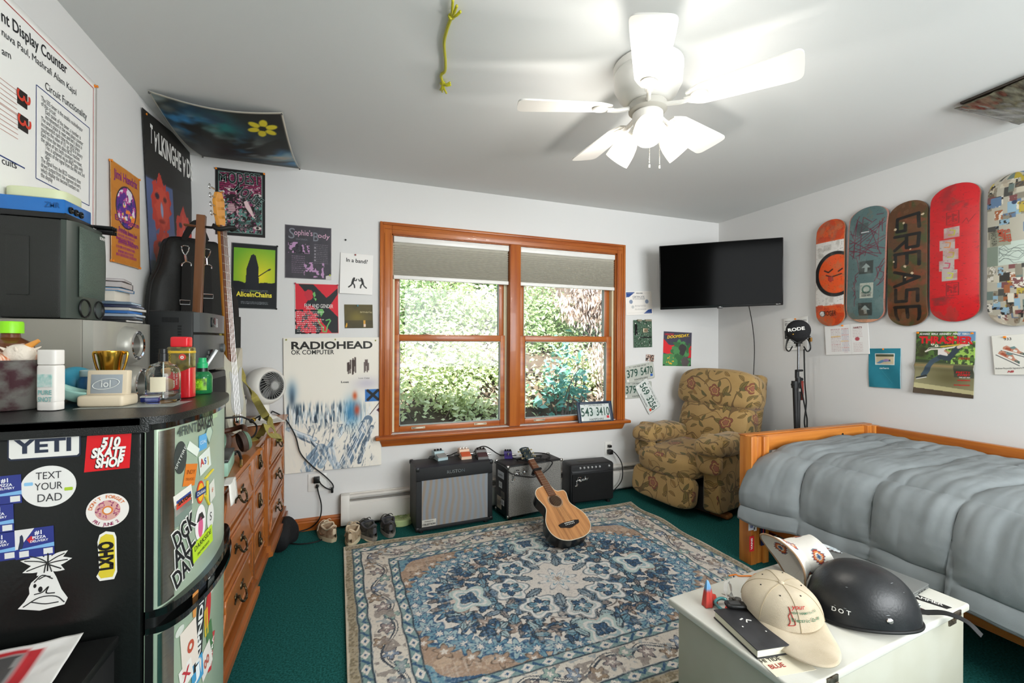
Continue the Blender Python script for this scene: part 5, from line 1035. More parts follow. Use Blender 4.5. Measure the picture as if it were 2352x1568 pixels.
b = [F(1165, 1046, .402), F(1190, 1055, .402), F(1230, 1058, .402), F(1262, 1050, .403), F(1255, 1042, .404), F(1225, 1040, .404), F(1200, 1046, .404), F(1215, 1053, .405), F(1250, 1054, .406), F(1268, 1060, .40), (1.395, 2.912, .37), (1.36, 2.915, .335), (1.28, 2.913, .30), (1.19, 2.905, .31), (1.08, 2.895, .345), (1.02, 2.90, .40), (.96, 2.93, .43)]
cord('instrument_cable', 'long black cable coiled on the silver grille amplifier and drooping across it', b, .0045)
cord('power_cable', 'black power cord from the wall outlet down behind the small amplifier', [(ox2.x, YB-.03, ox2.z-.02), (ox2.x+.03, YB-.06, ox2.z-.03), (ox2.x+.07, YB-.10, .25), (ox2.x+.065, YB-.11, .12), (ox2.x-.02, YB-.12, .04), (2.02, 3.10, .01)], .0045)
t = thing('power_adapter', 'black plug-in power adapter in the outlet beside the small amplifier', 'power adapter', (ox2.x, YB-.0095, ox2.z)); MB().b2(-.02, .02, -.04, 0, -.045, -.005, .005).build('body', BLACK, t); MB().b2(-.014, .014, -.028, 0, .012, .034, .004).build('plug', BLACK, t)
# ---- acoustic guitar
tail = Vector((1.300, 2.335, .088)); head = Vector(on(1203, 1027, 'y', 2.98)); dy = (head-tail).normalized(); nn = Vector((.03, -.56, .83)); nn = (nn-dy*nn.dot(dy)).normalized(); dx = dy.cross(nn); LG = (head-tail).length
gt = thing('acoustic_guitar', 'travel acoustic guitar with black sides leaning on the silver grille amplifier', 'guitar', M=frame(tail, dx, dy, nn))
half = [(0, 0), (.055, .004), (.105, .024), (.138, .06), (.150, .105), (.143, .155), (.118, .20), (.096, .235), (.092, .262), (.102, .30), (.112, .335), (.106, .372), (.078, .402), (.03, .414)]
right = [(0, 0), (.055, .004), (.105, .024), (.138, .06), (.150, .105), (.143, .155), (.118, .20), (.096, .235), (.092, .262), (.101, .298), (.108, .325), (.100, .347), (.078, .350), (.055, .352), (.040, .366), (.032, .39), (.028, .414)]
sm = lambda P: [(v.x, v.y) for v in spline([(x, y, 0) for x, y in P], 5)]
out = sm(right)+[(-x, y) for x, y in reversed(sm(half))]; out = out[:-1]
MB().prism([(x*.985, .006+(y-.006)*.985) for x, y in out], .078, T(0, 0, -.082)).build('back_and_sides', mat('gloss_black_wood', '#0b0b0c', .28, coat=.2), gt)
tp = mat('ash_top', '#c98f5a', .3, c2='#8f5a32', vs=5, stretch=(9, .5, 1), coat=.3, det=6, lo=.42, hi=.75)
MB().prism(out, .004, T(0, 0, -.004)).build('soundboard', tp, gt)
MB().tube([(x, y, .0) for x, y in out], .0022, 6, 0, closed=True).build('binding', mat('cream_binding', '#e0d6c0', .4), gt)
MB().lathe([(0, .0004), (.043, .0004)], 40, T(0, .285, .0002)).build('soundhole', mat('soundhole_dark', '#3a2415', .8), gt); MB().lathe([(.043, .0005), (.046, .0009), (.05, .0009), (.053, .0005)], 40, T(0, .285, .0002)).build('rosette', mat('rosette', '#5a3a26', .5, c2='#c9a888', vs=300), gt)
br = [(-.075, .112), (-.068, .095), (-.03, .085), (-.012, .078), (.012, .078), (.03, .085), (.068, .095), (.075, .112), (.045, .118), (-.045, .118)]
MB().prism(br, .009).build('bridge', mat('ebony', '#181414', .4), gt); MB().b2(-.036, .036, .108, .111, .008, .013).build('saddle', WHITE, gt)
for k in range(6): MB().cyl((-.03+.012*k, .098, .008), (-.03+.012*k, .098, .013), .0028, n=8).build('bridge_pin', WHITE, gt)
NUT = LG-.125
MB().b2(-.025, .025, .36, NUT, -.02, .001, .006).build('neck', wood('mahogany', '#5a3220', '#7a4a30', 1), gt)
MB().add([(-.027, .325, .001), (.027, .325, .001), (.0215, NUT, .001), (-.0215, NUT, .001), (-.027, .325, .006), (.027, .325, .006), (.0215, NUT, .006), (-.0215, NUT, .006)], [(0, 3, 2, 1), (4, 5, 6, 7), (0, 1, 5, 4), (1, 2, 6, 5), (2, 3, 7, 6), (3, 0, 4, 7)]).build('fingerboard', wood('rosewood', '#5a3424', '#7d4d36', 1), gt, 0)
b = MB(); sc = NUT-.11
for k in range(1, 19):
    y = NUT-sc*(1-2**(-k/12)); 
    if y > .33: w = .0215+(.0055)*(NUT-y)/(NUT-.325); b.b2(-w, w, y-.0009, y+.0009, .006, .0072)
b.build('frets', mat('fret_wire', '#c9c4b4', .3, 1), gt, 0); MB().b2(-.022, .022, NUT, NUT+.004, .001, .009).build('nut', WHITE, gt)
hd = MB().prism([(-.022, NUT+.003), (.022, NUT+.003), (.034, NUT+.03), (.037, NUT+.12), (.015, NUT+.128), (-.015, NUT+.128), (-.037, NUT+.12), (-.034, NUT+.03)], .014, T(0, 0, -.016)).build('headstock', mat('dark_teal_gloss', '#14282e', .2, coat=.5), gt); text(hd, WHITE, [('YAMAHA', 0, NUT+.11, .012, {'w': .035})], dz=-.0012)
for s in (-1, 1):
    for k in range(3):
        y = NUT+.035+k*.032; MB().cyl((s*.02, y, -.002), (s*.02, y, .009), .004, n=10).cyl((s*.03, y, -.009), (s*.052, y, -.009), .003, n=8).ball((s*.054, y, -.009), (.006, .008, .005), 8).build('tuner', mat('gold_hardware', '#c2b48a', .3, .9), gt)
b = MB()
for k in range(6): b.cyl((-.03+.012*k, .103, .012), (-.016+.0064*k, NUT, .010), .0006, n=5)
b.build('strings', mat('bronze_string', '#d9cba8', .3, 1), gt)
cp = MB().box((0, NUT-.10, .013), (.06, .016, .012), .004).box((0, NUT-.10, -.03), (.05, .02, .012), .004).cyl((-.034, NUT-.10, .016), (-.034, NUT-.10, -.034), .006).tube([(-.034, NUT-.105, -.02), (-.045, NUT-.125, -.01), (-.042, NUT-.14, .012)], .005, 8, 4)
cp = cp.build('capo', mat('capo_black', '#121212', .35), gt)
# ---- shoes
def shoe(lab, px, py, rz, L, W, cu, cs, cc, ct, col2, tip=0):
    p = on(px, py, 'z', 0); t = thing('shoe', lab, 'shoe', (p.x, p.y, .001), math.radians(rz), None)   # heel at the origin, toe towards +y
    wid = lambda u: W/2*(.80+.12*math.sin(u*6.2-1.0))*(math.sin(PI*min(1, max(0, (u*.975+.012))))**.34)
    n = 40; ol = [(-wid(i/n), L*i/n) for i in range(n+1)]+[(wid(i/n), L*i/n) for i in range(n, -1, -1)]
    s = MB(); s.prism(ol, .022); s.v = [(x*(1.06 if z < .01 else 1.02), y+(.006 if z < .01 and y < .02 else 0)-(.004 if z > .01 and y < .02 else 0), z*(1.25-.45*y/L)+.010*max(0, (y/L-.75)/.25)**2) for x, y, z in s.v]; s.build('sole', mat('sole_'+cs.strip('#'), cs, .7, bump=.2), t, 50)
    hgt = lambda u: .064+.030*math.exp(-((u-.06)/.12)**2)+.020*math.exp(-((u-.48)/.16)**2)-.034*max(0, (u-.5)/.5)**1.2
    def up(u, v):
        a = (v-.5)*2; w = wid(u)*.99; h = hgt(u); o = max(0, min(1, min((u-.06)/.05, (.50-u)/.07))); s_ = abs(a); sg = 1 if a > 0 else -1
        if s_ > .5: q = (1-s_)/.5; x = w*(1-.20*q*q); z = .02+(h-.02)*q**.85; 
        else: q = s_/.5; xc, zc = w*.80*q, h+.010*(1-q*q)-.0*q; xo, zo = w*(.8*q**.5 if q > .5 else .8*q**.5), .03+(h-.03)*max(0, (q-.45)/.55)**.5; x = xc*(1-o)+xo*o; z = zc*(1-o)+zo*o
        return (sg*x, L*u, z)
    MB().grid(up, 44, 48).build('upper', mat('upper_'+cu.strip('#'), cu, .75, c2=col2, vs=30, bump=.3, bs=300), t, 60)
    MB().tube([up(u, .5+.5*v)[0:2]+(up(u, .5+.5*v)[2]+.001,) for u, v in [(.06, .0), (.08, .45), (.2, .5), (.34, .5), (.46, .5), (.49, .0), (.46, -.5), (.34, -.5), (.2, -.5), (.08, -.45)]], .006, 8, 4, closed=True).build('collar', mat('collar_'+cc.strip('#'), cc, .8), t)
    MB().pillow((0, L*.49, hgt(.49)+.008), (W*.36, L*.17, .009), .6, .7, 12, R=(-.25, 0, 0)).build('tongue', mat('collar_'+cc.strip('#'), cc, .8), t)
    b = MB()
    for k in range(5): u = .50+k*.055; b.tube([(-wid(u)*.42, L*u, hgt(u)+.010), (0, L*(u+.02), hgt(u)+.019), (wid(u)*.42, L*u, hgt(u)+.010)], .0028, 6, 4)
    b.tube([(0, L*.52, hgt(.5)+.018), (-.02, L*.50, hgt(.5)+.026), (-.038, L*.56, hgt(.5)+.004), (-.052, L*.55, .045)], .0025, 6, 5).tube([(0, L*.52, hgt(.5)+.018), (.02, L*.49, hgt(.5)+.026), (.036, L*.56, hgt(.5)+.006)], .0025, 6, 5); b.build('laces', mat('lace_'+ct.strip('#'), ct, .8), t)
    for s in (-1, 1): MB().tube([(s*wid(.28)*1.0, L*.22, .048), (s*wid(.4)*1.0, L*.40, .032), (s*wid(.55)*.99, L*.58, .05)], lambda t: .001+.006*math.sin(PI*t), 6, 5).build('side_stripe', mat('stripe_'+col2.strip('#'), col2, .7), t)
    MB().pillow((0, .0045, .068), (W*.26, .008, .040), .6, .6, 10).build('heel_tab', mat('collar_'+cc.strip('#'), cc, .8), t)
    return t
shoe('tan sneaker turned outward, leftmost shoe by the baseboard', 768, 1246, 24, .26, .098, '#b39c80', '#cdbb9a', '#cbb89c', '#d9cab0', '#8a6448')
shoe('tan sneaker pointing at the heater, touching the rug corner', 804, 1258, -8, .27, .098, '#b8a287', '#d9c9a8', '#cbb89c', '#c9b498', '#a08a6c')
shoe('black and grey running shoe turned left, beside the tan sneaker', 861, 1244, 20, .28, .102, '#2a2a2c', '#8f877c', '#4a4a4e', '#33312c', '#55524a')
shoe('black and grey running shoe nearest the round green pad', 898, 1236, 4, .28, .10, '#2a2a2c', '#928a80', '#4a4a4e', '#33312c', '#55524a')
p = on(921, 1200, 'z', 0); t = thing('round_pad', 'pale green round plastic pad on the carpet beside the wide amplifier', 'pad', (p.x, p.y, 0))
MB().lathe([(0, 0), (.078, 0), (.085, .006), (.085, .038), (.078, .046), (.055, .047), (.05, .044), (0, .044)], 40).build('body', mat('pale_green', '#b4c48a', .6), t)
b = MB()
for k in range(14): a = 2*PI*k/14; b.tube([(.012*math.cos(a), .012*math.sin(a), .046), (.03*math.cos(a+.5), .03*math.sin(a+.5), .046), (.046*math.cos(a+.6), .046*math.sin(a+.6), .046)], .002, 5, 3)
b.build('spiral_ribs', mat('sage', '#8fa06a', .6), t)
cord('shoelace', 'loose cream lace lying on the carpet in front of the black shoes', [F(826, 1210, .004), F(834, 1225, .004), F(840, 1240, .004), F(862, 1245, .004), F(880, 1240, .004)], .004, mat('lace_cream', '#d6c8a8', .8), 'shoelace', 'lace')
# ================================================================ recliner
def box_uv(o):
    """flat mapping in metres by the side each face looks to"""
    me = o.data; uv = me.uv_layers.new(name='map'); n = len(me.loops); a = np.zeros((n, 2), np.float32)
    co = np.zeros(len(me.vertices)*3); me.vertices.foreach_get('co', co); co = co.reshape(-1, 3)
    for p in me.polygons:
        nn = np.abs(p.normal); k = int(np.argmax((nn[0], nn[1], nn[2])))
        for li in p.loop_indices:
            v = co[me.loops[li].vertex_index]; a[li] = (v[1]+.31, v[2]) if k == 0 else ((v[0], v[2]) if k == 1 else (v[0], v[1]+.17))
    uv.data.foreach_set('uv', a.ravel())
def tapestry():
    m = bpy.data.materials.new('floral_tapestry'); m.use_nodes = True; nt = m.node_tree; L = nt.links.new; N = nt.nodes.new
    b = nt.nodes['Principled BSDF']; b.inputs['Roughness'].default_value = .85; b.inputs['Sheen Weight'].default_value = .2
    uv = N('ShaderNodeUVMap'); uv.uv_map = 'map'
    def mth(op, a, c=None, cl=False):
        n = N('ShaderNodeMath'); n.operation = op; n.use_clamp = cl
        for i, q in enumerate((a, c)):
            if q is None: continue
            if isinstance(q, (int, float)): n.inputs[i].default_value = q
            else: L(q, n.inputs[i])
        return n.outputs[0]
    def mixc(f, a, col):
        n = N('ShaderNodeMix'); n.data_type = 'RGBA'; L(f, n.inputs[0])
        if isinstance(a, str): n.inputs[6].default_value = (*lin(a), 1)
        else: L(a, n.inputs[6])
        n.inputs[7].default_value = (*lin(col), 1); return n.outputs[2]
    def noise(sc, det=3, off=0):
        mp = N('ShaderNodeMapping'); mp.inputs['Location'].default_value = (off, off*.7, 0); L(uv.outputs[0], mp.inputs[0]); n = N('ShaderNodeTexNoise'); n.inputs['Scale'].default_value = sc; n.inputs['Detail'].default_value = det; L(mp.outputs[0], n.inputs['Vector']); return n.outputs[0]
    def cell(sc, off, rnd):
        mp = N('ShaderNodeMapping'); mp.inputs['Scale'].default_value = (sc, sc, 1); mp.inputs['Location'].default_value = (off, off*1.3, 0); L(uv.outputs[0], mp.inputs[0])
        v = N('ShaderNodeTexVoronoi'); v.voronoi_dimensions = '2D'; v.inputs['Scale'].default_value = 1; v.inputs['Randomness'].default_value = rnd; L(mp.outputs[0], v.inputs['Vector'])
        d = N('ShaderNodeVectorMath'); d.operation = 'SUBTRACT'; L(mp.outputs[0], d.inputs[0]); L(v.outputs['Position'], d.inputs[1])
        sp = N('ShaderNodeSeparateColor'); L(v.outputs['Color'], sp.inputs[0]); r = N('ShaderNodeVectorRotate'); r.rotation_type = 'Z_AXIS'; L(d.outputs[0], r.inputs['Vector']); L(mth('MULTIPLY', sp.outputs[0], 6.28), r.inputs['Angle'])
        s = N('ShaderNodeSeparateXYZ'); L(r.outputs[0], s.inputs[0]); return s.outputs[0], s.outputs[1], sp.outputs[1], sp.outputs[2]
    base = mixc(mth('MULTIPLY', mth('SUBTRACT', noise(5), .35, True), 1.6, True), '#a68650', '#b99a68'); base = mixc(mth('MULTIPLY', noise(160, 1), .3), base, '#8a6c3c')
    st = mth('ABSOLUTE', mth('SUBTRACT', noise(4.2, .5, 3), .5)); col = mixc(mth('LESS_THAN', st, .0065), base, '#6a5230')
    st = mth('ABSOLUTE', mth('SUBTRACT', noise(4.8, .5, 13), .47)); col = mixc(mth('LESS_THAN', st, .005), col, '#75592f')
    def leafs(col, sc, off, l, w, keep, fill, edge):
        x, y, r1, r2 = cell(sc, off, .75); bend = mth('MULTIPLY', mth('MULTIPLY', x, x), .5); ya = mth('ABSOLUTE', mth('SUBTRACT', y, bend)); xx = mth('DIVIDE', x, l)
        wd = mth('MULTIPLY', mth('SUBTRACT', 1.0, mth('MULTIPLY', xx, xx)), w); d = mth('SUBTRACT', wd, ya); k = mth('LESS_THAN', r1, keep)
        col = mixc(mth('MULTIPLY', mth('GREATER_THAN', d, 0.0), k), col, edge); inner = mth('MULTIPLY', mth('GREATER_THAN', d, .022), mth('GREATER_THAN', ya, .012))
        f = mth('MULTIPLY', inner, k); n = N('ShaderNodeMix'); n.data_type = 'RGBA'; L(f, n.inputs[0]); L(col, n.inputs[6]); c2 = mixc(r2, fill[0], fill[1]); L(c2, n.inputs[7]); return n.outputs[2]
    col = leafs(col, 8.0, 2.2, .40, .15, .75, ('#6b5f30', '#8c6c34'), '#43371e'); col = leafs(col, 11.5, 5.7, .40, .15, .8, ('#5f5a34', '#94703a'), '#44371f')
    x, y, r1, r2 = cell(4.3, 7.9, .6); rad = mth('SQRT', mth('ADD', mth('MULTIPLY', x, x), mth('MULTIPLY', mth('MULTIPLY', y, y), 1.7))); th = mth('ARCTAN2', y, x); pet = mth('ADD', .72, mth('MULTIPLY', mth('ABSOLUTE', mth('COSINE', mth('MULTIPLY', th, 2.5))), .28))
    d = mth('DIVIDE', rad, mth('MULTIPLY', pet, .25)); k = mth('LESS_THAN', r1, .5)
    for t, c in ((1.0, '#5a3a24'), (.93, '#844a38'), (.74, '#5a3a24'), (.69, '#a8804e'), (.48, '#6a3a2c'), (.40, '#8f5a44')): col = mixc(mth('MULTIPLY', mth('LESS_THAN', d, t), k), col, c)
    L(col, b.inputs['Base Color']); bm = N('ShaderNodeBump'); bm.inputs['Strength'].default_value = .35; bm.inputs['Distance'].default_value = .003; L(noise(330, 1), bm.inputs['Height']); L(bm.outputs[0], b.inputs['Normal']); return m
TAP = tapestry()
rc = thing('recliner', 'gold floral tapestry recliner in the corner under the television', 'recliner', (2.66, 2.76, 0), math.radians(-77))
def pad(nm, c, d, p=.35, q=.45, R=None, fn=None, n=26):
    o = MB().pillow(c, d, p, q, n, R, fn).build(nm, TAP, rc, 180); box_uv(o); return o
def wob(s, a): return lambda v: v+Vector((0, 0, 0)) if 0 else Vector((v.x, v.y, v.z*(1+.04*math.sin(v.x*s+v.y*9))))
for sx in (-1, 1):
    o = MB().box((sx*.275, .0, .29), (.135, .60 if sx > 0 else .5, .46), .025, seg=3).build('side_panel', TAP, rc, 50); box_uv(o)
    pad('armrest', (sx*.283, -.10, .535), (.205, .62, .155), .45, .7, (math.radians(-4), 0, 0), lambda v: Vector((v.x*(1+.10*max(0, -v.y/.3)), v.y, v.z-(.02 if v.y < -.2 else 0)+.008*math.sin(v.y*22))))
    pad('arm_skirt', (sx*.283, -.33, .43), (.185, .07, .17), .5, .6)
pad('seat_cushion', (-.055, -.14, .375), (.54, .58, .21), .4, .55, (math.radians(5), 0, 0), lambda v: Vector((v.x, v.y-.02*math.cos(v.x*5), v.z+.012*math.sin(v.x*9+1)*math.cos(v.y*7))))
pad('footrest', (-.065, -.385, .185), (.56, .10, .25), .35, .45, (math.radians(-10), 0, 0), lambda v: Vector((v.x, v.y-.012*math.sin(v.x*11), v.z)))
pad('back_lower', (0, .205, .60), (.62, .23, .44), .45, .5, (math.radians(-15), 0, 0), lambda v: Vector((v.x, v.y-.012*math.cos(v.x*10), v.z)))
pad('headrest', (0, .262, .90), (.70, .25, .32), .42, .5, (math.radians(-13), 0, 0), lambda v: Vector((v.x*(1-.03*max(0, v.z/.16)), v.y-.012*math.cos(v.x*8), v.z-.02*abs(v.x/.35)**3)))
o = MB().box((0, .34, .66), (.60, .10, .74), .03, R=(math.radians(-14), 0, 0)).build('back_shell', TAP, rc, 50); box_uv(o)
MB().b2(-.25, .25, -.28, .28, .05, .22).build('mechanism', mat('dark_underside', '#161310', .8), rc, 0)
w = wood('base_wood', '#7a4a26', '#9a6434', 0); MB().b2(-.40, .34, -.19, -.11, .0, .045, .02).build('base_foot', w, rc); MB().b2(-.34, .34, .15, .23, .0, .045, .02).build('base_foot', w, rc)
bg = thing('paper_bag', 'crumpled white paper bag standing between recliner and bed', 'bag', (2.83, 2.20, 0), .5)
MB().grid(lambda u, v: (.10*math.cos(2*PI*u)*abs(math.cos(2*PI*u))**-.5*(1-.25*v) if abs(math.cos(2*PI*u)) > 1e-6 else 0, .07*math.sin(2*PI*u)*abs(math.sin(2*PI*u))**-.5*(1-.5*v) if abs(math.sin(2*PI*u)) > 1e-6 else 0, .60*v+.06*v*math.sin(2*PI*u)+.01*math.sin(u*40)*v), 48, 20).build('bag', mat('white_paper', '#e9e6df', .8, bump=.4, bs=60), bg, 60, solid=.001)

# ================================================================ bed
PINE = wood('bed_pine_x', '#a85a1c', '#cf8436', 0); PINEY = wood('bed_pine_y', '#9c4e16', '#c67628', 1); PINEZ = wood('bed_pine_z', '#a85a1c', '#d28a3c', 2)
bed = thing('bed_frame', 'honey coloured pine bed frame with stickered foot post against the right wall', 'bed', (2.23, 1.90, 0)); o0 = Vector((2.23, 1.90, 0))
def bp(b, nm, m, s=40): b.v = [tuple(Vector(v)-o0) for v in b.v]; return b.build(nm, m, bed, s)
P1 = bp(MB().b2(2.168, 2.212, 1.862, 1.945, 0, .742, .004).b2(2.214, 2.256, 1.868, 1.945, 0, .736, .004).b2(2.258, 2.302, 1.856, 1.945, 0, .738, .004), 'post', PINEZ)
P2 = bp(MB().b2(3.20, 3.245, 1.865, 1.945, 0, .742, .004).b2(3.247, 3.30, 1.85, 1.945, 0, .74, .004), 'post', PINEZ)
bp(MB().b2(2.302, 3.20, 1.885, 1.925, .645, .738, .004).b2(2.165, 3.305, 1.90, 1.95, .738, .744, .002), 'foot_rail', PINE)
fb = bp(MB().b2(2.302, 3.20, 1.89, 1.925, .05, .34, .003), 'foot_board', wood('bed_pine_dark', '#7a3c14', '#9c5820', 0))
bp(MB().b2(3.262, 3.298, -.45, 1.85, .635, .738, .004), 'wall_rail', PINEY); bp(MB().b2(2.30, 2.335, -.45, 1.86, .18, .32, .003), 'side_rail', PINEY)
bp(MB().b2(2.18, 2.30, -.55, -.45, 0, .742, .004), 'post', PINEZ)
for x, z in ((2.915, .685), (2.985, .695)): bp(MB().cyl((x, 1.886, z), (x, 1.883, z), .009, n=14), 'bolt_hole', BLACK)
def stick(parent, org, m4, w, h, col, items=(), rnd=0):
    """sticker on a face given by frame matrix m4 (parent space)"""
    b = MB(); pts = [(w/2*math.cos(a), h/2*math.sin(a)) for a in [2*PI*k/28 for k in range(28)]] if rnd == 1 else [(-w/2, -h/2), (w/2, -h/2), (w/2, h/2), (-w/2, h/2)] if not hasattr(rnd, '__len__') else [(x*w, y*h) for x, y in rnd]
    b.prism(pts, .0008, m4); s = b.build('sticker', ink(col), parent, 0)
    for c, it in items: text(s, ink(c), it, M=m4)
    return s
FY = lambda x, y, z: frame(Vector((x, y, z))-o0, Vector((1, 0, 0)), Vector((0, 0, 1)), Vector((0, -1, 0)))
apple = [(0, -.5), (.15, -.46), (.3, -.5), (.45, -.2), (.40, -.02), (.30, .1), (.40, .25), (.22, .36), (.05, .3), (-.1, .36), (-.35, .3), (-.45, .05), (-.38, -.3), (-.2, -.5)]
for k, (px, py, w, h, col, rnd, tx) in enumerate(((1726, 1197, .05, .10, '#d8dce4', 0, ('#2a3a8c', 'SURF')), (1748, 1196, .045, .055, '#15161a', 0, ('#e2e2e2', 'X')), (1734, 1214, .022, .022, '#e6e4e2', 0, None), (1726, 1248, .036, .088, '#c7262c', 0, ('#f2efe9', 'VANS')), (1752, 1230, .036, .11, '#1a2146', 0, ('#d8302c', 'ooo')))):
    p = on(px, py, 'y', 1.856); m4 = FY(p.x, 1.8545, p.z) if k != 4 else FY(p.x, 1.8545, p.z); s = stick(P1, None, m4, w, h, col, (((tx[0], [(tx[1], 0, 0, w*.5, {'w': (h if k in (0, 3, 4) else w)*.75, 'r': PI/2 if k in (0, 3, 4) else 0, 'b': .03})]),) if tx else ()), rnd)
for k, (px, py, w, h, col, rnd, tx) in enumerate(((1778, 1200, .17, .17, '#c9c4c0', 1, None), (1778, 1200, .155, .155, '#6a1c20', 1, None), (1778, 1200, .115, .115, '#1d2630', 1, ('#b8c0c4', 'IIIIIIII')), (1778, 1252, .05, .062, '#c9cdd2', apple, None), (1815, 1230, .05, .062, '#8f9498', apple, None), (1768, 1238, .028, .035, '#c4ccca', 0, None), (1798, 1235, .055, .11, '#8c9698', 0, None), (1760, 1226, .03, .045, '#a9b89a', 1, None), (1776, 1268, .022, .022, '#f07a24', 1, None), (1838, 1222, .04, .05, '#4a4a4c', 0, ('#b9b9b9', 'V')), (1850, 1240, .09, .02, '#2c2a28', 0, ('#d8d8d8', 'Monster')))):
    p = on(px, py, 'y', 1.889); stick(fb, None, FY(p.x, 1.8885-.0003*(k if k < 3 else 0), p.z), w, h, col, (((tx[0], [(tx[1], 0, -h*.35 if k == 2 else 0, h*.4 if k != 2 else .018, {'w': w*.75})]),) if tx else ()), rnd)
mt = thing('mattress', 'mattress under the grey comforter', 'mattress', (2.77, .70, .33)); MB().b2(-.42, .42, -1.1, 1.12, 0, .26, .04, 3).build('ticking', mat('mattress_white', '#cfccc4', .8), mt)
sl = MB(); [sl.b2(2.34, 3.26, .0+k*.3, .08+k*.3, .30, .328) for k in range(-1, 6)]; bp(sl, 'slats', PINE)
# comforter: quilted cover over the mattress and down the near side
GREY = mat('grey_cotton', '#7f8587', .8, c2='#8a9092', vs=6, bump=.25, bs=900)
cf = thing('comforter', 'grey quilted comforter covering the bed and hanging down its side', 'comforter', (2.7, .7, .6))
prof = [(3.245, .655), (3.1, .668), (2.9, .668), (2.7, .662), (2.5, .655), (2.40, .645), (2.33, .622), (2.275, .575), (2.245, .50), (2.225, .42), (2.21, .35), (2.20, .295)]
PR = spline([(x, 0, z) for x, z in prof], 10); cum = [0]
for a, b in zip(PR, PR[1:]): cum.append(cum[-1]+(b-a).length)
LT = cum[-1]; px_ = np.array([p.x for p in PR]); pz_ = np.array([p.z for p in PR]); cum = np.array(cum)
NU, NV = 200, 330; s_ = np.linspace(0, LT, NU+1); y_ = np.linspace(1.885, -.5, NV+1); SS, YY = np.meshgrid(s_, y_)
BX, BZ = np.interp(SS, cum, px_), np.interp(SS, cum, pz_); tx, tz = np.gradient(BX, axis=1), np.gradient(BZ, axis=1); ln = np.hypot(tx, tz); nx, nz_ = tz/ln, -tx/ln
nx, nz_ = -np.abs(nx), np.abs(nz_)
sf = float(np.interp(-2.35, -px_, cum)); hang = np.clip((SS-sf)/(LT-sf), 0, 1)
seams_y = np.array([1.60, 1.28, .985, .67, .35, .03, -.3]); seams_s = np.array([sf-.62, sf-.30 if 0 else sf-.95, sf+.005, LT-.07])
dy = np.min(np.abs(YY[..., None]-seams_y-.015*np.sin(SS[..., None]*9)), -1); ds = np.min(np.abs(SS[..., None]-seams_s), -1)
puff = (1-np.exp(-dy/.028))*(1-np.exp(-ds/.028)); wr = noise2(SS, YY*1.0, 5, 41, 4)-.5; fine = noise2(SS*3, YY*26, 1.3, 44, 2)-.5; pucker = (noise2(SS*40, YY*4, 1, 45, 2)-.5)*np.exp(-dy/.05)
amp_ = .012+.020*puff+.020*wr+.010*fine*(1-hang)+.010*pucker*(.3+hang)+.020*np.sin(PI*hang)*(.4+.6*puff)+.02*hang*(noise2(SS*2, YY*7, 1, 46, 2)-.5)*2
CX, CZ = BX+nx*amp_, BZ+nz_*amp_
endf = np.clip((YY-1.80)/.085, 0, 1); CX = CX+.05*endf**2*hang*0+-.075*np.clip((YY-1.55)/.3, 0, 1)*np.clip(hang*1.6, 0, 1); CZ = CZ-.05*endf**2*(1-hang)*1.0+.03*hang**2*(noise2(YY*5, YY*0, 1, 47, 2)-.5)*2-.02*hang**3*np.exp(-((YY-1.62)/.2)**2)
flap = (YY < .985)*hang; CX = CX-.025*flap; CZ = CZ-.02*flap*hang
CX = np.minimum(CX, 3.25)
me = MB(); vs = np.stack([CX-2.7, YY-.7, CZ-.6], -1).reshape(-1, 3); i = np.arange((NU+1)*(NV+1)).reshape(NV+1, NU+1); q = np.stack([i[:-1, :-1], i[:-1, 1:], i[1:, 1:], i[1:, :-1]], -1).reshape(-1, 4)
me.v = [tuple(v) for v in vs]; me.f = [tuple(int(a) for a in f)[::-1] for f in q]; me.mi = [0]*len(q); me.build('quilt', GREY, cf, 180, solid=.012)
hem = [Vector((CX[k, -1]-2.7-.004, YY[k, -1]-.7, CZ[k, -1]-.6)) for k in range(0, NV+1, 3)]; MB().tube(hem, .008, 8, 2).build('piping', mat('grey_piping', '#6d7172', .8), cf)
sm_ = MB()
for sy in seams_y[:5]:
    k = int(np.argmin(np.abs(y_-sy))); sm_.tube([Vector((CX[k, j]-2.7-.002*hang[k, j], YY[k, j]-.7, CZ[k, j]-.6+.0015)) for j in range(4, NU, 4)], .0024, 5, 2)
j = int(np.argmin(np.abs(s_-seams_s[2]))); sm_.tube([Vector((CX[k, j]-2.7-.002, YY[k, j]-.7, CZ[k, j]-.6+.0025)) for k in range(20, NV, 4)], .0024, 5, 2)
sm_.build('stitching', mat('grey_thread', '#45494a', .8), cf)

# ================================================================ white trunk and what lies on it
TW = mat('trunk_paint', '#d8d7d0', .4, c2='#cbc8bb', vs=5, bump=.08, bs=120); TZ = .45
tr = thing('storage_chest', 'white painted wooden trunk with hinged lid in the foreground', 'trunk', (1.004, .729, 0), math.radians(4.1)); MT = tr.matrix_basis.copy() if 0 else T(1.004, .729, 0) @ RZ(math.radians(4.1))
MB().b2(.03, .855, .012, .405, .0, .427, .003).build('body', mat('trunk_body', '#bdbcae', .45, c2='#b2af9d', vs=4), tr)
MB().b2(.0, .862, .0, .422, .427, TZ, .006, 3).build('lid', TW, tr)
for x in (.13, .775):
    h = MB().b2(x-.022, x+.022, -.0035, 0, .431, .449, .001).b2(x-.022, x+.022, .008, .0125, .40, .424, .001).cyl((x-.022, .0, .4275), (x+.022, .0, .4275), .004, n=10)
    for dx in (-.014, .014): h.cyl((x+dx, -.004, .44), (x+dx, -.0025, .44), .003, n=8).cyl((x+dx, .007, .412), (x+dx, .009, .412), .003, n=8)
    h.build('hinge', mat('old_steel', '#8f877a', .4, .8, c2='#5a4a3c', vs=60), tr)
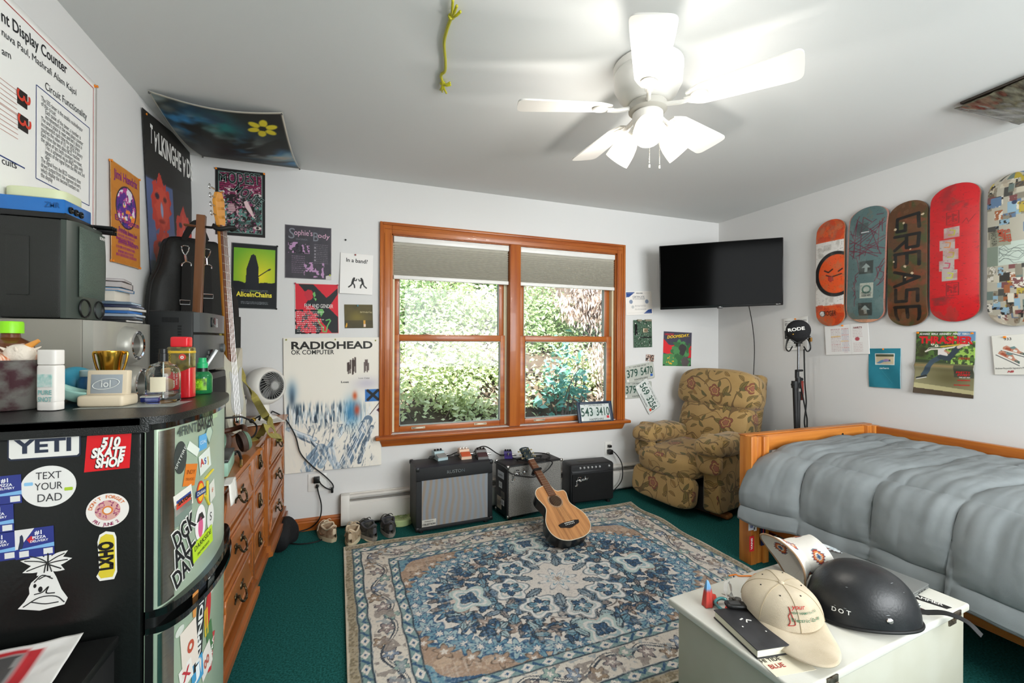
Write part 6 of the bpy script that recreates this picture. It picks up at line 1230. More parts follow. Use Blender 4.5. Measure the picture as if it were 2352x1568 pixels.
def place(name, lab, cat, x, y, z=TZ, rz=0, group=None): return thing(name, lab, cat, (x, y, z), rz, group)
for q, pts, c, tx in (((2126, 1377), [(-.055, -.018), (.05, -.018), (.06, .004), (-.045, .022)], '#1c1c1c', 'HAMMER'), ((2110, 1401), None, '#3a1c1a', None)):
    p = on(*q, 'z', TZ); b = MB(); b.prism(pts or [(.028*math.cos(2*PI*k/20), .02*math.sin(2*PI*k/20)) for k in range(20)], .0008); t = place('sticker', 'black and white lettered sticker on the trunk lid by the laptop' if tx else 'small dark round sticker on the trunk lid behind the helmet', 'sticker', p.x, p.y, TZ+.0002, -1.2); b.build('film', ink(c), t, 0)
    if tx: text(t, ink('#d8d6d0'), [(tx, 0, 0, .024, {'w': .08, 'b': .03})])
# laptop
lu = Vector((-.134, .991, 0)).normalized(); lw = Vector((-lu.y, lu.x, 0)); lp = thing('laptop', 'closed grey laptop with an oval sticker half under the helmet', 'laptop', M=frame(Vector((1.845, .886, TZ+.001)), lw, lu, Vector((0, 0, 1))))
LG_ = mat('laptop_grey', '#7e807e', .4, .35); MB().b2(0, .25, 0, .362, 0, .010, .004).build('base', LG_, lp); ld = MB().b2(.0, .25, .0, .362, .0105, .017, .003).build('lid', LG_, lp)
for k in range(3): MB().b2(.03+k*.02, .043+k*.02, -.0006, .003, .004, .0075).build('port', BLACK, lp, 0)
e = Cv(100, 44, 70, '#d9dfe2'); e.put(e.nz(.06, 3) > .5, '#b9c6cc'); e.put((e.Y > 24)*(e.nz(.1, 4) > .4), '#6a3028'); e.put((e.X > 70)*(e.nz(.1, 6) > .5), '#2e2a2a'); ang = lambda X, Y: ((X-50)/50, (Y-22)/22)
def disc(X, Y, a, b): u, v = (X-50)/50, (Y-22)/22; return a*u*np.sqrt(1-v*v/2), b*v*np.sqrt(1-u*u/2)
sp = on(1896, 1256, 'z', TZ+.018); lq = lp.matrix_world.inverted() @ sp
e.mesh('oval_sticker', lambda X, Y: (lq.x+disc(X, Y, .058, .024)[1], lq.y-disc(X, Y, .058, .024)[0], X*0+.0176), GLOSSY, lp)
# half helmet
hm = thing('half_helmet', 'scuffed matte black half helmet with DOT on its side', 'helmet', (1.478, .880, TZ), math.radians(-22)); hm.scale = (1, 1, .93)
def hshell(k):
    def f(u, v):
        a = 2*PI*u; ph = v*PI/2; rx, ry, rz = .150*k, .122*k, .150*k; z = rz*math.sin(ph)**.95 if v > 0 else 0; c = math.cos(ph)**.82 if v < 1 else 0
        return (rx*c*math.cos(a)*(1+.04*math.cos(a)), ry*c*math.sin(a), z+.012-.010*math.cos(2*a)*(1-v))
    return f
HB = mat('matte_black_shell', '#1c1d1f', .38, c2='#2a2b2d', vs=12, bump=.12, bs=160, spec=.5); MB().grid(hshell(1), 64, 24).build('shell', HB, hm, 60); MB().grid(hshell(.955), 48, 16).build('lining', mat('lining_black', '#0c0c0c', .9), hm, 60)
MB().tube([Vector(hshell(1)(k/48, 0)) for k in range(48)], .0055, 8, 2, closed=True).build('rim_trim', RUBBER, hm)
hp = lambda u, v, k=1.004: Vector(hshell(k)(u, v))
def onshell(u, v):
    p = hp(u, v); n = p-Vector((0, 0, .0)); n = Vector((p.x/.15**2, p.y/.122**2, p.z/.15**2)).normalized(); up = Vector((0, 0, 1)); r = up.cross(n).normalized(); return frame(p+n*.0006, r, n.cross(r), n)
for u, v, s in ((.74, .14, 1), (.95, .2, .6)): MB().lathe([(0, .004), (.007*s, .003), (.0085*s, 0)], 16, onshell(u, v)).build('rivet', CHROME, hm)
for u, ch in ((.585, 'D'), (.607, 'O'), (.629, 'T')): text(hm, WHITE, [(ch, 0, 0, .017, {'b': .015})], M=onshell(u, .17))
r = random.Random(4); b = MB()
for k in range(14): 
    u, v = r.uniform(.5, 1), r.uniform(.15, .8); m4 = onshell(u, v); l = r.uniform(.002, .008); b.add([m4 @ Vector(q) for q in ((-l, 0, .0004), (0, .0008, .0004), (l, .0004, .0004), (0, -.0008, .0004))], [(0, 1, 2, 3)])
b.build('scuffs', mat('scuff_grey', '#8f9294', .7), hm, 0)
MB().box((.150, -.015, .022), (.018, .022, .022), .004).cyl((.152, -.012, .03), (.162, -.012, .03), .006, n=10).build('buckle_mount', BLACK, hm)
MB().ribbon([(.150, -.015, .018), (.185, -.02, .02), (.225, -.035, .028), (.262, -.058, .018), (.285, -.078, -.012)], .017, .002, (-.2, -.3, 1)).build('chin_strap', mat('strap_black', '#161617', .6), hm)
# caps
def cap(lab, x, y, z, rz, mc, seam, dark=False):
    bl = .06 if dark else .112; t = place('baseball_cap', lab, 'cap', x, y, z, rz); R = .100
    def crown(u, v):
        a = 2*PI*u; ph = v*PI/2; c = math.cos(ph)**.7 if v < 1 else 0; rr = R*(1+.06*math.sin(a)); 
        z = .076*math.sin(ph)**.9*(1+.12*math.sin(-a)*math.cos(ph)) if v > 0 else 0
        dent = .012*math.exp(-((a-3.6)/.5)**2)*math.sin(PI*v)+.012*math.exp(-((a-5.6)/.35)**2)*math.sin(PI*v)+.006*math.sin(3*a+1)*math.sin(PI*v)
        return ((rr-dent)*c*math.cos(a)*.98, (rr-dent)*c*math.sin(a)*1.12, z+.012-dent*.4)
    MB().grid(crown, 60, 20).build('crown', mc, t, 70)
    def brim(u, v): a = PI+PI*u; w = .088; x0, y0 = w*math.cos(a)*.98, R*1.02*math.sin(a)*1.0; y1 = -bl*abs(math.sin(a))**.75; return (x0*(1+.02*v), y0*1.02+y1*v, .012-.022*v*(math.cos(a)**2)+.010*v*abs(math.sin(a))-.006*v)
    MB().grid(brim, 36, 12).build('brim', mc, t, 70, solid=.003)
    b = MB()
    for k in range(6): b.tube([Vector(crown(k/6+1/12, v/10))*1.004 for v in range(0, 11)], .0011, 5, 2)
    if not dark:
        for q in (.25, .4, .55, .7, .85): b.tube([Vector(brim(u/24, q))+Vector((0, 0, .0005)) for u in range(1, 24)], .0007, 4, 2)
    b.build('stitching', seam, t); MB().ball((0, 0, .089), (.008, .008, .005), 8).build('button', mc, t)
    for k in range(6): p = Vector(crown(k/6, .72))*1.004; MB().ball(p, (.0022, .0022, .0018), 5).build('eyelet', BLACK, t)
    return t, crown
cd = math.atan2(-.87, -.47)+PI/2
cap('black cap lying under the beige cap on the trunk', 1.247, .958, TZ+.002, cd+.06, mat('black_twill', '#232327', .85), mat('black_thread', '#101012', .8), True)
bc, crn = cap('worn beige cap with green and red lettering, brim toward the camera', 1.218, .938, TZ+.030, cd, mat('beige_twill', '#d2c4ad', .9, c2='#bdae95', vs=10, bump=.3, bs=500), mat('beige_thread', '#b0a084', .8))
bc.rotation_euler = (math.radians(5), math.radians(-4), cd); bc.scale = (1.06, 1.06, .98)
def oncap(u, v, up):
    e1, e2 = Vector(crn(u+.01, v))-Vector(crn(u-.01, v)), Vector(crn(u, v+.02))-Vector(crn(u, v-.02)); e1.normalize(); n = e1.cross(e2).normalized(); return frame(Vector(crn(u, v))+n*.002, e1, n.cross(e1), n)
def curved(st, u0, u1, v, sz, c, **k):
    for i, ch in enumerate(st):
        if ch != ' ': text(bc, c, [(ch, 0, 0, sz, {'b': .01, **k})], 'embroidery', M=oncap(u0+(u1-u0)*i/max(1, len(st)-1), v, 1))
curved('your', .735, .785, .50, .017, ink('#b8322e'), sh=.3); curved('NEW HAMPSHIRE', .722, .845, .38, .0080, ink('#2f6a48')); curved('Electric Co-op', .722, .845, .245, .0125, ink('#2f6a48'))
b = MB(); b.tube([Vector(crn(u, v))*1.012 for u, v in ((.70, .12), (.71, .2), (.705, .3), (.715, .38), (.712, .5), (.718, .4), (.722, .3), (.73, .16), (.70, .12))], .0010, 5, 3).build('embroidered_outline', ink('#b8322e'), bc)
# patterned bucket hat on its side
bh = thing('bucket_hat', 'white bucket hat with red and blue zigzag motifs behind the helmet', 'hat', M=T(1.475, 1.085, TZ+.080) @ RZ(math.radians(-25)) @ RY(math.radians(72)))
def hatc():
    c = Cv(200, 60, 240, '#e4e0d8')
    for x, y, s in ((14, 42, 1), (44, 20, .9), (74, 44, 1), (104, 18, .9), (134, 42, 1), (164, 20, 1), (190, 44, .9)):
        for w, h, col in ((15, 9, '#5f7480'), (13, 8, '#9c3a2c'), (10, 6, '#d98a4a'), (7, 4, '#e8ddd0'), (5, 3, '#3f5a78')):
            n = 6; P = [(x-w*s, y)]
            for k in range(n): P += [(x-w*s+(k+.5)*2*w*s/n, y+h*s*(1-abs(k+.5-n/2)/(n/2)*.8)+2), (x-w*s+(k+1)*2*w*s/n, y+h*s*(1-abs(k+1-n/2)/(n/2)*.8)-1)]
            P += [(px, 2*y-py) for px, py in reversed(P)]; c.poly(P, col)
    return c
hc = hatc(); DN = lambda X, Y: noise2(X*.5, Y, .08, 6, 2)-.5
def hatp(X, Y):
    a = 2*PI*X/200; v = Y/60; r = np.where(v < .42, .128-.046*(v/.42), .082-.010*(v-.42)/.58); z = np.where(v < .42, -.045+.045*(v/.42), .085*(v-.42)/.58)
    d = 1+.10*DN(X, Y); return r*np.cos(a)*d*.62, r*np.sin(a)*d*1.05, z+.012*np.sin(2*a)*(1-v)
hc.mesh('crown_and_brim', hatp, painted_mat('printed_cotton', .85, bump=.2), bh, solid=.002)
tc = Cv(200, 20, 120, '#e4e0d8'); tc.put((tc.nz(.06, 3) > .6)*1., '#9c3a2c'); tc.mesh('top', lambda X, Y: tuple(q*(1-Y/20) if i < 2 else q for i, q in enumerate(hatp(X, X*0+60))), PAPER, bh)
MB().tube([tuple(float(q) for q in hatp(np.array(200*k/40.), np.array(0.))) for k in range(40)], .0035, 6, 2, closed=True).build('brim_binding', mat('tan_suede', '#a5876a', .85), bh)
# notebook
nb = thing('notebook', 'black hardback notebook under the beige cap', 'notebook', (1.004, .842, TZ+.001), math.radians(-9)); 
MB().b2(.0, .135, .0, .176, .0, .003, .001).b2(.0, .135, .0, .176, .022, .025, .001).b2(.130, .135, .0, .176, .003, .022, .001).build('cover', mat('notebook_black', '#252527', .5, c2='#333336', vs=20), nb); MB().b2(.003, .130, .003, .173, .003, .022).build('pages', mat('page_edge', '#e2dec8', .8), nb, 0)
b = MB(); [b.box((x, y, .0253), (l, .004, .0006), R=(0, 0, a)) for x, y, l, a in ((.05, .12, .012, .3), (.068, .112, .014, -.5), (.058, .108, .01, 1), (.03, .09, .004, 0), (.08, .06, .003, 0))]; b.build('paint_flecks', WHITE, nb, 0)
# keys and small things
fn = place('rubber_claw', 'red and blue rubber claw charm standing at the trunk corner', 'charm', 1.068, 1.075, TZ, math.radians(35))
c = Cv(100, 100, 40, '#c5453c'); c.put(np.clip((c.Y-55)/14, 0, 1), '#6fa3cf')
def claw(X, Y):
    a = 2*PI*X/100; v = Y/100; r = .5*(1-v)**.55; f = 1+.10*np.cos(6*a); return .050*r*np.cos(a)*f-.012*v*v, .034*r*np.sin(a)*f, .082*v+.002
c.mesh('claw', claw, painted_mat('rubber_print', .45), fn); MB().box((.03, -.012, .007), (.05, .02, .012), .005, R=(0, 0, .3)).build('tab', mat('red_rubber', '#d23a2a', .4), fn)
kc = place('carabiner', 'teal and white carabiner holding a bunch of keys', 'carabiner', 1.098, 1.030, TZ)
MB().tube([(-.018, .028, .012), (.012, .036, .016), (.026, .02, .014), (.012, -.022, .010), (-.010, -.03, .008), (-.022, -.01, .010)], .005, 8, 6, closed=True).build('teal_ring', mat('teal_metal', '#5aa0a4', .3, .6), kc)
MB().ribbon([(.02, .01, .008), (.03, .03, .03), (.045, .045, .055), (.065, .05, .05), (.068, .045, .02), (.05, .03, .006)], .012, .002, lambda t: (math.cos(5*t), .3, math.sin(5*t)+.2)).build('white_loop', mat('white_webbing', '#dedcd6', .6), kc)
for k in range(4): a = .3+k*.45; MB().box((.045+.02*math.cos(a), .018+.018*math.sin(a), .006+.004*k), (.04, .010, .002), .0006, R=(.1*k, .2, a)).cyl((.03+.01*k, .012, .005+.004*k), (.03+.01*k, .012, .0075+.004*k), .010, n=14).build('key', STEEL, kc)
MB().ball((.005, -.008, .012), (.016, .012, .008), 10).build('red_fob', mat('red_rubber', '#d23a2a', .4), kc)
kf = place('key_fob', 'black car key remote resting on the notebook', 'key fob', 1.102, 1.000, TZ+.027, math.radians(-25)); MB().pillow((0, 0, .008), (.062, .034, .014), .5, .6, 12).build('shell', BLACK, kf); MB().b2(-.02, .012, -.009, .009, .0135, .0155, .001).build('buttons', mat('dark_grey', '#3a3a3a', .6), kf)
G_ = lambda x, y, z=.003: tuple(on(x, y, 'z', TZ+z)); cord('lanyard', 'thin orange cord lying across the far edge of the trunk lid', [G_(1674, 1322), G_(1690, 1319), (1.30, 1.165, TZ+.003), G_(1728, 1323), G_(1722, 1336), G_(1717, 1352)], .0025, mat('orange_cord', '#e0802a', .6), 'cord'); cord('lanyard', 'short orange cord end branching beside the beige cap', [G_(1722, 1330), G_(1732, 1320), G_(1738, 1317)], .0025, mat('orange_cord', '#e0802a', .6), 'cord')
p = on(1772, 1347, 'z', TZ); ph = place('wallet', 'flat black wallet behind the beige cap', 'wallet', p.x, p.y, TZ, .4); MB().b2(-.05, .05, -.035, .035, .0, .012, .004).build('leather', mat('wallet_black', '#1d1d20', .5), ph)
p = on(1800, 1520, 'z', TZ); cdp = place('card', 'printed paper card sticking out from under the beige cap', 'card', p.x, p.y, TZ+.0005, cd+.35); MB().b2(-.06, .06, -.04, .04, 0, .0006).build('paper', mat('card_cream', '#e4dcc6', .6), cdp, 0); text(cdp, ink('#a8322a'), [('BLUE', -.03, -.01, .02, {'b': .02})]); text(cdp, ink('#2a2622'), [('HI TIDE', -.03, .012, .018, {'b': .02})])
# ================================================================ dresser
CH = wood('cherry', '#8a4a1e', '#b56c2e', 1, vs=6, rough=.3, coat=.3); CHD = wood('cherry_dark', '#6a3414', '#8a4a20', 1, rough=.35, coat=.3); CHZ = wood('cherry_upright', '#8a4a1e', '#ad662c', 2, rough=.3, coat=.3)
BRASS = mat('aged_brass', '#6d5d44', .35, .9, c2='#3c3226', vs=60)
ds = thing('dresser', 'cherry wood dresser with carved drawer fronts along the left wall', 'dresser', (-.66, 2.42, 0)); od = Vector((-.66, 2.42, 0))
def dp(b, nm, m, s=40, parent=None): b.v = [tuple(Vector(v)-od) for v in b.v]; return b.build(nm, m, parent or ds, s)
dp(MB().b2(-.92, -.425, 1.645, 3.185, .14, .775, .003), 'carcass', CHD)
top = [(-.93, 1.63), (-.385, 1.63), (-.385, 2.215), (-.372, 2.232), (-.385, 2.25), (-.405, 2.262), (-.405, 2.58), (-.385, 2.60), (-.385, 3.2), (-.93, 3.2)]
dp(MB().prism(top, .012, T(0, 0, .788)), 'top', CH); dp(MB().prism([(x+(.008 if x < -.5 else -.008), y) for x, y in top], .018, T(0, 0, .770)), 'top_moulding', CH)
dp(MB().prism([(-.92, 1.64), (-.392, 1.64), (-.392, 2.25), (-.41, 2.26), (-.41, 2.59), (-.392, 2.60), (-.392, 3.19), (-.92, 3.19)], .035, T(0, 0, .165)).prism([(-.92, 1.635), (-.382, 1.635), (-.382, 2.25), (-.40, 2.26), (-.40, 2.59), (-.382, 2.60), (-.382, 3.195), (-.92, 3.195)], .025, T(0, 0, .14)), 'plinth', CH)
for y in (1.64, 2.225, 2.595, 3.165): dp(MB().b2(-.43, -.405, y, y+.03, .19, .775, .004), 'stile', CHZ)
for x in (-.9, -.44):
    for y in (1.68, 3.14): dp(MB().b2(x-.025, x+.025, y-.025, y+.025, 0, .145, .006), 'leg', CHD)
def bail(dr, x, y, z):
    b = MB()
    for s in (-1, 1):
        b.lathe([(0, .016), (.006, .015), (.007, .010), (.005, .006), (.013, .004), (.015, 0)], 14, T(x-od.x, y-od.y+s*.042, z-od.z) @ RY(PI/2)).box((x-od.x+.003, y-od.y+s*.058, z-od.z+.008), (.004, .022, .012), .002, R=(s*.6, 0, 0)).box((x-od.x+.003, y-od.y+s*.058, z-od.z-.010), (.004, .020, .010), .002, R=(-s*.5, 0, 0))
    o = Vector((x, y, z))-od
    b.tube([o+Vector(p) for p in ((.012, -.042, 0), (.018, -.040, -.016), (.024, -.022, -.030), (.026, -.008, -.026), (.027, 0, -.033), (.026, .008, -.026), (.024, .022, -.030), (.018, .040, -.016), (.012, .042, 0))], .0042, 8, 5)
    b.build('bail_handle', BRASS, dr)
def ring(dr, x, y, z):
    o = Vector((x, y, z))-od; b = MB().tube([o+Vector((.004, .016*math.cos(a), .034*math.sin(a))) for a in [2*PI*k/16 for k in range(16)]], .0042, 8, 3, closed=True).lathe([(0, .014), (.007, .012), (.008, .004), (.010, 0)], 14, T(*o) @ RY(PI/2)).tube([o+Vector((.012, .012*math.cos(a), -.012+.014*math.sin(a))) for a in [2*PI*k/14 for k in range(14)]], .003, 6, 2, closed=True); b.build('ring_pull', BRASS, dr)
for (y0, y1, X, kind) in ((1.675, 2.22, -.408, 0), (2.262, 2.590, -.422, 1), (2.63, 3.16, -.408, 0)):
    for zc in (.685, .495, .305):
        z0, z1 = zc-.088, zc+.088; dr = dp(MB().b2(X-.02, X, y0, y1, z0, z1, .003), 'drawer', CH)
        i = .022; f = MB()
        w, h = y1-y0-2*i, z1-z0-2*i; cy, cz = (y0+y1)/2, zc; n = 10; s = .06 if not kind else .03
        pts = [(-w/2, -h/2), (w/2, -h/2)]+[(w/2-s*(1-math.cos(PI*k/n))*.5-(.015 if 2 < k < 8 else 0), -h/2+h*k/n) for k in range(1, n)]+[(w/2-s, h/2), (-w/2+s, h/2)]+[(-w/2+s*(1-math.cos(PI*k/n))*.5+(.015 if 2 < k < 8 else 0), -h/2+h*k/n) for k in range(n-1, 0, -1)]
        m4 = frame(Vector((X, cy, cz)), Vector((0, 1, 0)), Vector((0, 0, 1)), Vector((1, 0, 0)))
        f.prism([(a*.96, b*.94) for a, b in pts], .004, m4); dp(f, 'raised_panel', CH, 40, None).parent = dr
        g = MB().tube([m4 @ Vector((a, b, .003)) for a, b in pts], .0055, 8, 0, closed=True); dp(g, 'carved_moulding', CHZ, 50).parent = dr
        (bail if not kind else ring)(dr, X+.004, cy, zc+.005)
bk = thing('cloth_bag', 'black cloth bag on the carpet under the end of the dresser', 'bag', (-.395, 3.02, 0)); MB().pillow((0, 0, .085), (.15, .20, .17), .8, .8, 20, None, lambda v: Vector((v.x+.02*math.sin(v.y*40), v.y, v.z+.012*math.sin(v.x*50+v.y*30)))).build('bag', mat('black_cloth', '#121214', .8, bump=.5, bs=80), bk, 180)

# ================================================================ refrigerator
fr = thing('refrigerator', 'black two-door mini refrigerator covered in stickers in the left foreground', 'refrigerator', (-.66, 1.37, 0)); of = Vector((-.66, 1.37, 0)); FZ = 1.12; FYF = 1.13
FB = mat('fridge_black', '#121413', .3, bump=.12, bs=140, spec=.5); FT = mat('fridge_top', '#1b1c1b', .28, bump=.35, bs=420)
def fp(b, nm, m, s=40, parent=None): b.v = [tuple(Vector(v)-of) for v in b.v]; return b.build(nm, m, parent or fr, s)
fp(MB().b2(-.925, -.412, FYF, 1.605, .02, 1.09, .008), 'cabinet', FB)
DPROF = [(-.405, 1.133), (-.386, 1.136), (-.376, 1.150), (-.366, 1.18), (-.352, 1.235), (-.343, 1.29), (-.339, 1.35), (-.340, 1.41), (-.345, 1.47), (-.356, 1.53), (-.372, 1.58), (-.386, 1.60), (-.405, 1.603)]
DP = [(v.x, v.y) for v in spline([(x, y, 0) for x, y in DPROF], 5)]
tp_ = [(-.935, 1.12), (-.412, 1.12), (-.39, 1.125), (-.36, 1.15)]+[(x+.012, y) for x, y in DP[20:-8]]+[(-.40, 1.612), (-.935, 1.612)]
fp(MB().prism([p if p[0] < -.40 else (-.398, min(max(p[1], 1.122), 1.611)) for p in tp_], .030, T(0, 0, FZ-.032)).prism(tp_, .014, T(0, 0, FZ-.016)).prism([(x*.997-.002, y) for x, y in tp_], .004, T(0, 0, FZ-.004)), 'top', FT)
fp(MB().b2(-.410, -.402, 1.145, 1.59, .05, 1.07), 'gasket', RUBBER)
MINT = mat('mint_metal', '#a9bfa6', .28, .35, c2='#b9cbb4', vs=3); SST = mat('door_steel', '#a5a39b', .22, 1, c2='#b9b7ae', vs=40, stretch=(1, 1, 30))
def door(z0, z1):
    i1 = next(k for k, p in enumerate(DP) if p[1] > 1.172)
    d = fp(MB().prism(DP+[(-.408, 1.603), (-.408, 1.133)], z1-z0, T(0, 0, z0)), 'door', MINT, 50)
    b = MB(); q = [p for p in DP if 1.135 < p[1] < 1.176]; b.add([(x+.0012, y-.0012, z) for z in (z0+.006, z1-.004) for x, y in q], [(k, k+1, k+1+len(q), k+len(q)) for k in range(len(q)-1)]); fp(b, 'steel_edge', SST, 60).parent = d
    b = MB().prism([(-.405, 1.130), (-.392, 1.132), (-.392, 1.1345), (-.405, 1.134)], z1-z0, T(0, 0, z0)); fp(b, 'edge_trim', BLACK).parent = d; return d
D1 = door(.705, 1.090); D2 = door(.05, .655)
def strip(z0, z1, off, nm, m):
    n = len(DP); b = MB(); o = [(x+off*max(.15, min(1, (k/n)*4)), y) for k, (x, y) in enumerate(DP)]; b.prism(o+[(-.405, 1.603), (-.405, 1.130)], z1-z0, T(0, 0, z0)); return fp(b, nm, m, 50)
strip(.690, .706, .016, 'upper_grip', mat('gloss_black', '#0d0f0e', .08, coat=.5)); strip(.655, .668, .020, 'lower_grip', mat('gloss_black', '#0d0f0e', .08, coat=.5)); strip(.668, .690, -.012, 'grip_recess', mat('recess_black', '#060606', .5))
strip(1.090, 1.103, .004, 'door_cap', mat('gloss_black', '#0d0f0e', .08, coat=.5))
cl = np.cumsum([0]+[math.dist(a, b) for a, b in zip(DP, DP[1:])]); PX, PYY = np.array([p[0] for p in DP]), np.array([p[1] for p in DP])
def dpt(px, py):
    """point of the curved door seen along a photographed direction"""
    for k in range(len(DP)-1, 0, -1):
        a, b = DP[k-1], DP[k]; q = on(px, py, 'y', b[1]); q0 = on(px, py, 'y', a[1])
        if q0.x >= a[0]-1e-9 and q.x <= b[0]+1e-9 or (q0.x-a[0])*(q.x-b[0]) <= 0: return b[1], on(px, py, 'y', (a[1]+b[1])/2).z
    return 1.5, on(px, py, 'x', -.35).z
def dface(y, z, lift=.0):
    x = float(np.interp(y, PYY, PX)); k = int(np.searchsorted(PYY, y)); k = min(max(k, 1), len(DP)-1); u = Vector((DP[k][0]-DP[k-1][0], DP[k][1]-DP[k-1][1], 0)).normalized(); return frame(Vector((x, y, z))-of+Vector((u.y, -u.x, 0))*(.0012+lift), u, Vector((0, 0, 1)), Vector((u.y, -u.x, 0)))
def dstick(px, py, w, h, col, items=(), rot=0, shape=0, lift=0, door=None):
    y, z = dpt(px, py); door = door or (D1 if z > .68 else D2); b = MB(); n = 8
    if shape == 1: pts = [(w/2*math.cos(a), h/2*math.sin(a)) for a in [2*PI*k/24 for k in range(24)]]
    elif hasattr(shape, '__len__'): pts = [(x*w, yy*h) for x, yy in shape]
    else: pts = [(-w/2, -h/2), (w/2, -h/2), (w/2, h/2), (-w/2, h/2)]
    m4 = dface(y, z, lift) @ RZ(rot); b.prism(pts, .0006, m4); s = b.build('sticker', ink(col, .35), door, 0)
    for c, it in items: text(s, ink(c), it, M=m4)
    return s
K = '#1c1d1f'
def word(px, py, h, col, st, w, rot=0, b=.02, door=None, **k):
    y, z = dpt(px, py); text(door or (D1 if z > .68 else D2), ink(col), [(st, 0, 0, h/.72, {'w': w, 'b': b, **k})], 'sticker_lettering', M=dface(y, z, .0004+k.get('dz', 0)) @ RZ(rot))
word(428, 988, .022, '#4a5450', '4FRNT', .07); word(466, 972, .034, '#22262a', 'BAKER', .085); dstick(494, 955, .03, .03, '#9cc4c8', shape=1); dstick(488, 948, .05, .03, '#a9c49a')
dstick(462, 1016, .04, .038, '#58a6d8', (('#e9f4fa', [('COAL', 0, 0, .012)]),)); dstick(475, 995, .05, .06, '#5f7a70', shape=[(0, .5), (.5, 0), (0, -.5), (-.5, 0)]); dstick(475, 995, .04, .048, '#b3c7b4', shape=[(0, .5), (.5, 0), (0, -.5), (-.5, 0)], lift=.0006)
dstick(407, 1052, .042, .074, '#3c4240', (('#d6d9d2', [('SPITFIRE', 0, 0, .012, {'w': .055, 'r': .9})]),), shape=1); dstick(430, 1092, .045, .05, '#d97a2a', (('#8a4416', [('INDY', 0, .006, .014), ('TRUCKS', 0, -.010, .009)]),), rot=-.25); dstick(442, 1032, .05, .02, '#dfe6da', rot=-.6)
dstick(467, 1060, .06, .05, '#dfe6dc', (('#c23a3a', [('A', -.017, .004, .026, {'b': .03})]), ('#3a5aa8', [('S', .0, .0, .022, {'b': .03})]), ('#d6b23a', [('J', .015, -.004, .022, {'b': .03})])), rot=.2); dstick(490, 1063, .035, .04, '#5c5a4a', (('#c9c4ac', [('III', 0, 0, .02)]),)); word(492, 1030, .03, '#c8474c', 'JUNE', .05, rot=1.2)
dstick(415, 1150, .062, .048, '#e6e2d8', (('#1a1a1a', [('SATORI', .002, 0, .012, {'w': .045, 'b': .03, 'dz': .0012})]),), rot=.15); 
for k, c in enumerate(('#3b4a8c', '#c8502c', '#d2473a')):
    dstick(415, 1147+k*7-3, .05, .006, c, rot=.15, lift=.0007)
dstick(454, 1132, .034, .056, '#d9482a', shape=1); dstick(454, 1132, .026, .044, '#e9b42c', shape=1, lift=.0006); dstick(454, 1132, .046, .016, '#2a3c74', (('#f2f2ee', [('Dickies', 0, 0, .013, {'w': .038})]),), lift=.0012)
for a, b2 in (((468, 1100), (484, 1080)), ((472, 1105), (472, 1150)), ((468, 1140), (474, 1160))):
    y0, z0 = dpt(*a); y1, z1 = dpt(*b2); p, q = (dface(y, z, .0015).translation for y, z in ((y0, z0), (y1, z1))); MB().tube([p, (p+q)/2, q], .003, 6, 2).build('paint_stroke', ink('#d8c43a'), D1)
dstick(490, 1092, .05, .016, '#33383c', rot=.8); dstick(483, 1128, .035, .05, '#dfe0d4', (('#d9622c', [('*', 0, -.004, .03)]),), rot=.2); dstick(418, 1178, .06, .05, '#7a8a80')
dstick(455, 1202, .05, .088, '#eeeae8', shape=1); dstick(456, 1212, .022, .05, '#d8628c', shape=1, lift=.0006); dstick(456, 1188, .036, .018, '#33302f', shape=[(-.5, -.5), (.5, -.5), (.2, .5), (-.2, .5)], lift=.0006); dstick(481, 1188, .045, .07, '#e6e6e0', (('#2c2c2c', [('S', 0, 0, .03)]),), shape=1); dstick(492, 1208, .025, .04, '#e2c84a', shape=1)
for k, (st, px, py, w) in enumerate((('DGK', 415, 1222, .075), ('ALL', 414, 1265, .075), ('DAY', 412, 1312, .075))):
    word(px, py, .042, '#eceae4', st, w*1.08, .38, .07, D1); word(px, py, .042, K, st, w, .38, .02, D1, dz=.0008)
dstick(459, 1250, .10, .045, '#b9dc2c', (('#1d1f1c', [('DARKSIDE', 0, .008, .018, {'w': .085}), ('SNOWBOARDS', 0, -.012, .010, {'w': .06})]),), rot=.12, lift=.001)
for q in ((442, 1378, .03, .09, '#d9924a', 0, [(-.3, .5), (.3, .4), (.5, 0), (.2, -.1), (.1, -.5), (-.3, -.45), (-.4, 0)], None), (455, 1440, .036, .20, '#23282a', -.12, 0, ('#e2e4e0', 'RIPNDIP', .17)), (476, 1400, .03, .10, '#c3262a', -.15, 1, None), (432, 1490, .06, .11, '#e4d8cc', .1, 0, ('#b8503a', 'o', .03)), (478, 1470, .035, .09, '#4a7a4c', .2, 0, None), (468, 1432, .02, .07, '#d2b42c', .1, 0, None), (489, 1460, .03, .05, '#ece9e4', 0, 0, ('#b8303a', '3', .02)), (484, 1498, .022, .09, '#c8303a', -.3, 0, ('#ece6e2', 'SUPRA', .07)), (447, 1545, .05, .06, '#3f98c8', .1, 0, ('#e9f0f2', 'J', .03)), (420, 1553, .045, .05, '#e6e3dc', .2, 0, ('#b8303a', 'X', .03)), (497, 1300, .03, .07, '#2f8a58', 0, 0, ('#d9ecd9', 'Z', .03)), (484, 1330, .045, .07, '#d6dad2', .2, 0, ('#2a2c2c', 'ROME', .05)), (495, 1385, .02, .05, '#7a2a34', 0, 1, None), (470, 1520, .06, .07, '#e8e2da', .3, 0, ('#b85a4a', 'oo', .03)), (496, 1420, .02, .03, '#b9c2b4', 0, 0, None), (410, 1452, .03, .02, '#cdd2c8', .3, 1, None)):
    px, py, w, h, c, r, shp, tx = q; dstick(px, py, w, h, c, ((tx[0], [(tx[1], 0, 0, w*.8, {'w': tx[2], 'r': PI/2 if h > w*1.6 else 0, 'b': .03})]),) if tx else (), r, shp, door=D2)
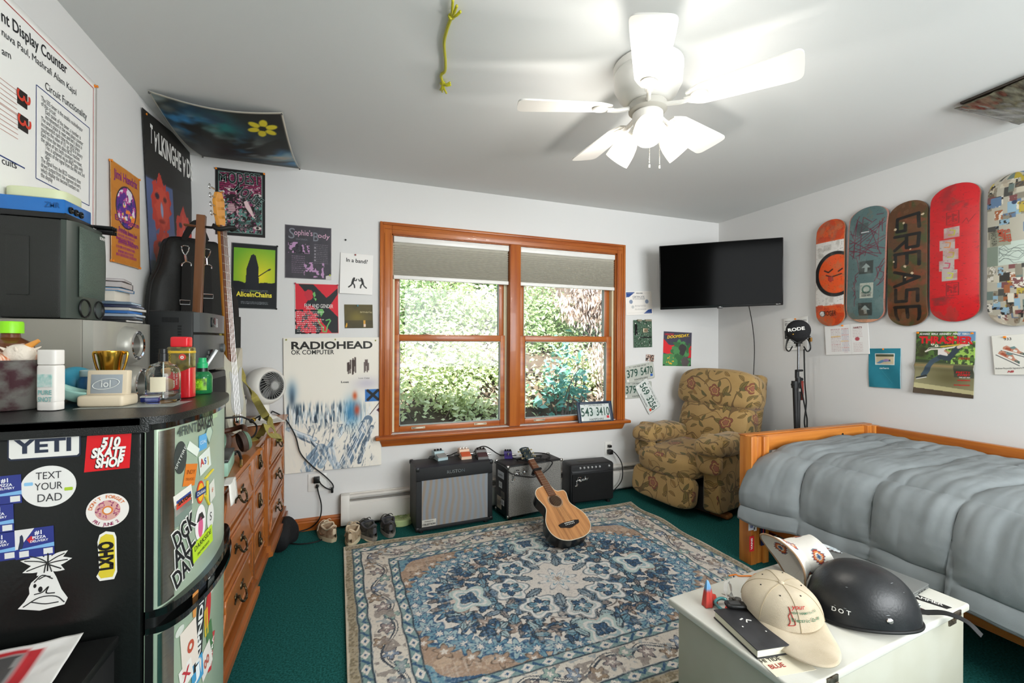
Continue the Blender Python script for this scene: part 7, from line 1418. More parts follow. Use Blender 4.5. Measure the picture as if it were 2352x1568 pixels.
# stickers on the side facing the room
def side(px, py): p = on(px, py, 'y', FYF); return p
def sstick(px, py, wpx, hpx, col, items=(), rot=0, shape=0, lift=0, name='sticker'):
    p = side(px, py); a, b2 = side(px-wpx/2, py), side(px+wpx/2, py); c2, d2 = side(px, py-hpx/2), side(px, py+hpx/2); w, h = (b2-a).length, (c2-d2).length
    m4 = frame(p-of+Vector((0, -.0006-lift, 0)), Vector((1, 0, 0)), Vector((0, 0, 1)), Vector((0, -1, 0))) @ RZ(rot)
    pts = [(w/2*math.cos(t), h/2*math.sin(t)) for t in [2*PI*k/48 for k in range(48)]] if shape == 1 else [(x*w, y*h) for x, y in shape] if hasattr(shape, '__len__') else [(-w/2, -h/2), (w/2, -h/2), (w/2, h/2), (-w/2, h/2)]
    s = MB().prism(pts, .0005, m4).build(name, ink(col, .3), fr, 0)
    for c, it in items: text(s, ink(c), [(st, x*w, y*h, sz*h, {**(k[0] if k else {}), **({'w': k[0]['w']*w} if k and 'w' in k[0] else {})}) for st, x, y, sz, *k in it], M=m4)
    return s, m4, w, h
rr_ = [(-.5, -.42), (-.47, -.5), (.47, -.5), (.5, -.42), (.5, .42), (.47, .5), (-.47, .5), (-.5, .42)]
sstick(104, 1024, 168, 58, '#20283c', shape=rr_); sstick(104, 1024, 160, 50, '#e6e4de', (('#2b3346', [('YETI', 0, 0, .85, {'w': .82, 'b': .035})]),), shape=rr_, lift=.0006)
sstick(249, 1039, 108, 82, '#d8121c', (('#1d1716', [('510', .03, .26, .36, {'w': .42, 'sh': .2, 'b': .06}), ('SKATE', -.02, -.02, .36, {'w': .74, 'sh': .2, 'b': .06}), ('SHOP', .0, -.30, .36, {'w': .60, 'sh': .2, 'b': .06})]), ('#efece6', [('510', .05, .28, .36, {'w': .42, 'sh': .2, 'b': .05, 'dz': .0005}), ('SKATE', .0, .0, .36, {'w': .74, 'sh': .2, 'b': .05, 'dz': .0005}), ('SHOP', .02, -.28, .36, {'w': .60, 'sh': .2, 'b': .05, 'dz': .0005})])), shape=[(-.5, -.5), (.46, -.47), (.5, .5), (-.44, .5)])
s, m4, w, h = sstick(113, 1116, 127, 94, '#e9e7e2', (('#38383a', [('TEXT', 0, .26, .25, {'w': .46}), ('YOUR', 0, .0, .25, {'w': .5}), ('DAD', .02, -.28, .27, {'w': .44})]),), shape=1)
for x, y, c in ((-.36, .09, '#8cc0e4'), (.36, -.1, '#a9c832')): MB().prism([(w*(x+a), h*(y+b2)) for a, b2 in ((-.07, -.04), (.07, -.04), (.08, 0), (.07, .04), (-.07, .04), (-.08, 0))], .0009, m4).build('speech_mark', ink(c), s, 0)
for px, py, ww, hh in ((3, 1126, 95, 66), (-15, 1193, 95, 66), (-10, 1257, 95, 66), (81, 1245, 88, 67)):
    s, m4, w, h = sstick(px, py, ww, hh, '#2f3a86', (('#f0f0f4', [('#1', .12, .33, .20, {'b': .03}), ('PIZZA', .12, .17, .13, {'b': .03}), ('DELIVERY', .12, .05, .11, {'b': .02})]),), lift=.0002*(px > 50)+.0002, rot=.03)
    P = lambda pts: [(x*w, y*h) for x, y in pts]; L_ = lambda z: m4 @ T(0, 0, z)
    MB().prism(P([(-.38, -.16), (.5, -.06), (.5, -.2), (-.38, -.2)]), .0008, L_(.0)).build('blue_band', ink('#7fb4e0'), s, 0); MB().prism(P([(-.5, .5), (0, .5), (-.42, -.16), (-.5, -.16)]), .0007, L_(0)).build('white_panel', ink('#e4e2e0'), s, 0); MB().prism(P([(-.43, -.16), (-.38, .1), (-.37, .28), (-.32, .33), (-.29, .25), (-.28, .05), (-.33, -.16)]), .0009, L_(.0)).build('figure_print', ink('#2a3450'), s, 0)
    MB().prism(P([(-.20, .14), (-.08, .25), (.0, .12), (-.12, .0)]), .001, L_(0)).build('tile_logo', ink('#c8303a'), s, 0)
    for x in (-.40, .22): MB().prism(P([(x, -.44), (x+.24, -.44), (x+.24, -.24), (x, -.24)]), .0009, L_(0)).build('blank_code_panel', ink('#e2e2de'), s, 0)
s, m4, w, h = sstick(248, 1171, 98, 77, '#ece6df', shape=1)
def arc_text(s, m4, st, a0, a1, w, h, k, sz, c):
    for i, ch in enumerate(st):
        a = a0+(a1-a0)*i/(len(st)-1)
        if ch != ' ': text(s, ink(c), [(ch, w*k*math.cos(a), h*k*math.sin(a), sz, {'r': a-PI/2 if a0 > a1 else a+PI/2, 'b': .02})], 'lettering', M=m4)
arc_text(s, m4, "DON'T FORGET", 2.9, .55, w, h, .40, h*.13, '#d8702c'); arc_text(s, m4, 'FRI JUNE 2', 3.9, 5.3, w, h, .42, h*.13, '#9a2a5a')
for k, c in ((.30, '#d6a49a'), (.13, '#d8803a'), (.09, '#ece6df')): MB().prism([(w*k*math.cos(t), h*k*math.sin(t)) for t in [2*PI*i/30 for i in range(30)]], .0007+.0004*(k < .2)+.0003*(k < .1), m4).build('ring_print', ink(c), s, 0)
r = random.Random(2); b = MB()
for k in range(40):
    a = r.uniform(0, 6.28); q = r.uniform(.16, .28); b.box(tuple(m4 @ Vector((w*q*math.cos(a), h*q*math.sin(a), .0009))), (.004, .0006, .0014), R=(0, r.uniform(0, 3), 0))
b.build('sprinkle_print', ink('#b0507a'), s, 0)
pl_ = [(-.28, -.5), (.3, -.5), (.42, -.36), (.38, .36), (.30, .46), (-.05, .5), (-.3, .44), (-.38, .3), (-.30, -.3), (-.42, -.4)]
sstick(246, 1275, 56, 112, '#ecebe4', shape=pl_); sstick(246, 1275, 46, 100, '#dcc83a', (('#141412', [('LXHO', 0, 0, .36, {'w': 1.75, 'r': PI/2, 'b': .06})]),), shape=pl_, lift=.0006)
palm = [(-.5, -.42), (-.1, -.5), (.36, -.46), (.42, -.36), (.30, -.2), (.2, .02), (.14, .12), (.12, .3), (-.04, .3), (-.08, .14), (-.14, .06), (-.26, -.02), (-.3, -.1), (-.29, -.2), (-.38, -.32)]
s, m4, w, h = sstick(105, 1330, 122, 138, '#e8e7e2', shape=palm)
for q, (x0, y0, x1, y1, ww) in enumerate(((.04, .26, -.46, .36, .075), (.04, .27, -.36, .46, .07), (.04, .26, -.42, .16, .08), (.04, .28, .05, .5, .07), (.05, .27, .42, .44, .075), (.05, .26, .5, .30, .075), (.05, .25, .36, .12, .08), (.03, .25, -.16, .08, .08))):
    nx_, ny_ = -(y1-y0), (x1-x0); l_ = math.hypot(nx_, ny_); MB().prism([((x0+(x1-x0)*t+sg*nx_/l_*ww*math.sin(PI*t**.7))*w, (y0+(y1-y0)*t+sg*ny_/l_*ww*math.sin(PI*t**.7))*h) for sg, ts in ((-1, [i/8 for i in range(9)]), (1, [1-i/8 for i in range(1, 8)])) for t in ts], .0005+.00002*q, m4).build('frond', ink('#e8e7e2', .3), s, 0)
b = MB(); TP = lambda pts: [tuple(m4 @ Vector((x*w, y*h, .0008))) for x, y in pts]
for p in ([(.05, .44), (.05, .35), (.04, .14)], [(-.38, .35), (-.15, .32), (.04, .27)], [(-.28, .42), (-.1, .36), (.04, .28)], [(.36, .40), (.2, .35), (.05, .28)], [(-.34, .18), (-.12, .23), (.04, .26)], [(.3, .15), (.15, .21), (.05, .25)], [(.42, .29), (.2, .28), (.05, .26)], [(-.02, .12), (.0, .22), (.03, .28)], [(.12, .12), (.08, .22), (.05, .28)], [(-.2, -.22), (-.05, -.2), (.06, -.12), (.02, -.22), (.18, -.24)], [(-.4, -.4), (-.1, -.28), (.2, -.3), (.36, -.42)], [(-.25, -.34), (.0, -.4), (.25, -.4)], [(-.2, -.02), (-.05, .08), (.14, .0)], [(-.12, .02), (.0, .06), (.1, .04)]): b.tube(TP(p), .0011, 5, 4)
b.build('ink_drawing', ink('#1c1c1c'), s)
for x, y, q in ((-.19, -.08, .028), (-.09, -.15, .04)): MB().prism([(x*w+w*q*math.cos(t), y*h+h*q*1.2*math.sin(t)) for t in [2*PI*i/16 for i in range(16)]], .001, m4).build('ink_spot', ink('#1c1c1c'), s, 0)

# ================================================================ things on the refrigerator
U_ = FZ+.0012
vs = thing('glass_dish', 'dark mottled glass dish full of shells at the left edge of the photo', 'dish', (-.742, 1.365, U_)); VG = mat('mottled_glass', '#4a3034', .12, c2='#73706a', vs=26, det=6, coat=.5, lo=.4, hi=.6)
MB().lathe([(0, 0), (.062, .0), (.068, .006), (.082, .105), (.085, .114), (.079, .114), (.074, .100), (.062, .012), (0, .010)], 32).build('bowl', VG, vs)
for k, (x, y, z, s, c, lab) in enumerate(((-.04, -.01, .125, .03, '#d9a48a', 'pink'), (.0, -.035, .118, .032, '#c8642a', 'orange'), (.03, .02, .12, .026, '#b98a80', 'mauve'), (-.01, .03, .118, .03, '#8a7a76', 'grey'), (.05, -.02, .115, .022, '#d99a7c', 'peach'))):
    t = thing('seashell', '%s seashell heaped in the mottled glass dish' % lab, 'seashell', (-.742+x, 1.365+y, U_+z-.004), k, 'shells in the glass dish'); MB().pillow((0, 0, 0), (s*2.2, s*1.5, s*1.0), .8, .8, 14, (.3*k, .2, 0), lambda v: Vector((v.x*(1-.3*v.y/.03), v.y, v.z+.004*math.sin(v.x*200)))).build('shell', mat('shell_'+lab, c, .4, c2='#efdcc8', vs=40, stretch=(6, 1, 1)), t, 180)
ws = thing('seashell', 'spiky white seashell with an orange tip standing in the glass dish', 'seashell', (-.715, 1.335, U_+.106)); ws.scale = (.78, .78, .85); b = MB().pillow((0, 0, .022), (.07, .05, .06), .8, .9, 16)
for a in (.3, 1.5, 2.6, 3.6, 4.8): b.cyl((.02*math.cos(a), .015*math.sin(a), .03), (.045*math.cos(a), .03*math.sin(a), .045), .008, .001, 8)
b.build('shell', mat('chalk_shell', '#e2d6c6', .7, bump=.5, bs=90), ws, 60); MB().cyl((.01, 0, .04), (.042, 0, .062), .010, .005, 10).build('tip', mat('orange_tip', '#dc9440', .4), ws)
bt = thing('juice_bottle', 'round brown bottle with green label and lime cap behind the glass dish', 'bottle', (-.822, 1.50, U_)); bt.scale = (.85, .85, 1.12); BR_ = mat('amber_plastic', '#8a5230', .15, trans=.5)
MB().lathe([(0, 0), (.042, 0), (.05, .01), (.056, .05), (.058, .09), (.055, .11), (.048, .135), (.022, .148), (.020, .158), (0, .158)], 32).build('bottle', BR_, bt); MB().lathe([(.0555, .03), (.0575, .05), (.0592, .09), (.0585, .098), (.0585, .03)], 32).build('label', mat('green_label', '#4cae4c', .4, c2='#8fd65a', vs=20, stretch=(1, 1, 6)), bt); MB().lathe([(.0592, .098), (.0572, .112), (.0565, .112)], 32).build('yellow_band', mat('label_yellow', '#d8c83a', .4), bt); MB().lathe([(0, .186), (.026, .185), (.028, .181), (.028, .158), (0, .158)], 28).build('cap', mat('lime_cap', '#8fe01e', .4), bt)
de = thing('deodorant_stick', 'white deodorant stick with pale teal print near the front edge of the refrigerator', 'deodorant', (-.643, 1.300, U_), math.radians(-20)); de.scale = (.86, .9, .97); WB = mat('deodorant_white', '#e6e1da', .4)
def osec(z0, z1, w, d, r=.4): return MB().pillow((0, 0, (z0+z1)/2), (w, d, z1-z0), r, .12, 20)
osec(0, .020, .050, .030).build('base', WB, de, 60); osec(.018, .106, .051, .031).build('body', WB, de, 60); osec(.1065, .142, .050, .030).build('cap', WB, de, 60)
M_ = T(0, -.0160, 0) @ RX(PI/2); text(de, ink('#7fb8b4'), [('PURE', .002, .042, .015, {'w': .036, 'b': .02}), ('SNOT', .002, .026, .015, {'w': .036, 'b': .02})], M=M_); MB().b2(-.018, .020, -.0168, -.0158, .055, .085, .0004).build('teal_print', mat('teal_print', '#8cc4bc', .5, c2='#d9e2dc', vs=60), de, 0)
ty = thing('desk_ornament', 'cream desk ornament shaped like a small computer screen with a grey panel', 'ornament', (-.556, 1.345, U_), math.radians(-12)); ty.scale = (.9, .9, .92); CR = mat('cream_plastic', '#d9c9ae', .5)
MB().b2(-.055, .055, -.035, .03, 0, .030, .008, 3).build('base', CR, ty); MB().box((0, .002, .060), (.098, .02, .068), .004, R=(-.06, 0, 0)).build('screen_block', CR, ty); pn = MB().box((0, -.0082, .058), (.076, .002, .050), .0005, R=(-.06, 0, 0)).build('panel', mat('panel_grey', '#9ca3a8', .4), ty)
M_ = T(0, -.0102, .058) @ RX(PI/2-.06); text(pn, ink('#d9dcd8'), [('iol', 0, 0, .026, {'b': .015})], M=M_); MB().tube([tuple(M_ @ Vector((.032*math.cos(a), .013*math.sin(a)+.005*math.cos(a), .0012))) for a in [2*PI*k/30 for k in range(30)]], .0010, 5, 2, closed=True).build('oval_line', ink('#d9dcd8'), pn)
go = thing('trophy_cup', 'small gold trophy cup behind the cream desk ornament', 'trophy', (-.578, 1.405, U_)); go.scale = (.74, .74, 1.02); GD = mat('polished_gold', '#c99a3c', .2, 1)
MB().lathe([(0, 0), (.026, 0), (.026, .008), (.010, .016), (.008, .045), (.016, .055), (.026, .075), (.034, .115), (.038, .125), (.038, .130), (.035, .130), (.031, .112), (.022, .078), (0, .062)], 32).build('cup', GD, go)
for s in (-1, 1): MB().tube([(s*.036, 0, .124), (s*.046, 0, .126), (s*.046, 0, .115), (s*.038, 0, .088), (s*.026, 0, .068)], .0035, 8, 5).build('handle', GD, go)
bl_ = thing('rubber_ball', 'turquoise blue ball at the back of the refrigerator top', 'ball', (-.692, 1.50, U_+.0445)); MB().ball((0, 0, 0), .044, 20).build('ball', mat('turquoise_rubber', '#3a98b4', .45), bl_, 180)
jr = thing('jar', 'small frosted jar of blue crystals behind the cream desk ornament', 'jar', (-.635, 1.45, U_)); MB().lathe([(0, 0), (.026, 0), (.028, .01), (.028, .055), (.022, .066), (0, .066)], 24).build('glass', mat('frosted_blue', '#4a86b8', .2, c2='#2a5a98', vs=30), jr); MB().lathe([(0, .082), (.022, .082), (.024, .08), (.024, .066), (0, .066)], 24).build('lid', mat('frosted_lid', '#a9c4c8', .3), jr)
lf = thing('painted_dish', 'pale teal leaf-shaped dish with paint marks behind the deodorant', 'dish', (-.605, 1.375, U_), .1)
c = Cv(100, 40, 60, '#9cc8bc'); c.line([(55, 18), (75, 26)], 5, '#dc9a5c'); c.line([(76, 24), (92, 34)], 6, '#1f2a34'); c.line([(70, 10), (88, 16)], 4, '#c83a3a'); c.line([(40, 12), (66, 5)], 3, '#4a6a4a')
c.mesh('dish', lambda X, Y: ((X-50)/50*.07, (Y-20)/20*.026*np.sqrt(np.clip(1-((X-50)/50)**2, .002, 1)), .003+.042*((X-55)/50)**2*.6+.030*((Y-20)/20)**2), GLOSSY, lf, solid=.002)
for nm, lab, x, y, z, d, rz, col, cat in (('leather_pouch', 'tan leather pouch behind the perfume bottle', -.475, 1.475, .028, (.07, .045, .055), .3, '#b98a58', 'pouch'), ('wooden_heart', 'pale wooden pebble resting on the tan pouch', -.465, 1.475, .082, (.06, .025, .05), .6, '#c69a68', 'ornament'), ('mint_tin', 'flat blue tin lying beside the cream desk ornament', -.488, 1.392, .008, (.032, .03, .014), .2, '#26327a', 'tin')):
    t = thing(nm, lab, cat, (x, y, U_+z), rz); (MB().pillow((0, 0, 0), d, .6, .7, 16).build('body', mat('col_'+nm, col, .5, c2='#8a6238' if 'tan' in lab or 'wood' in lab else '#2a3a8a', vs=12), t, 180) if nm != 'mint_tin' else MB().b2(-.02, .02, -.015, .015, -.007, .005, .002).build('body', mat('col_'+nm, col, .4), t))
    if nm == 'mint_tin': MB().b2(-.021, .021, -.016, .016, .005, .008, .001).build('lid', WHITE, t)
pf = thing('perfume_bottle', 'clear domed glass perfume bottle with black cap and cream label', 'perfume', (-.455, 1.370, U_)); pf.scale = (1.02, 1.02, 1.17)
MB().lathe([(0, .0), (.033, 0), (.036, .003), (.036, .062), (.034, .072), (.026, .084), (.012, .088), (.010, .090), (.008, .089), (.011, .086), (.024, .082), (.032, .071), (.034, .061), (.034, .022), (.032, .019), (.0, .018)], 40).build('glass', mat('bottle_glass', '#f4f8f6', .01, trans=1, ior=1.3), pf); MB().lathe([(0, .0905), (.0105, .0905), (.0105, .108), (.009, .109), (.009, .118), (0, .118)], 24).build('cap', BLACK, pf)
MB().grid(lambda u, v: (.0366*math.sin((u-.5)*.9), -.0366*math.cos((u-.5)*.9), .026+.032*v), 12, 2).build('label', mat('cream_label', '#d9cfb4', .6), pf, 60); MB().cyl((0, 0, .01), (0, 0, .088), .0015, n=8).build('dip_tube', mat('clear_tube', '#e8ecea', .2), pf)
sh_ = thing('body_wash_bottle', 'red and olive body wash bottle with a red flip cap', 'bottle', (-.448, 1.475, U_), math.radians(-10))
MB().pillow((0, 0, .0425), (.062, .036, .085), .35, .06, 20).build('lower_body', mat('bottle_red', '#c01a22', .2, coat=.4), sh_, 60); MB().pillow((0, 0, .112), (.062, .036, .062), .35, .18, 20).build('upper_body', mat('bottle_olive', '#4a4222', .2, c2='#6b602e', vs=90, det=0, coat=.4), sh_, 60)
MB().pillow((0, 0, .156), (.046, .032, .03), .4, .25, 18).build('flip_cap', mat('cap_red', '#d81f2a', .3), sh_, 60); MB().pillow((0, 0, .128), (.0632, .0372, .007), .35, .1, 16).build('gold_band', mat('band_gold', '#d0a82a', .3), sh_, 60); M_ = T(0, -.0184, 0) @ RX(PI/2)
MB().prism([(.012+.009*math.cos(a), .114+.009*math.sin(a)) for a in [2*PI*k/24 for k in range(24)]], .0008, M_).build('seal', ink('#d0473a'), sh_, 0); text(sh_, WHITE, [('o', .012, .1145, .016, {'dz': .001, 'b': .04}), ('Old Spice', .004, .050, .010, {'r': -PI/2, 'w': .05}), ('BODY WASH', -.006, .046, .008, {'r': -PI/2, 'w': .06})], M=M_); MB().prism([(-.030, .083), (0, .070), (.030, .083), (.030, .0855), (-.030, .0855)], .0006, M_).build('olive_point', mat('bottle_olive', '#4a4222'), sh_, 0); text(sh_, ink('#a08a2c'), [('SWAGGER', -.021, .108, .014, {'r': PI/2, 'w': .05, 'sh': .3})], M=M_)
gm = thing('spray_bottle', 'small green glass bottle with bright green cap at the right end of the refrigerator', 'bottle', (-.424, 1.572, U_)); gm.scale = (1, 1, 1.1); MB().lathe([(0, 0), (.024, 0), (.026, .004), (.026, .045), (.022, .055), (.013, .062), (.012, .070), (0, .070)], 28).build('bottle', mat('green_glass', '#2a9a58', .08, trans=.55), gm); MB().lathe([(0, .098), (.010, .098), (.011, .085), (.014, .083), (.014, .070), (0, .070)], 20).build('cap', mat('green_cap', '#22a868', .4), gm); MB().lathe([(.0145, .070), (.0155, .060), (.016, .052), (.0135, .072)], 20).build('collar_label', BLACK, gm)
MB().grid(lambda u, v: (.0265*math.sin((u-.62)*1.8), -.0265*math.cos((u-.62)*1.8), .010+.032*v), 10, 2).build('label', mat('label_dark', '#23381c', .5, c2='#8fd024', vs=60), gm, 60); text(gm, ink('#9bdc2c'), [('FAKE', -.006, .032, .010, {'w': .026, 'b': .03}), ('KILLER', -.006, .020, .009, {'w': .026, 'b': .03})], M=T(0, -.0278, 0) @ RX(PI/2))
cs = thing('card', 'grey card lying under the ornaments at the front of the refrigerator top', 'card', (-.50, 1.34, FZ+.0004), -.1); MB().b2(-.10, .10, -.05, .05, 0, .0006).build('paper', mat('card_grey', '#9aa09c', .3), cs, 0)

# ================================================================ black crate with newspapers beside the refrigerator
bx = thing('cabinet', 'low black cabinet in front of the refrigerator at the lower left', 'cabinet', (-.69, .82, 0)); MB().b2(-.24, .245, -.4, .285, .0, .66, .004).build('body', SATIN, bx); MB().b2(-.245, .25, -.405, .29, .66, .68, .004).build('top', mat('black_laminate', '#151515', .35), bx)
def paper(lab, x, y, z, rz, w, h, fn, seed, lift):
    t = thing('newspaper', lab, 'newspaper', (x, y, z), rz, 'papers on the black cabinet'); c = Cv(100, 100*h/w, 80, '#e6e3df'); fn(c, 100, 100*h/w)
    c.mesh('sheet', lambda X, Y: ((X-50)/100*w, (Y-50*h/w)/100*w, lift*np.clip((Y/(100*h/w)-.55)/.45, 0, 1)**2+.010*noise2(X, Y, .06, seed)+.002), PAPER, t, solid=.0006); return t
def np1(c, w, h):
    c.rect(4, h*.35, 80, h*.92, '#8a8886'); c.put((c.nz(.12, 4) > .5)*(c.X > 6)*(c.X < 78)*(c.Y > h*.4)*(c.Y < h*.9)*.8, '#3a3838'); c.rect(80, h*.35, 86, h*.94, '#b82a30'); c.rect(4, h*.92, 80, h*.96, '#b82a30'); c.rect(30, h*.6, 56, h*.8, '#d6d2cc'); c.ell(44, h*.7, 5, 5, '#b8303a'); [c.scrawl(6, 90, h*(.3-.05*k), '#55504e', 1, k) for k in range(6)]
paper('newspaper with a grey and red picture propped against the refrigerator', -.66, .955, .682, .10, .36, .26, np1, 3, .012)
paper('loose white newspaper sheet under the red bag', -.64, .84, .6815, -.15, .34, .22, lambda c, w, h: [c.scrawl(8, 92, h*(.1+.06*k), '#8d8a88', 1.2, k) for k in range(13)], 9, .0)
rb = thing('plastic_bag', 'crumpled red plastic bag lying on the newspapers', 'bag', (-.655, .885, .70), .25)
MB().pillow((0, 0, .018), (.19, .10, .055), .5, .55, 26, None, lambda v: Vector((v.x, v.y*(1-.15*(v.x > .07)), v.z*(1+.35*max(0, v.x/.095))+.006*math.sin(v.x*60+v.y*40)+.004*math.sin(v.y*90)))).build('bag', mat('red_plastic_film', '#c8121a', .22, coat=.4), rb, 180); text(rb, WHITE, [('XTRA', -.04, .0, .045, {'w': .1, 'b': .02, 'sh': .2})], dz=.050)
# ================================================================ on the dresser
DZ = .8005
SV = mat('silver_plastic', '#a7a59c', .35, .3); SVD = mat('silver_dark', '#77756e', .35, .4)
ss = thing('speaker_cabinet', 'silver grey speaker with horn rings under the black speaker', 'speaker', (-.82, 1.84, DZ)); o = Vector((-.82, 1.84, DZ))
def lp_(t, o): return lambda b, nm, m, s=40, par=None: (setattr(b, 'v', [tuple(Vector(v)-o) for v in b.v]), b.build(nm, m, par or t, s))[1]
f = lp_(ss, o); f(MB().b2(-.93, -.745, 1.648, 2.03, DZ, 1.343, .006), 'cabinet', mat('speaker_grey', '#8b877d', .5))
pr = [(1.650, -.745), (1.655, -.722), (1.68, -.706), (1.72, -.70), (1.96, -.70), (2.0, -.706), (2.02, -.722), (2.028, -.745)]; f(MB().prism([(y, x) for y, x in pr], .538, frame(Vector((0, 0, DZ+.002)), Vector((0, 1, 0)), Vector((1, 0, 0)), Vector((0, 0, 1)))), 'front_baffle', SV)
for y, z, r in ((1.80, 1.265, .048), (1.835, 1.130, .055), (1.84, .95, .075)):
    M = T(-.702, y, z) @ RY(PI/2); f(MB().lathe([(r+.016, 0), (r+.012, .02), (r+.004, .034), (r, .036), (r-.010, .034), (r-.014, .028), (r-.016, .0)], 36, M), 'horn_ring', SV); f(MB().lathe([(r-.014, .028), (r*.55, .004), (r*.3, -.0), (0, .004)], 30, M), 'cone', SVD)
    f(MB().lathe([(r, .036), (r-.004, .0385), (r-.010, .0365)], 36, M), 'chrome_bezel', CHROME)
bs = thing('speaker', 'black bookshelf speaker with curved grille, standing on the silver speaker', 'speaker', (-.85, 1.74, 1.3445)); o = Vector((-.85, 1.74, 1.3445)); f = lp_(bs, o)
BK = mat('speaker_black', '#20211e', .45, bump=.25, bs=500); z0, z1 = 1.345, 1.636
f(MB().b2(-.935, -.795, 1.65, 1.835, z0, z1, .008), 'cabinet', BK); f(MB().b2(-.915, -.865, 1.6475, 1.652, 1.41, 1.58, .002), 'side_recess', BK)
f(MB().prism([(1.652, -.797), (1.654, -.785), (1.672, -.772), (1.70, -.765), (1.80, -.765), (1.825, -.774), (1.834, -.797)], z1-z0-.002, frame(Vector((0, 0, z0+.001)), Vector((0, 1, 0)), Vector((1, 0, 0)), Vector((0, 0, 1)))), 'baffle', mat('baffle_black', '#3a423c', .35))
f(MB().grid(lambda u, v: (-.7655+.014*(math.sin(PI*u)*math.sin(PI*v))**.5*(1 if 0 < u < 1 and 0 < v < 1 else 0), 1.676+.146*u, 1.412+.212*v), 20, 24), 'grille', mat('speaker_grille', '#55645a', .5, c2='#3f4a43', vs=700, det=0), 70)
lb = f(MB().b2(-.7655, -.7645, 1.81, 1.82, 1.60, 1.602), 'badge', WHITE); text(bs, WHITE, [('SONY', 0, 0, .012, {'b': .03})], M=frame(Vector((-.7535, 1.775, 1.607))-o, Vector((0, 1, 0)), Vector((0, 0, 1)), Vector((1, 0, 0))))
for y in (1.705, 1.785): f(MB().lathe([(.030, .001), (.028, .004), (.025, .003), (.022, -.005), (.014, -.012), (0, -.014)], 28, T(-.7655, y, 1.378) @ RY(PI/2)), 'port', mat('port_black', '#0a0a0a', .5))
uh = thing('battery_charger', 'flat box with bright blue lid and black sockets on top of the black speaker', 'box', (-.86, 1.74, 1.6365)); o = Vector((-.86, 1.74, 1.6365)); f = lp_(uh, o)
f(MB().b2(-.94, -.785, 1.652, 1.80, 1.637, 1.655, .003), 'base', BLACK); lid = f(MB().b2(-.94, -.787, 1.650, 1.79, 1.652, 1.694, .004), 'lid', mat('bright_blue', '#1468b4', .3, coat=.3)); text(lid, mat('blue_emboss', '#0f4f8c', .3), [('ZMR', 0, 0, .022, {'w': .035, 'b': .02})], 'embossed_mark', M=frame(Vector((-.815, 1.6493, 1.673))-o, Vector((1, 0, 0)), Vector((0, 0, 1)), Vector((0, -1, 0))))
for k in range(3): f(MB().lathe([(.010, 0), (.010, .004), (.007, .005), (.005, .001), (0, .001)], 18, T(-.786, 1.675+k*.026, 1.668) @ RY(PI/2)), 'socket', BLACK)
t = thing('hair_clips', 'bundle of black pegs lying behind the blue-lidded box', 'clips', (-.80, 1.825, 1.637))
for k in range(6): MB().cyl((0, .0+(k % 3)*.012, .006+.014*(k//3)), (.05, .01+(k % 3)*.012, .006+.014*(k//3)), .005, .0065, 8).build('peg', BLACK, t)
t = thing('plastic_tub', 'pale yellow green plastic tub lid on the blue-lidded box', 'tub', (-.865, 1.72, 1.6945)); MB().pillow((0, 0, .0155), (.14, .12, .031), .5, .18, 24).build('lid', mat('pale_lime', '#d3d8b0', .45), t, 60)
# discs in their cases
cols = ['#2b2b2d', '#35353a', '#8f9aa6', '#2f5f9c', '#b5b2ac', '#2a2f48', '#5a6a7a']
zz = 1.344
for k in range(7):
    h = .0105; t = thing('disc_case', ['black disc case at the bottom of the stack on the silver speaker', 'dark disc case second from the bottom of the stack', 'grey blue disc case in the lower stack', 'blue disc case in the middle of the stack', 'pale grey disc case above the blue one', 'dark navy disc case in the upper stack', 'top disc case of the lower stack under the small white box'][k], 'disc case', (-.80+.006*((k*7) % 3), 1.945+.004*((k*5) % 3), zz), math.radians(-3+5*((k*3) % 4)), 'disc cases on the silver speaker')
    MB().b2(-.07, .07, -.062, .062, 0, h-.001, .001).build('case', mat('case_'+cols[k].strip('#'), cols[k], .15, coat=.4), t); MB().b2(-.071, -.064, -.0625, .0625, .001, h-.002).b2(.0695, .0707, -.055, .055, .002, h-.003).build('inlay', mat('inlay_%d' % k, ['#c9c6c0', '#7a8a9a', '#d2d6da', '#3f7ac2', '#d8d6d0', '#9aa0b0', '#b5cad8'][k], .5), t, 0); zz += h
t = thing('cardboard_box', 'small cream box in the disc stack', 'box', (-.815, 1.94, zz)); MB().b2(-.055, .05, -.055, .055, 0, .035, .001).build('carton', mat('cream_carton', '#cfc8ba', .6), t); zz += .0352
for k, (c, h, lab) in enumerate((('#3f86b8', .012, 'blue disc case on the small cream box'), ('#4a4640', .022, 'thick dark boxed set above the blue case'), ('#8a7f80', .010, 'tilted pale disc case on the very top of the stack'))):
    t = thing('disc_case', lab, 'disc case', (-.815, 1.94, zz), .1*k, 'disc cases on the silver speaker'); MB().b2(-.065, .062, -.06, .06, 0, h-.001, .001).build('case', mat('case_'+c.strip('#'), c, .2, coat=.3), t); MB().b2(-.05, .0625, -.0606, .05, .002, h-.003).build('inlay', mat('inlay_pale', '#b9b2b0', .5), t, 0); zz += h
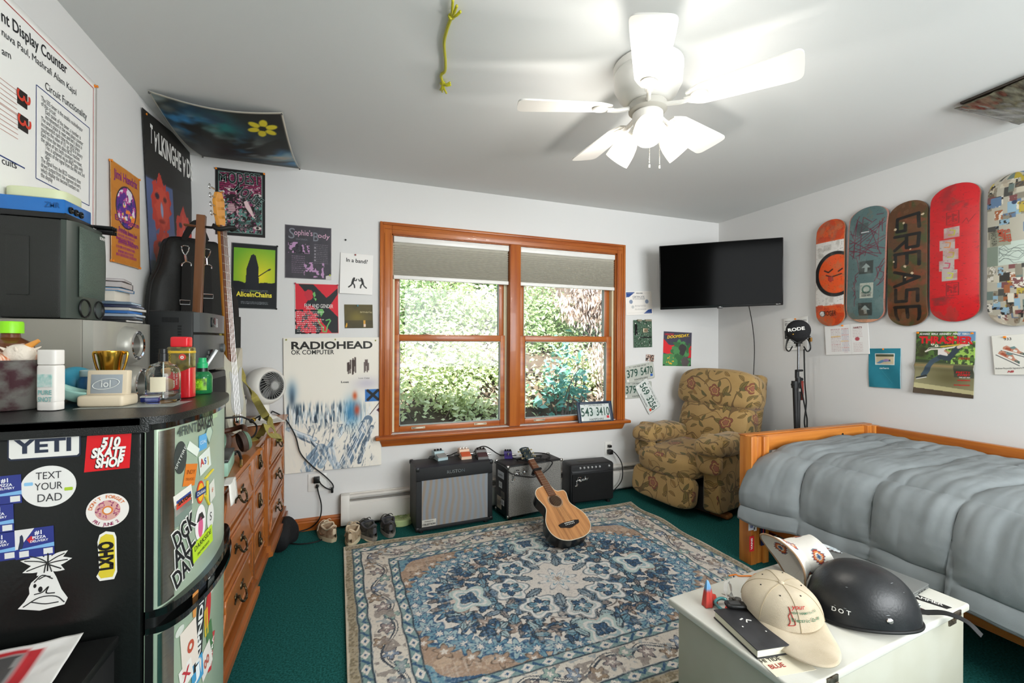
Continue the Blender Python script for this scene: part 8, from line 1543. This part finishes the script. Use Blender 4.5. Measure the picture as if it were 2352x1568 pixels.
# black stereo tower
SX = .07
lw_ = thing('speaker', 'black speaker box on the dresser under the black stereo', 'speaker', (-.59, 2.2, DZ)); o = Vector((-.59+SX, 2.2, DZ)); f = lp_(lw_, o); f(MB().b2(-.66, -.475, 2.06, 2.36, DZ, 1.148, .006), 'cabinet', SATIN); f(MB().b2(-.476, -.470, 2.08, 2.34, .83, 1.12, .004), 'grille', mat('dark_grille', '#161616', .8)); j = f(MB().lathe([(0, .003), (.008, .003), (.012, 0)], 16, T(-.505, 2.0598, 1.10) @ RX(PI/2)), 'jack', STEEL)
bm = thing('stereo', 'black compact stereo with grey control front, gig bag behind it', 'stereo', (-.59, 2.2, 1.149)); o = Vector((-.59+SX, 2.2, 1.149)); f = lp_(bm, o); z0, z1 = 1.150, 1.398
f(MB().b2(-.66, -.515, 2.05, 2.38, z0, z1, .006), 'chassis', mat('stereo_black', '#202121', .5))
v = MB()
for k in range(16): v.b2(-.640, -.626, 2.0485, 2.052, z0+.02+k*.011, z0+.026+k*.011).b2(-.565, -.553, 2.0485, 2.052, z0+.02+k*.011, z0+.026+k*.011)
for k in range(11): v.b2(-.615+k*.005, -.6125+k*.005, 2.0485, 2.052, z1-.045, z1-.026).b2(-.625+k*.008, -.620+k*.008, 2.055, 2.07, z1-.002, z1+.001)
f(v, 'vents', mat('vent_black', '#070707', .6), 0)
G_R = mat('stereo_grey', '#5a5c5c', .35, .3)
for a, b2 in ((z0+.012, z0+.155), (z0+.165, z1-.004)):
    f(MB().prism([(2.055, -.515), (2.058, -.495), (2.085, -.478), (2.15, -.470), (2.28, -.470), (2.345, -.478), (2.372, -.495), (2.375, -.515)], b2-a, frame(Vector((0, 0, a)), Vector((0, 1, 0)), Vector((1, 0, 0)), Vector((0, 0, 1)))), 'control_front', G_R)
for k in range(5): f(MB().b2(-.484, -.472, 2.085+k*.012, 2.093+k*.012, z0+.06+.016*(k % 2), z0+.072+.016*(k % 2), .001), 'button', mat('button_grey', '#8d8f8c', .4), 40)
f(MB().b2(-.474, -.468, 2.12, 2.2, z1-.06, z1-.02, .002), 'display', mat('display_dark', '#10181a', .1)); f(MB().lathe([(0, .012), (.018, .011), (.020, 0)], 20, T(-.471, 2.27, z0+.1) @ RY(PI/2)), 'volume_knob', G_R)
jc = thing('disc_case', 'clear jewel case with a pale cover leaning against the black speaker box', 'disc case', M=T(-.560, 2.03, 1.135) @ RZ(.35) @ RY(math.radians(28))); MB().b2(-.005, .005, -.012, .11, 0, .125, .001).build('case', mat('jewel_clear', '#b9bcbc', .1, coat=.5), jc); MB().b2(.0052, .0062, .0, .105, .006, .119).build('cover_art', mat('cover_pale', '#8f8d9c', .4, c2='#a58a80', vs=18), jc, 0); MB().b2(-.0052, .0065, .075, .09, .004, .121).build('red_band', mat('band_maroon', '#7a2f2c', .4), jc, 0)
# silver compact system
sc = thing('stereo', 'silver compact stereo with a large volume knob on the dresser', 'stereo', (-.63, 2.62, DZ)); o = Vector((-.63, 2.62, DZ)); f = lp_(sc, o)
f(MB().b2(-.74, -.565, 2.53, 2.735, DZ, 1.105, .004), 'body', mat('stereo_silver_side', '#8c8c8a', .4, .4)); f(MB().b2(-.566, -.550, 2.528, 2.738, DZ+.004, 1.108, .004), 'faceplate', SV); f(MB().b2(-.551, -.5475, 2.56, 2.71, 1.0, 1.075, .002), 'display', mat('display_grey', '#5c6266', .15))
k_ = f(MB().lathe([(0, .036), (.028, .035), (.031, .031), (.031, .014), (.036, .012), (.038, 0)], 28, T(-.550, 2.62, .965) @ RY(PI/2)), 'volume_knob', CHROME)
f(MB().b2(-.551, -.546, 2.55, 2.72, .905, .93, .002), 'slot', mat('slot_dark', '#2c2e30', .3)); f(MB().b2(-.551, -.547, 2.56, 2.71, .83, .89, .002), 'cassette_door', mat('door_pale', '#b5b8bb', .3))
for k in range(6): f(MB().b2(-.551, -.546, 2.55+k*.03, 2.565+k*.03, .94, .948, .001), 'button', SVD)
for x, y, z, r, lab in ((-.70, 2.98, DZ, .10, 'silver speaker with a round horn behind the white fan'),):
    t = thing('speaker', lab, 'speaker', (x, y, z)); MB().b2(-.10, .06, -.10, .12, 0, .30, .01).build('cabinet', SV, t)
    for zz_, q in ((.245, .045), (.13, .06)): MB().lathe([(q+.012, 0), (q+.008, .02), (q, .03), (q-.01, .028), (q*.4, .006), (0, .01)], 28, T(.06, 0, zz_) @ RY(PI/2)).build('horn_ring', SV, t); MB().lathe([(q*.8, .012), (q*.4, .010), (0, .014)], 24, T(.06, 0, zz_) @ RY(PI/2)).build('cone', SVD, t)
# fan
fc = on(607, 886, 'y', 3.03); vf = thing('desk_fan', 'white round desk fan with spiral grille at the far end of the dresser', 'fan', (fc.x, fc.y, DZ), math.radians(-14)); zc = fc.z-DZ; FWH = mat('fan_shell', '#e2ded6', .35)
AX = Vector((.72, -.66, .06)).normalized(); Q = AX.to_track_quat('Z', 'Y').to_matrix().to_4x4(); vf.rotation_euler = (0, 0, 0); M = T(0, 0, zc) @ Q
MB().lathe([(.082, .062), (.090, .070), (.102, .062), (.112, .035), (.115, .0), (.108, -.04), (.085, -.078), (.05, -.098), (0, -.103)], 44, M).build('housing', FWH, vf, 70)
b = MB()
for k in range(26):
    a = 2*PI*k/26; b.tube([tuple(M @ Vector((r*math.cos(a+q), r*math.sin(a+q), z))) for r, q, z in ((.026, 0, .092), (.045, .35, .090), (.065, .62, .082), (.083, .82, .066))], .0016, 5, 4)
for r, z in ((.083, .066), (.026, .092)): b.tube([tuple(M @ Vector((r*math.cos(a), r*math.sin(a), z))) for a in [2*PI*k/40 for k in range(40)]], .0026, 6, 0, closed=True)
b.build('grille', mat('grille_grey', '#8f8f8c', .4), vf); MB().lathe([(0, .097), (.020, .096), (.026, .090), (0, .085)], 24, M).build('grille_hub', mat('hub_grey', '#a5a5a2', .4), vf); MB().lathe([(.08, .060), (.07, .03), (.04, .02), (0, .02)], 30, M).build('duct', mat('duct_dark', '#3b3c3c', .6), vf)
for k in range(3): a = 2*PI*k/3; MB().box(tuple(M @ Vector((.04*math.cos(a), .04*math.sin(a), .045))), (.065, .04, .003), .001, R=M.to_3x3().to_4x4() @ RZ(a) @ RX(.5)).build('blade', mat('blade_grey', '#6c6c6a', .5), vf)
MB().lathe([(0, 0), (.072, 0), (.076, .006), (.070, .014), (.045, .02), (.030, .035), (.028, max(.06, zc-.10)), (0, max(.06, zc-.10))], 32).build('base', FWH, vf)
# cable of the fan and the second cord down to the outlet
wb = lambda px, py, off=.02: tuple(on(px, py, 'y', YB-off))
cord('power_cable', 'black cord running from the desk fan down the wall past the big poster', [(fc.x+.03, fc.y+.06, .83), wb(628, 945, .05), wb(655, 962, .05), wb(678, 1000, .035), wb(690, 1040, .035), wb(715, 1068, .035), wb(745, 1092, .035), wb(764, 1112, .035), wb(763, 1124, .03), wb(750, 1121, .035), wb(738, 1112, .04), wb(733, 1104, .03)], .0042)
cord('power_cable', 'black cord from the outlet down to a loop on the carpet by the tan shoe', [wb(728, 1112, .02), wb(731, 1130, .03), wb(738, 1160, .04), wb(734, 1190, .05), F(712, 1212, .02), F(672, 1225, .006), F(650, 1236, .006), F(652, 1245, .006), F(690, 1249, .006), F(725, 1244, .006), F(745, 1236, .006)], .0042)
pa = on(729, 1103, 'y', YB); t = thing('power_plug', 'black square plug in the outlet below the big poster', 'plug', (pa.x, YB-.0095, ox1.z+.024)); MB().b2(-.022, .016, -.035, 0, -.02, .02, .004).build('body', BLACK, t); t = thing('power_plug', 'small black plug in the lower socket below the big poster', 'plug', (ox1.x, YB-.0095, ox1.z-.024)); MB().lathe([(0, .022), (.008, .022), (.012, 0)], 12, RX(PI/2)).build('body', BLACK, t)
t = thing('cord_connector', 'black connector block hanging on the fan cord beside the outlet', 'connector', wb(763, 1124, .03)); MB().b2(-.008, .008, -.008, .008, -.022, .016, .003).build('body', BLACK, t)
# ---- gig bag, stand and bass guitar in the corner
P0, Nn = Vector((-.735, 2.74, 0)), Vector((.82, -.57, 0)).normalized(); Uu = Vector((.57, .82, 0)).normalized()
def onp(px, py, off=0):
    a, b2 = on(px, py, 'y', 2.0), Vector((0, 0, CAMH)); d = a-b2; t = (P0+Nn*off-b2).dot(Nn)/d.dot(Nn); return b2+d*t
ob = Vector((-.735, 2.74, .80)); gb = thing('gig_bag', 'black padded guitar gig bag standing on the dresser in the corner', 'bag', M=frame(ob, Uu, Vector((0, 0, 1)), Nn))
iv = gb.matrix_world.inverted(); q2 = lambda px, py: (lambda v: (v.x, v.y))(iv @ onp(px, py))
ol = [q2(*p) for p in ((386, 556), (400, 545), (440, 548), (484, 556), (506, 562), (520, 600), (527, 640), (541, 672), (548, 712), (547, 760))]+[(.20, .30), (.20, .06), (.14, .0), (-.14, .0), (-.20, .06), (-.21, .30)]+[q2(*p) for p in ((350, 735), (349, 690), (356, 645), (372, 612), (380, 580))]
ol = [(v.x, v.y) for v in spline([(x, y, 0) for x, y in ol], 4, True)]; NY = mat('black_nylon', '#191a18', .6, bump=.3, bs=300)
cx, cy = sum(x for x, y in ol)/len(ol), sum(y for x, y in ol)/len(ol); n = len(ol); b = MB(); lay = [(-.045, 1.0), (-.015, 1.0), (.008, .975), (.022, .92), (.028, .7), (.029, .35)]
vs = [(cx+(x-cx)*k, cy+(y-cy)*k, z) for z, k in lay for x, y in ol]; b.add(vs, [(l*n+k, l*n+(k+1) % n, (l+1)*n+(k+1) % n, (l+1)*n+k) for l in range(len(lay)-1) for k in range(n)]+[tuple((len(lay)-1)*n+k for k in range(n)), tuple(range(n))[::-1]]); b.build('shell', NY, gb, 50)
MB().tube([(cx+(x-cx)*1.0, cy+(y-cy)*1.0, -.018) for x, y in ol], .006, 6, 0, closed=True).build('piping', mat('piping_black', '#0c0c0c', .5), gb)
q3 = lambda px, py, z: tuple(iv @ onp(px, py, z))
MB().b2(-.17, .20, .30, .62, .028, .036, .003).build('pocket', mat('pocket_black', '#222320', .65, bump=.3, bs=300), gb)
for s, (rx, ry), (sx, sy), (ex, ey), (bx_, by) in (('a', (425, 572), (428, 606), (426, 735), (425, 694)), ('b', (474, 580), (475, 612), (478, 740), (478, 680))):
    st = MB().ribbon([q3(sx, sy, .042), q3((sx+ex)/2, (sy+ey)/2, .042), q3(ex, ey, .040)], .048, .004, (0, 0, 1)).build('shoulder_strap', mat('strap_web', '#101010', .7), gb)
    MB().tube([q3(rx-8, ry-6, .046), q3(rx+9, ry-5, .046), q3(rx, ry+14, .046)], .0035, 8, 4, closed=True).tube([q3(rx, ry+13, .046), q3(sx, sy-4, .046)], .006, 8, 0).tube([q3(sx-11, sy+5, .046), q3(sx-9, sy-1, .046), q3(sx, sy-5, .046), q3(sx+10, sy-1, .046), q3(sx+11, sy+5, .046)], .0035, 8, 4).build('swivel_clip', CHROME, st)
    MB().tube([q3(bx_-12, by-5, .046), q3(bx_+11, by-4, .046), q3(bx_+11, by+5, .046), q3(bx_-12, by+4, .046)], .003, 8, 0, closed=True).build('slider_buckle', CHROME, st)
MB().ribbon([q3(422, 552, .01), q3(430, 535, .02), q3(440, 520, .03), q3(450, 512, .04), q3(458, 516, .04), q3(470, 540, .03), q3(476, 554, .012)], .03, .004, (0, 0, 1)).build('carry_handle', mat('strap_web', '#101010', .7), gb)
y_ = 2.46; pp = [on(463, 494, 'y', y_), on(454, 708, 'y', y_)]; dv = (pp[0]-pp[1]).normalized(); bt_ = pp[1]+dv*((DZ-pp[1].z)/dv.z)
gs = thing('guitar_stand', 'brown wooden guitar stand post in front of the gig bag', 'guitar stand', bt_); L_ = (pp[0]-bt_).length; Q4 = dv.to_track_quat('Z', 'X').to_matrix().to_4x4(); WN = wood('walnut_post', '#5e3a1e', '#7d5030', 2)
R4 = frame((0, 0, 0), Vector((1, 0, -dv.x/dv.z)).normalized(), Vector((0, 1, 0)), dv); MB().box(tuple(dv*(L_/2)), (.036, .028, L_), .003, R=R4).build('post', WN, gs); MB().b2(-.10, .10, -.05, .12, 0, .02, .003).build('foot', WN, gs)
hz = pp[0]-bt_-dv*.055; MB().cyl(tuple(hz+Vector((-.075, .03, .01))), tuple(hz+Vector((-.015, .0, .0))), .006, n=10).build('peg', WN, gs)
nk = on(512, 524, 'y', 2.46)-bt_; b = MB().tube([hz+Vector((.018, 0, 0)), hz+Vector((.05, -.006, .0)), nk+Vector((-.035, -.01, .012)), nk+Vector((-.025, -.02, -.006)), nk+Vector((.0, -.026, -.010)), nk+Vector((.03, -.02, .0)), nk+Vector((.05, .0, .004)), nk+Vector((.03, .022, .0))], lambda t: .006+.005*(t > .35), 8, 6); b.build('neck_hook', RUBBER, gs)
# bass
bn = [on(506, 441, 'y', 2.47), on(512, 520, 'y', 2.47), on(527, 760, 'y', 2.44)]; dB = (bn[0]-bn[2]).normalized(); fB = Vector((.93, -.30, 0)); fB = (fB-dB*fB.dot(dB)).normalized(); xB = dB.cross(fB); base = bn[0]-dB*1.17
eb = thing('bass_guitar', 'bass guitar with amber maple neck hanging on the wooden stand', 'guitar', M=frame(base, xB, dB, fB)); AM = wood('amber_maple', '#c9801c', '#dc9a34', 1, rough=.25, coat=.4)
NL = (bn[0]-bn[1]).length; nut = 1.17-NL
MB().add([(x, y, z) for y, hw in ((.36, .031), (nut, .020)) for x, z in ((-hw, 0), (-hw*.85, -.016), (0, -.024), (hw*.85, -.016), (hw, 0))], [(0, 5, 6, 1), (1, 6, 7, 2), (2, 7, 8, 3), (3, 8, 9, 4), (4, 9, 5, 0), (0, 1, 2, 3, 4), (9, 8, 7, 6, 5)]).build('neck', AM, eb, 60)
MB().add([(x, y, z) for y, hw in ((.33, .032), (nut, .0205)) for x, z in ((-hw, .0), (hw, .0), (hw, .006), (-hw, .006))], [(0, 4, 5, 1), (1, 5, 6, 2), (2, 6, 7, 3), (3, 7, 4, 0), (0, 1, 2, 3), (7, 6, 5, 4)]).build('fingerboard', wood('rosewood', '#5a3424', '#7d4d36', 1), eb, 0)
b = MB(); sc_ = nut-.10
for k in range(1, 21): y = nut-sc_*(1-2**(-k/12)); b.b2(-.028, .028, y-.0012, y+.0012, .005, .0075)
b.build('frets', mat('fret_wire', '#c9c4b4', .3, 1), eb, 0)
hs = MB().prism([(-.021, nut), (.021, nut), (.028, nut+.03), (.030, 1.13), (.016, 1.17), (-.02, 1.165), (-.040, 1.12), (-.036, nut+.05)], .015, T(0, 0, -.016)).build('headstock', AM, eb)
for k in range(4): y = nut+.045+k*.042; MB().cyl((.005, y, -.001), (.005, y, .014), .006, n=12).cyl((-.03, y, -.008), (-.058, y, -.008), .004, n=8).ball((-.066, y, -.008), (.010, .013, .004), 8).build('tuner', CHROME, hs)
bo = [(0, 0), (.09, .01), (.15, .06), (.165, .13), (.14, .20), (.125, .26), (.15, .33), (.165, .40), (.14, .41), (.09, .37), (.04, .345), (-.04, .345), (-.09, .36), (-.135, .38), (-.15, .33), (-.12, .26), (-.14, .19), (-.16, .12), (-.14, .05), (-.08, .01)]
bo = [(v.x*.50, v.y) for v in spline([(x, y, 0) for x, y in bo], 4, True)]; MB().prism(bo, .04, T(0, 0, -.032)).build('body', mat('cream_lacquer', '#b9b4a4', .2, coat=.5), eb); MB().prism([(x*.62+.01, .09+y*.55) for x, y in bo], .002, T(0, 0, .0085)).build('pickguard', mat('pickguard_grey', '#b9bab8', .3), eb)
b = MB()
for k in range(4): b.cyl((-.02+.013*k, .06, .014), (-.014+.0093*k, nut, .010), .0009, n=5)
b.build('strings', STEEL, eb); MB().b2(-.04, .04, .03, .09, .008, .014, .002).build('bridge', CHROME, eb)
sp = [on(507, 752, 'y', 2.44), on(515, 775, 'y', 2.44), on(530, 800, 'y', 2.46), on(546, 838, 'y', 2.5), on(562, 872, 'y', 2.55), on(588, 918, 'y', 2.66), on(608, 952, 'x', -.385), on(625, 975, 'x', -.365), on(636, 1000, 'x', -.355)]
so = sp[4]; stp = thing('guitar_strap', 'olive yellow guitar strap falling from the bass over the dresser edge', 'strap', so); SPM = mat('olive_strap', '#8d8240', .8, c2='#a39850', vs=20, bump=.3)
MB().ribbon([p-so for p in sp], .034, .003, lambda t: (math.cos(.3+2.2*t), -.9+.2*t, .5*math.sin(3*t)+.3)).ribbon([sp[-1]-so, sp[-1]-so+Vector((.012, .0, -.03)), sp[-1]-so+Vector((.018, -.03, .0)), on(618, 998, 'x', -.352)-so, on(612, 975, 'x', -.36)-so, Vector((-.42, 2.42, .815))-so, Vector((-.46, 2.34, .812))-so], .032, .003, lambda t: (1-.7*t, -.4, .4+.6*t)).build('webbing', SPM, stp, 50)
# headphones, tin, papers
hp_ = thing('headphones', 'over-ear headphones with green cups and brown padded band on the dresser', 'headphones', (-.455, 2.13, DZ), math.radians(30))
for s, x in ((1, .035), (-1, -.05)):
    M = T(x, 0, .052) @ RY(s*math.radians(78)); MB().lathe([(0, .018), (.034, .016), (.042, .008), (.044, 0), (0, 0)], 30, M).build('ear_cup', mat('sage_enamel', '#5f7a66', .3, coat=.3), hp_); MB().lathe([(.042, 0), (.046, -.008), (.042, -.02), (.028, -.02), (.02, -.006)], 30, M).build('ear_pad', mat('pad_brown', '#4a3830', .6), hp_)
MB().tube([(.035, 0, .095), (.045, .05, .105), (.02, .10, .09), (-.03, .10, .085), (-.055, .05, .10), (-.05, 0, .095)], .011, 10, 6).build('head_band', mat('band_brown', '#4c2c1c', .5), hp_)
cord('audio_cable', 'coiled black cable lying beside the headphones', [(-.50, 2.05, .812), (-.47, 2.02, .83), (-.44, 2.05, .82), (-.46, 2.09, .812), (-.50, 2.06, .825), (-.47, 2.0, .815), (-.43, 2.03, .835), (-.41, 2.0, .82), (-.40, 1.965, .812)], .005); MB().cyl((0, 0, 0), (.012, -.06, -.006), .0055, .004, 10).build('jack_plug', mat('gold', '#c9a050', .3, 1), bpy.data.objects['audio_cable']).location = (.10, -.085, -.0)
t = thing('tin_box', 'mint green and black tin box near the front edge of the dresser', 'box', (-.455, 1.88, DZ), .12); MB().b2(-.05, .04, -.10, .10, 0, .050, .004).build('body', mat('mint_tin', '#8fb5a0', .4), t); MB().b2(-.051, .041, -.101, .101, .050, .062, .004).build('lid', mat('tin_black', '#2b2d2c', .35), t)
t = thing('paper_tag', 'folded white paper tag hanging over the front edge of the dresser', 'tag', (-.384, 1.72, .80)); MB().grid(lambda u, v: (.004-.06*max(0, .4-v)+.003*math.sin(u*6)+(.010*v), -.05+.10*u, (.003 if v < .4 else .003-.07*(v-.4)/.6)), 6, 10).build('paper', mat('white_paper', '#e9e6df', .8), t, 60, solid=.0006)
t = thing('paper_sheet', 'creased white paper sheet under the desk fan', 'paper', (-.49, 2.93, DZ+.0015), .3); MB().grid(lambda u, v: (-.10+.20*u, -.13+.26*v, .002+.016*float(noise2(np.array(u*2.), np.array(v*2.), 1, 6, 2))*u), 12, 12).build('paper', mat('white_paper', '#e9e6df', .8), t, 60, solid=.0006)
t = thing('toy_bee', 'small black and yellow toy on the paper beside the silver stereo', 'toy', (-.52, 2.83, DZ+.018)); b = MB(); b.cur = 0
for k in range(4): MB().ball((0, -.03+k*.018, .012), (.013, .011, .012), 10).build('segment', mat('toy_yellow', '#d6a81e', .4) if k % 2 else BLACK, t)
MB().tube([(0, -.04, .012), (-.02, -.06, .03), (-.03, -.05, .005)], .004, 6).tube([(0, .02, .012), (.03, .04, .03), (.02, .05, .004)], .004, 6).tube([(.01, 0, .02), (.035, .01, .028), (.03, .02, .004)], .003, 6).build('legs', BLACK, t)
b = cord('audio_cable', 'black lead looping from behind the refrigerator over the dresser top', [(-.60, 1.64, 1.0), (-.50, 1.80, 1.0), (-.45, 2.05, .97), (-.46, 2.3, .93), (-.43, 2.42, .87), (-.44, 2.40, .82), (-.50, 2.38, .812)], .0042)
